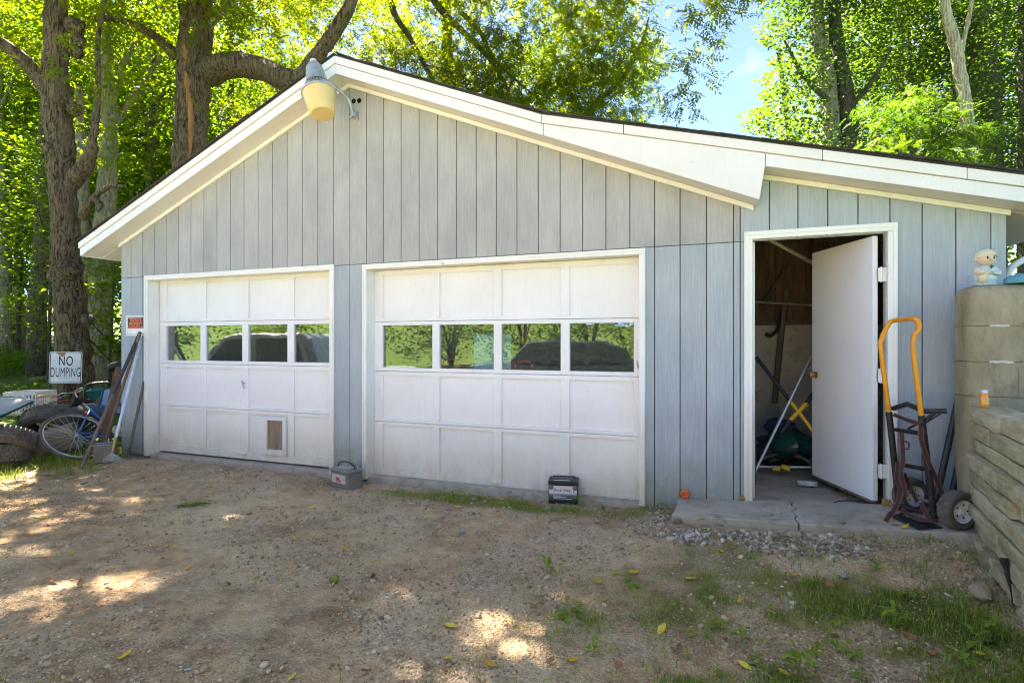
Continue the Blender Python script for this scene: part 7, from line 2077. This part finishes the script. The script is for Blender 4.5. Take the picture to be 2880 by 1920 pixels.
# broad-leaved weeds: rosettes one can count
M['weed'] = leaf_mat('weed_leaves', (0.14, 0.22, 0.035), (0.20, 0.30, 0.045), (0.27, 0.36, 0.055), 0.4)
def weed_mesh(seed, n_=9, ln=0.05, tall=0.35):
    rg = np.random.default_rng(seed)
    vs, fs = [], []
    for k in range(n_):
        a = rg.uniform(0, 6.28); e = rg.uniform(0.1, tall + 0.3)
        l_ = ln * rg.uniform(0.6, 1.2); w_ = l_ * rg.uniform(0.28, 0.42)
        h0 = rg.uniform(0, ln * tall * 2)
        d_ = Vector((math.cos(a) * math.cos(e), math.sin(a) * math.cos(e), math.sin(e)))
        s = Vector((-math.sin(a), math.cos(a), 0))
        b0 = Vector((0, 0, h0)) + d_ * l_ * 0.25
        o_ = len(vs)
        up = d_.cross(s)
        for t, q in ((0, 0.06), (0.3, 0.8), (0.6, 1.0), (0.85, 0.6), (1.0, 0.03)):
            c = b0 + d_ * l_ * t - Vector((0, 0, l_ * 0.35 * t * t))
            vs += [c - s * w_ * q * 0.5 + Vector((0, 0, w_ * 0.12 * q)), c, c + s * w_ * q * 0.5 + Vector((0, 0, w_ * 0.12 * q))]
        for i in range(4):
            a0 = o_ + i * 3
            fs += [(a0, a0 + 1, a0 + 4, a0 + 3), (a0 + 1, a0 + 2, a0 + 5, a0 + 4)]
        o_ = len(vs)
        vs += [Vector((0.001, 0, 0)), Vector((-0.001, 0, 0)), b0]
        fs += [(o_, o_ + 1, o_ + 2)]
    me = bpy.data.meshes.new('weed')
    me.from_pydata([tuple(v) for v in vs], [], fs)
    at = me.attributes.new('rnd', 'FLOAT', 'POINT'); at.data.foreach_set('value', rg.uniform(0.2, 0.9, len(vs)).astype(np.float32))
    me.shade_smooth(); me.materials.append(M['weed'])
    return me
WM = [weed_mesh(1, 9), weed_mesh(2, 14, 0.045, 0.5), weed_mesh(3, 7, 0.07, 0.3), weed_mesh(4, 16, 0.05, 0.9)]
spots = [(2050, 1560), (2010, 1760), (1975, 1780), (2080, 1800), (2290, 1830), (2400, 1840), (2330, 1790), (1665, 1835), (2350, 1750), (2280, 1655), (2650, 1480), (2690, 1500), (2640, 1560), (2560, 1465), (2740, 1800), (2800, 1790), (2850, 1800),
         (2790, 1850), (2150, 1870), (2250, 1890), (2030, 1900), (2420, 1900), (1590, 1720), (1545, 1600), (2070, 1455), (2340, 1497), (1610, 1725), (2520, 1760), (2580, 1700), (2700, 1860), (1760, 1640), (2460, 1640), (1870, 1385), (1850, 1400), (1440, 1370), (1630, 1390), (1700, 1400), (2180, 1500), (2000, 1500), (2860, 1740)]
for k, (x, y) in enumerate(spots):
    g = G(x + frng.uniform(-8, 8), y, -0.075)
    if y < 1420: g = FW(x, y, -0.10)
    o = bpy.data.objects.new('weed', WM[k % 4]); col.objects.link(o)
    o.location = (g.x, g.y, gh(g.x, g.y)); o.rotation_euler = (0, 0, frng.uniform(0, 6.28)); o.scale = [frng.uniform(0.7, 1.35)] * 3
    where = 'beside the step' if 1420 <= y < 1520 and x > 1800 else 'at the foot of the garage' if y < 1420 else 'along the stone wall' if x > 2600 else 'in the bottom foreground' if y > 1780 else 'in the middle of the drive' if x < 1800 else 'in the right foreground'
    tag(o, ['broad-leaved green weed ', 'bushy green weed ', 'long-leaved green weed ', 'tall leafy green weed '][k % 4] + where, 'weed', 'weeds sprouting on the drive')
bg = G(545, 1420, -0.08)
sp = thing('leaf_sprig', 'fallen sprig of dark green leaves on the gravel by the left door', 'sprig', (bg.x, bg.y, gh(bg.x, bg.y) + 0.004), (0, 0, 0.4))
for k in range(9):
    t = k / 8 - 0.5
    o = bpy.data.objects.new('leaf', WM[2]); col.objects.link(o); o.parent = sp; o.location = (t * 0.16, 0.03 * math.sin(k * 2.1), 0); o.rotation_euler = (0, 0, k * 1.3); o.scale = (0.7, 0.7, 0.45)
MB().tube([(-0.12, 0, 0.004), (0, 0.01, 0.006), (0.12, -0.01, 0.004)], 0.003, 6).build('twig', M['bark_dark'], sp)

# fallen leaves
def dead_leaf(seed, colr, curl):
    rg = np.random.default_rng(seed)
    vs, fs = [], []
    n_ = 6
    for i in range(n_ + 1):
        t = i / n_
        w_ = 0.42 * math.sin(math.pi * min(1, t * 0.94 + 0.05)) ** 0.8
        for s in (-1, 0, 1):
            vs.append((t - 0.5, s * w_ * 0.5, curl * (t - 0.5) ** 2 + 0.16 * abs(s) * w_ + rg.normal(0, 0.012)))
    for i in range(n_):
        for j in range(2): fs.append((i * 3 + j, i * 3 + j + 1, i * 3 + j + 4, i * 3 + j + 3))
    o_ = len(vs); vs += [(-0.5, 0.008, 0), (-0.5, -0.008, 0), (-0.72, 0, 0.03)]; fs += [(o_, o_ + 1, o_ + 2)]
    me = bpy.data.meshes.new('fallen_leaf'); me.from_pydata(vs, [], fs); me.shade_smooth()
    me.materials.append(pm('dry_leaf_%d' % seed, colr, tuple(c * 0.7 for c in colr), 3, 0.7, 0.2, 8))
    return me
LM = [dead_leaf(1, (0.68, 0.43, 0.02), 0.5), dead_leaf(2, (0.62, 0.34, 0.02), 0.9), dead_leaf(3, (0.72, 0.53, 0.06), 0.2), dead_leaf(4, (0.34, 0.15, 0.06), 1.2), dead_leaf(5, (0.24, 0.13, 0.07), 0.8)]
yl = [(44, 1372), (140, 1387), (50, 1442), (300, 1352), (335, 1393), (410, 1382), (475, 1347), (600, 1363), (585, 1385), (785, 1410), (735, 1445), (300, 1487), (130, 1565), (200, 1558), (465, 1532), (485, 1535), (563, 1542), (635, 1477), (525, 1594), (830, 1513), (878, 1423), (903, 1361), (970, 1545),
      (975, 1648), (1022, 1646), (1050, 1578), (1165, 1360), (1210, 1445), (1270, 1478), (1290, 1427), (1350, 1443), (1400, 1455), (1268, 1755), (1262, 1847), (1375, 1866), (822, 1905), (355, 1848), (1025, 1362), (1950, 1436), (2144, 1435), (1708, 1472), (1730, 1612), (1782, 1613), (1680, 1635), (1805, 1555), (2025, 1570),
      (2230, 1635), (2095, 1870), (2205, 1892), (1610, 1855), (2515, 1557), (2550, 1540), (2545, 1570), (2755, 1832), (2770, 1838), (1570, 1455), (2305, 1388), (1942, 1636), (2080, 1695), (1860, 1770), (1470, 1352), (2250, 1452), (120, 1460), (88, 1430), (1120, 1300 + 62), (1985, 1515), (2220, 1595)]
br = [(1545, 1860), (1740, 1870), (2100, 1560), (2330, 1660), (2335, 1735), (2560, 1785), (2590, 1805), (2620, 1835), (2780, 1850), (2370, 1550), (1910, 1820), (2040, 1800), (2350, 1465), (1500, 1700), (1900, 1830), (330, 1770), (225, 1640), (145, 1636), (640, 1640), (520, 1640), (1050, 1620), (1160, 1600), (2500, 1530), (665, 1490)]
for k, (x, y) in enumerate(yl + br):
    isb = k >= len(yl)
    g = G(x, y, -0.075)
    zz_ = gh(g.x, g.y)
    u, v = gloc(g.x, g.y)
    if 1.45 < u < 3.5 and -0.55 < v < 0.1: zz_ = zstep(u)
    big = y > 1750
    o = bpy.data.objects.new('fallen_leaf', LM[3 + k % 2] if isb else LM[k % 3]); col.objects.link(o)
    s_ = frng.uniform(0.045, 0.075)
    o.location = (g.x, g.y, zz_ + 0.010); o.rotation_euler = (frng.normal(0, 0.25), frng.normal(0, 0.25), frng.uniform(0, 6.28)); o.scale = [s_] * 3
    if 1.45 < u < 3.5 and -0.55 < v < 0.1: where = 'on the concrete step'
    elif v > -0.75: where = 'close to the garage front'
    elif x < 700 and y < 1520: where = 'on the gravel at the far left of the drive'
    elif x < 900: where = 'on the gravel in the left foreground'
    elif x < 1500: where = 'on the gravel in front of the wide door'
    elif x < 2150: where = 'among the thin grass in the middle foreground'
    else: where = 'in the grass by the stone wall'
    if isb: tag(o, 'curled brown dead leaf ' + where, 'leaf', 'brown leaves on the ground')
    else: tag(o, 'yellow fallen leaf ' + where, 'leaf', 'yellow leaves on the ground')

# ------------------------------------------------------------------ what the door panes mirror: shrubs and cars beside and behind the viewer
def shrub(name, label, x, y, w_, h, n, leafm, trunk=False):
    t = thing(name, label, 'shrub' if not trunk else 'tree', (0, 0, 0), group='shrubs across the drive')
    g = gh(x, y); m_ = MB()
    for k in range(4):
        a = 1.57 * k + 0.4
        stem(m_, [(x, y, g - 0.1), (x + 0.25 * math.cos(a), y + 0.25 * math.sin(a), g + h * 0.35), (x + w_ * 0.5 * math.cos(a), y + w_ * 0.5 * math.sin(a), g + h * 0.75)], [0.07, 0.05, 0.015], 7, 4)
    m_.build('trunk', M['bark_oak'], t, smooth=True)
    lb = [(x, y, g + h * 0.45, w_, w_, h * 0.42), (x + w_ * 0.5, y, g + h * 0.7, w_ * 0.6, w_ * 0.6, h * 0.3), (x - w_ * 0.5, y + 0.3, g + h * 0.3, w_ * 0.7, w_ * 0.7, h * 0.28)]
    broad_crown('crown', lb, n, leafm, t, size=0.13, keep_gap=False, sub=0.3, flat=0.6, shell=0.3)
for k, (x, y, w_, h, lm) in enumerate(((-16.5, 3.2, 1.8, 4.2, 'leaf_mid'), (-15.8, -0.5, 1.9, 3.2, 'leaf_mid'), (-14.6, -3.6, 1.8, 4.8, 'leaf_mid'), (-13.0, -6.2, 1.9, 4.0, 'leaf_deep'), (-11.0, -8.4, 1.9, 5.0, 'leaf_mid'), (-8.6, -9.8, 2.0, 4.2, 'leaf_deep'), (-6.0, -10.8, 1.9, 5.0, 'leaf_mid'), (-3.4, -11.2, 1.9, 4.4, 'leaf_mid'), (-1.0, -11.5, 1.9, 5.0, 'leaf_deep'))):
    shrub('shrub', ['tall', 'low', 'spreading', 'wide', 'high', 'dense dark', 'full', 'rounded', 'deep green'][k] + ' shrub across the drive mirrored in the garage panes', x, y, w_, h, 3600, M[lm])
def car(label, loc, rz, prof, win, width, paint, wheels, cat):
    c = thing('car' if cat == 'car' else 'pickup_truck', label, cat, loc, (0, 0, rz))
    MB().prism(prof, -width / 2, width / 2).build('body', paint, c, bev=0.05, seg=3)
    gl_ = M.setdefault('car_glass', plain('car_glass', (0.02, 0.028, 0.03), 0.08))
    for poly in win:
        for s in (-1, 1): MB().prism(poly, s * width / 2 - 0.01, s * width / 2 + 0.012).build('window', gl_, c)
    for x, r_ in wheels:
        for s in (-1, 1):
            w_ = bpy.data.objects.new('wheel', None); col.objects.link(w_); w_.parent = c; w_.location = (x, s * (width / 2 - 0.08), r_)
            tyre_mesh(MB(), r_, 0.22).build('tyre', M['rubber_dk'], w_, smooth=True)
            MB().lathe([(0, 0.08), (r_ * 0.6, 0.09), (r_ * 0.62, -0.09), (0, -0.08)], 20, Matrix.Rotation(R(90), 4, 'X')).build('rim', rimm, w_, smooth=True)
    return c
silver = plain('truck_silver', (0.50, 0.52, 0.54), 0.3, 0.4)
tp0 = Vector((-7.5, 4.75, 0)); tdir = Vector((-0.76, 0.65, 0))
car('silver pickup truck parked left of the drive and mirrored in the left door panes', (-6.6, 3.95, gh(-6.6, 3.95) - 0.12), math.atan2(0.65, -0.76),
    [(-2.3, 0.45), (2.4, 0.45), (2.5, 0.7), (2.4, 0.95), (1.35, 1.05), (0.75, 1.60), (0.5, 1.66), (-0.55, 1.66), (-0.75, 1.58), (-0.95, 1.02), (-2.3, 1.0)],
    [[(1.12, 1.06), (0.70, 1.53), (0.30, 1.57), (0.30, 1.06)], [(0.20, 1.06), (0.20, 1.57), (-0.50, 1.57), (-0.66, 1.06)]], 1.8, silver, [(-1.5, 0.36), (1.6, 0.36)], 'truck')
darkp = plain('suv_dark', (0.018, 0.03, 0.035), 0.25)
car('dark estate car parked behind the viewer and mirrored in the wide door panes', (-5.0, -2.4, gh(-5.0, -2.4) - 0.02), math.atan2(-0.55, 0.83),
    [(-2.1, 0.35), (2.1, 0.35), (2.15, 0.6), (2.0, 0.85), (1.75, 1.25), (1.2, 1.42), (-0.2, 1.45), (-0.6, 1.38), (-1.15, 0.92), (-2.05, 0.82)],
    [[(-0.95, 0.92), (-0.5, 1.32), (0.2, 1.38), (0.2, 0.92)], [(0.28, 0.92), (0.28, 1.38), (1.15, 1.34), (1.15, 0.92)], [(1.22, 0.92), (1.22, 1.33), (1.6, 1.22), (1.8, 0.92)]], 1.75, darkp, [(-1.35, 0.33), (1.35, 0.33)], 'car')
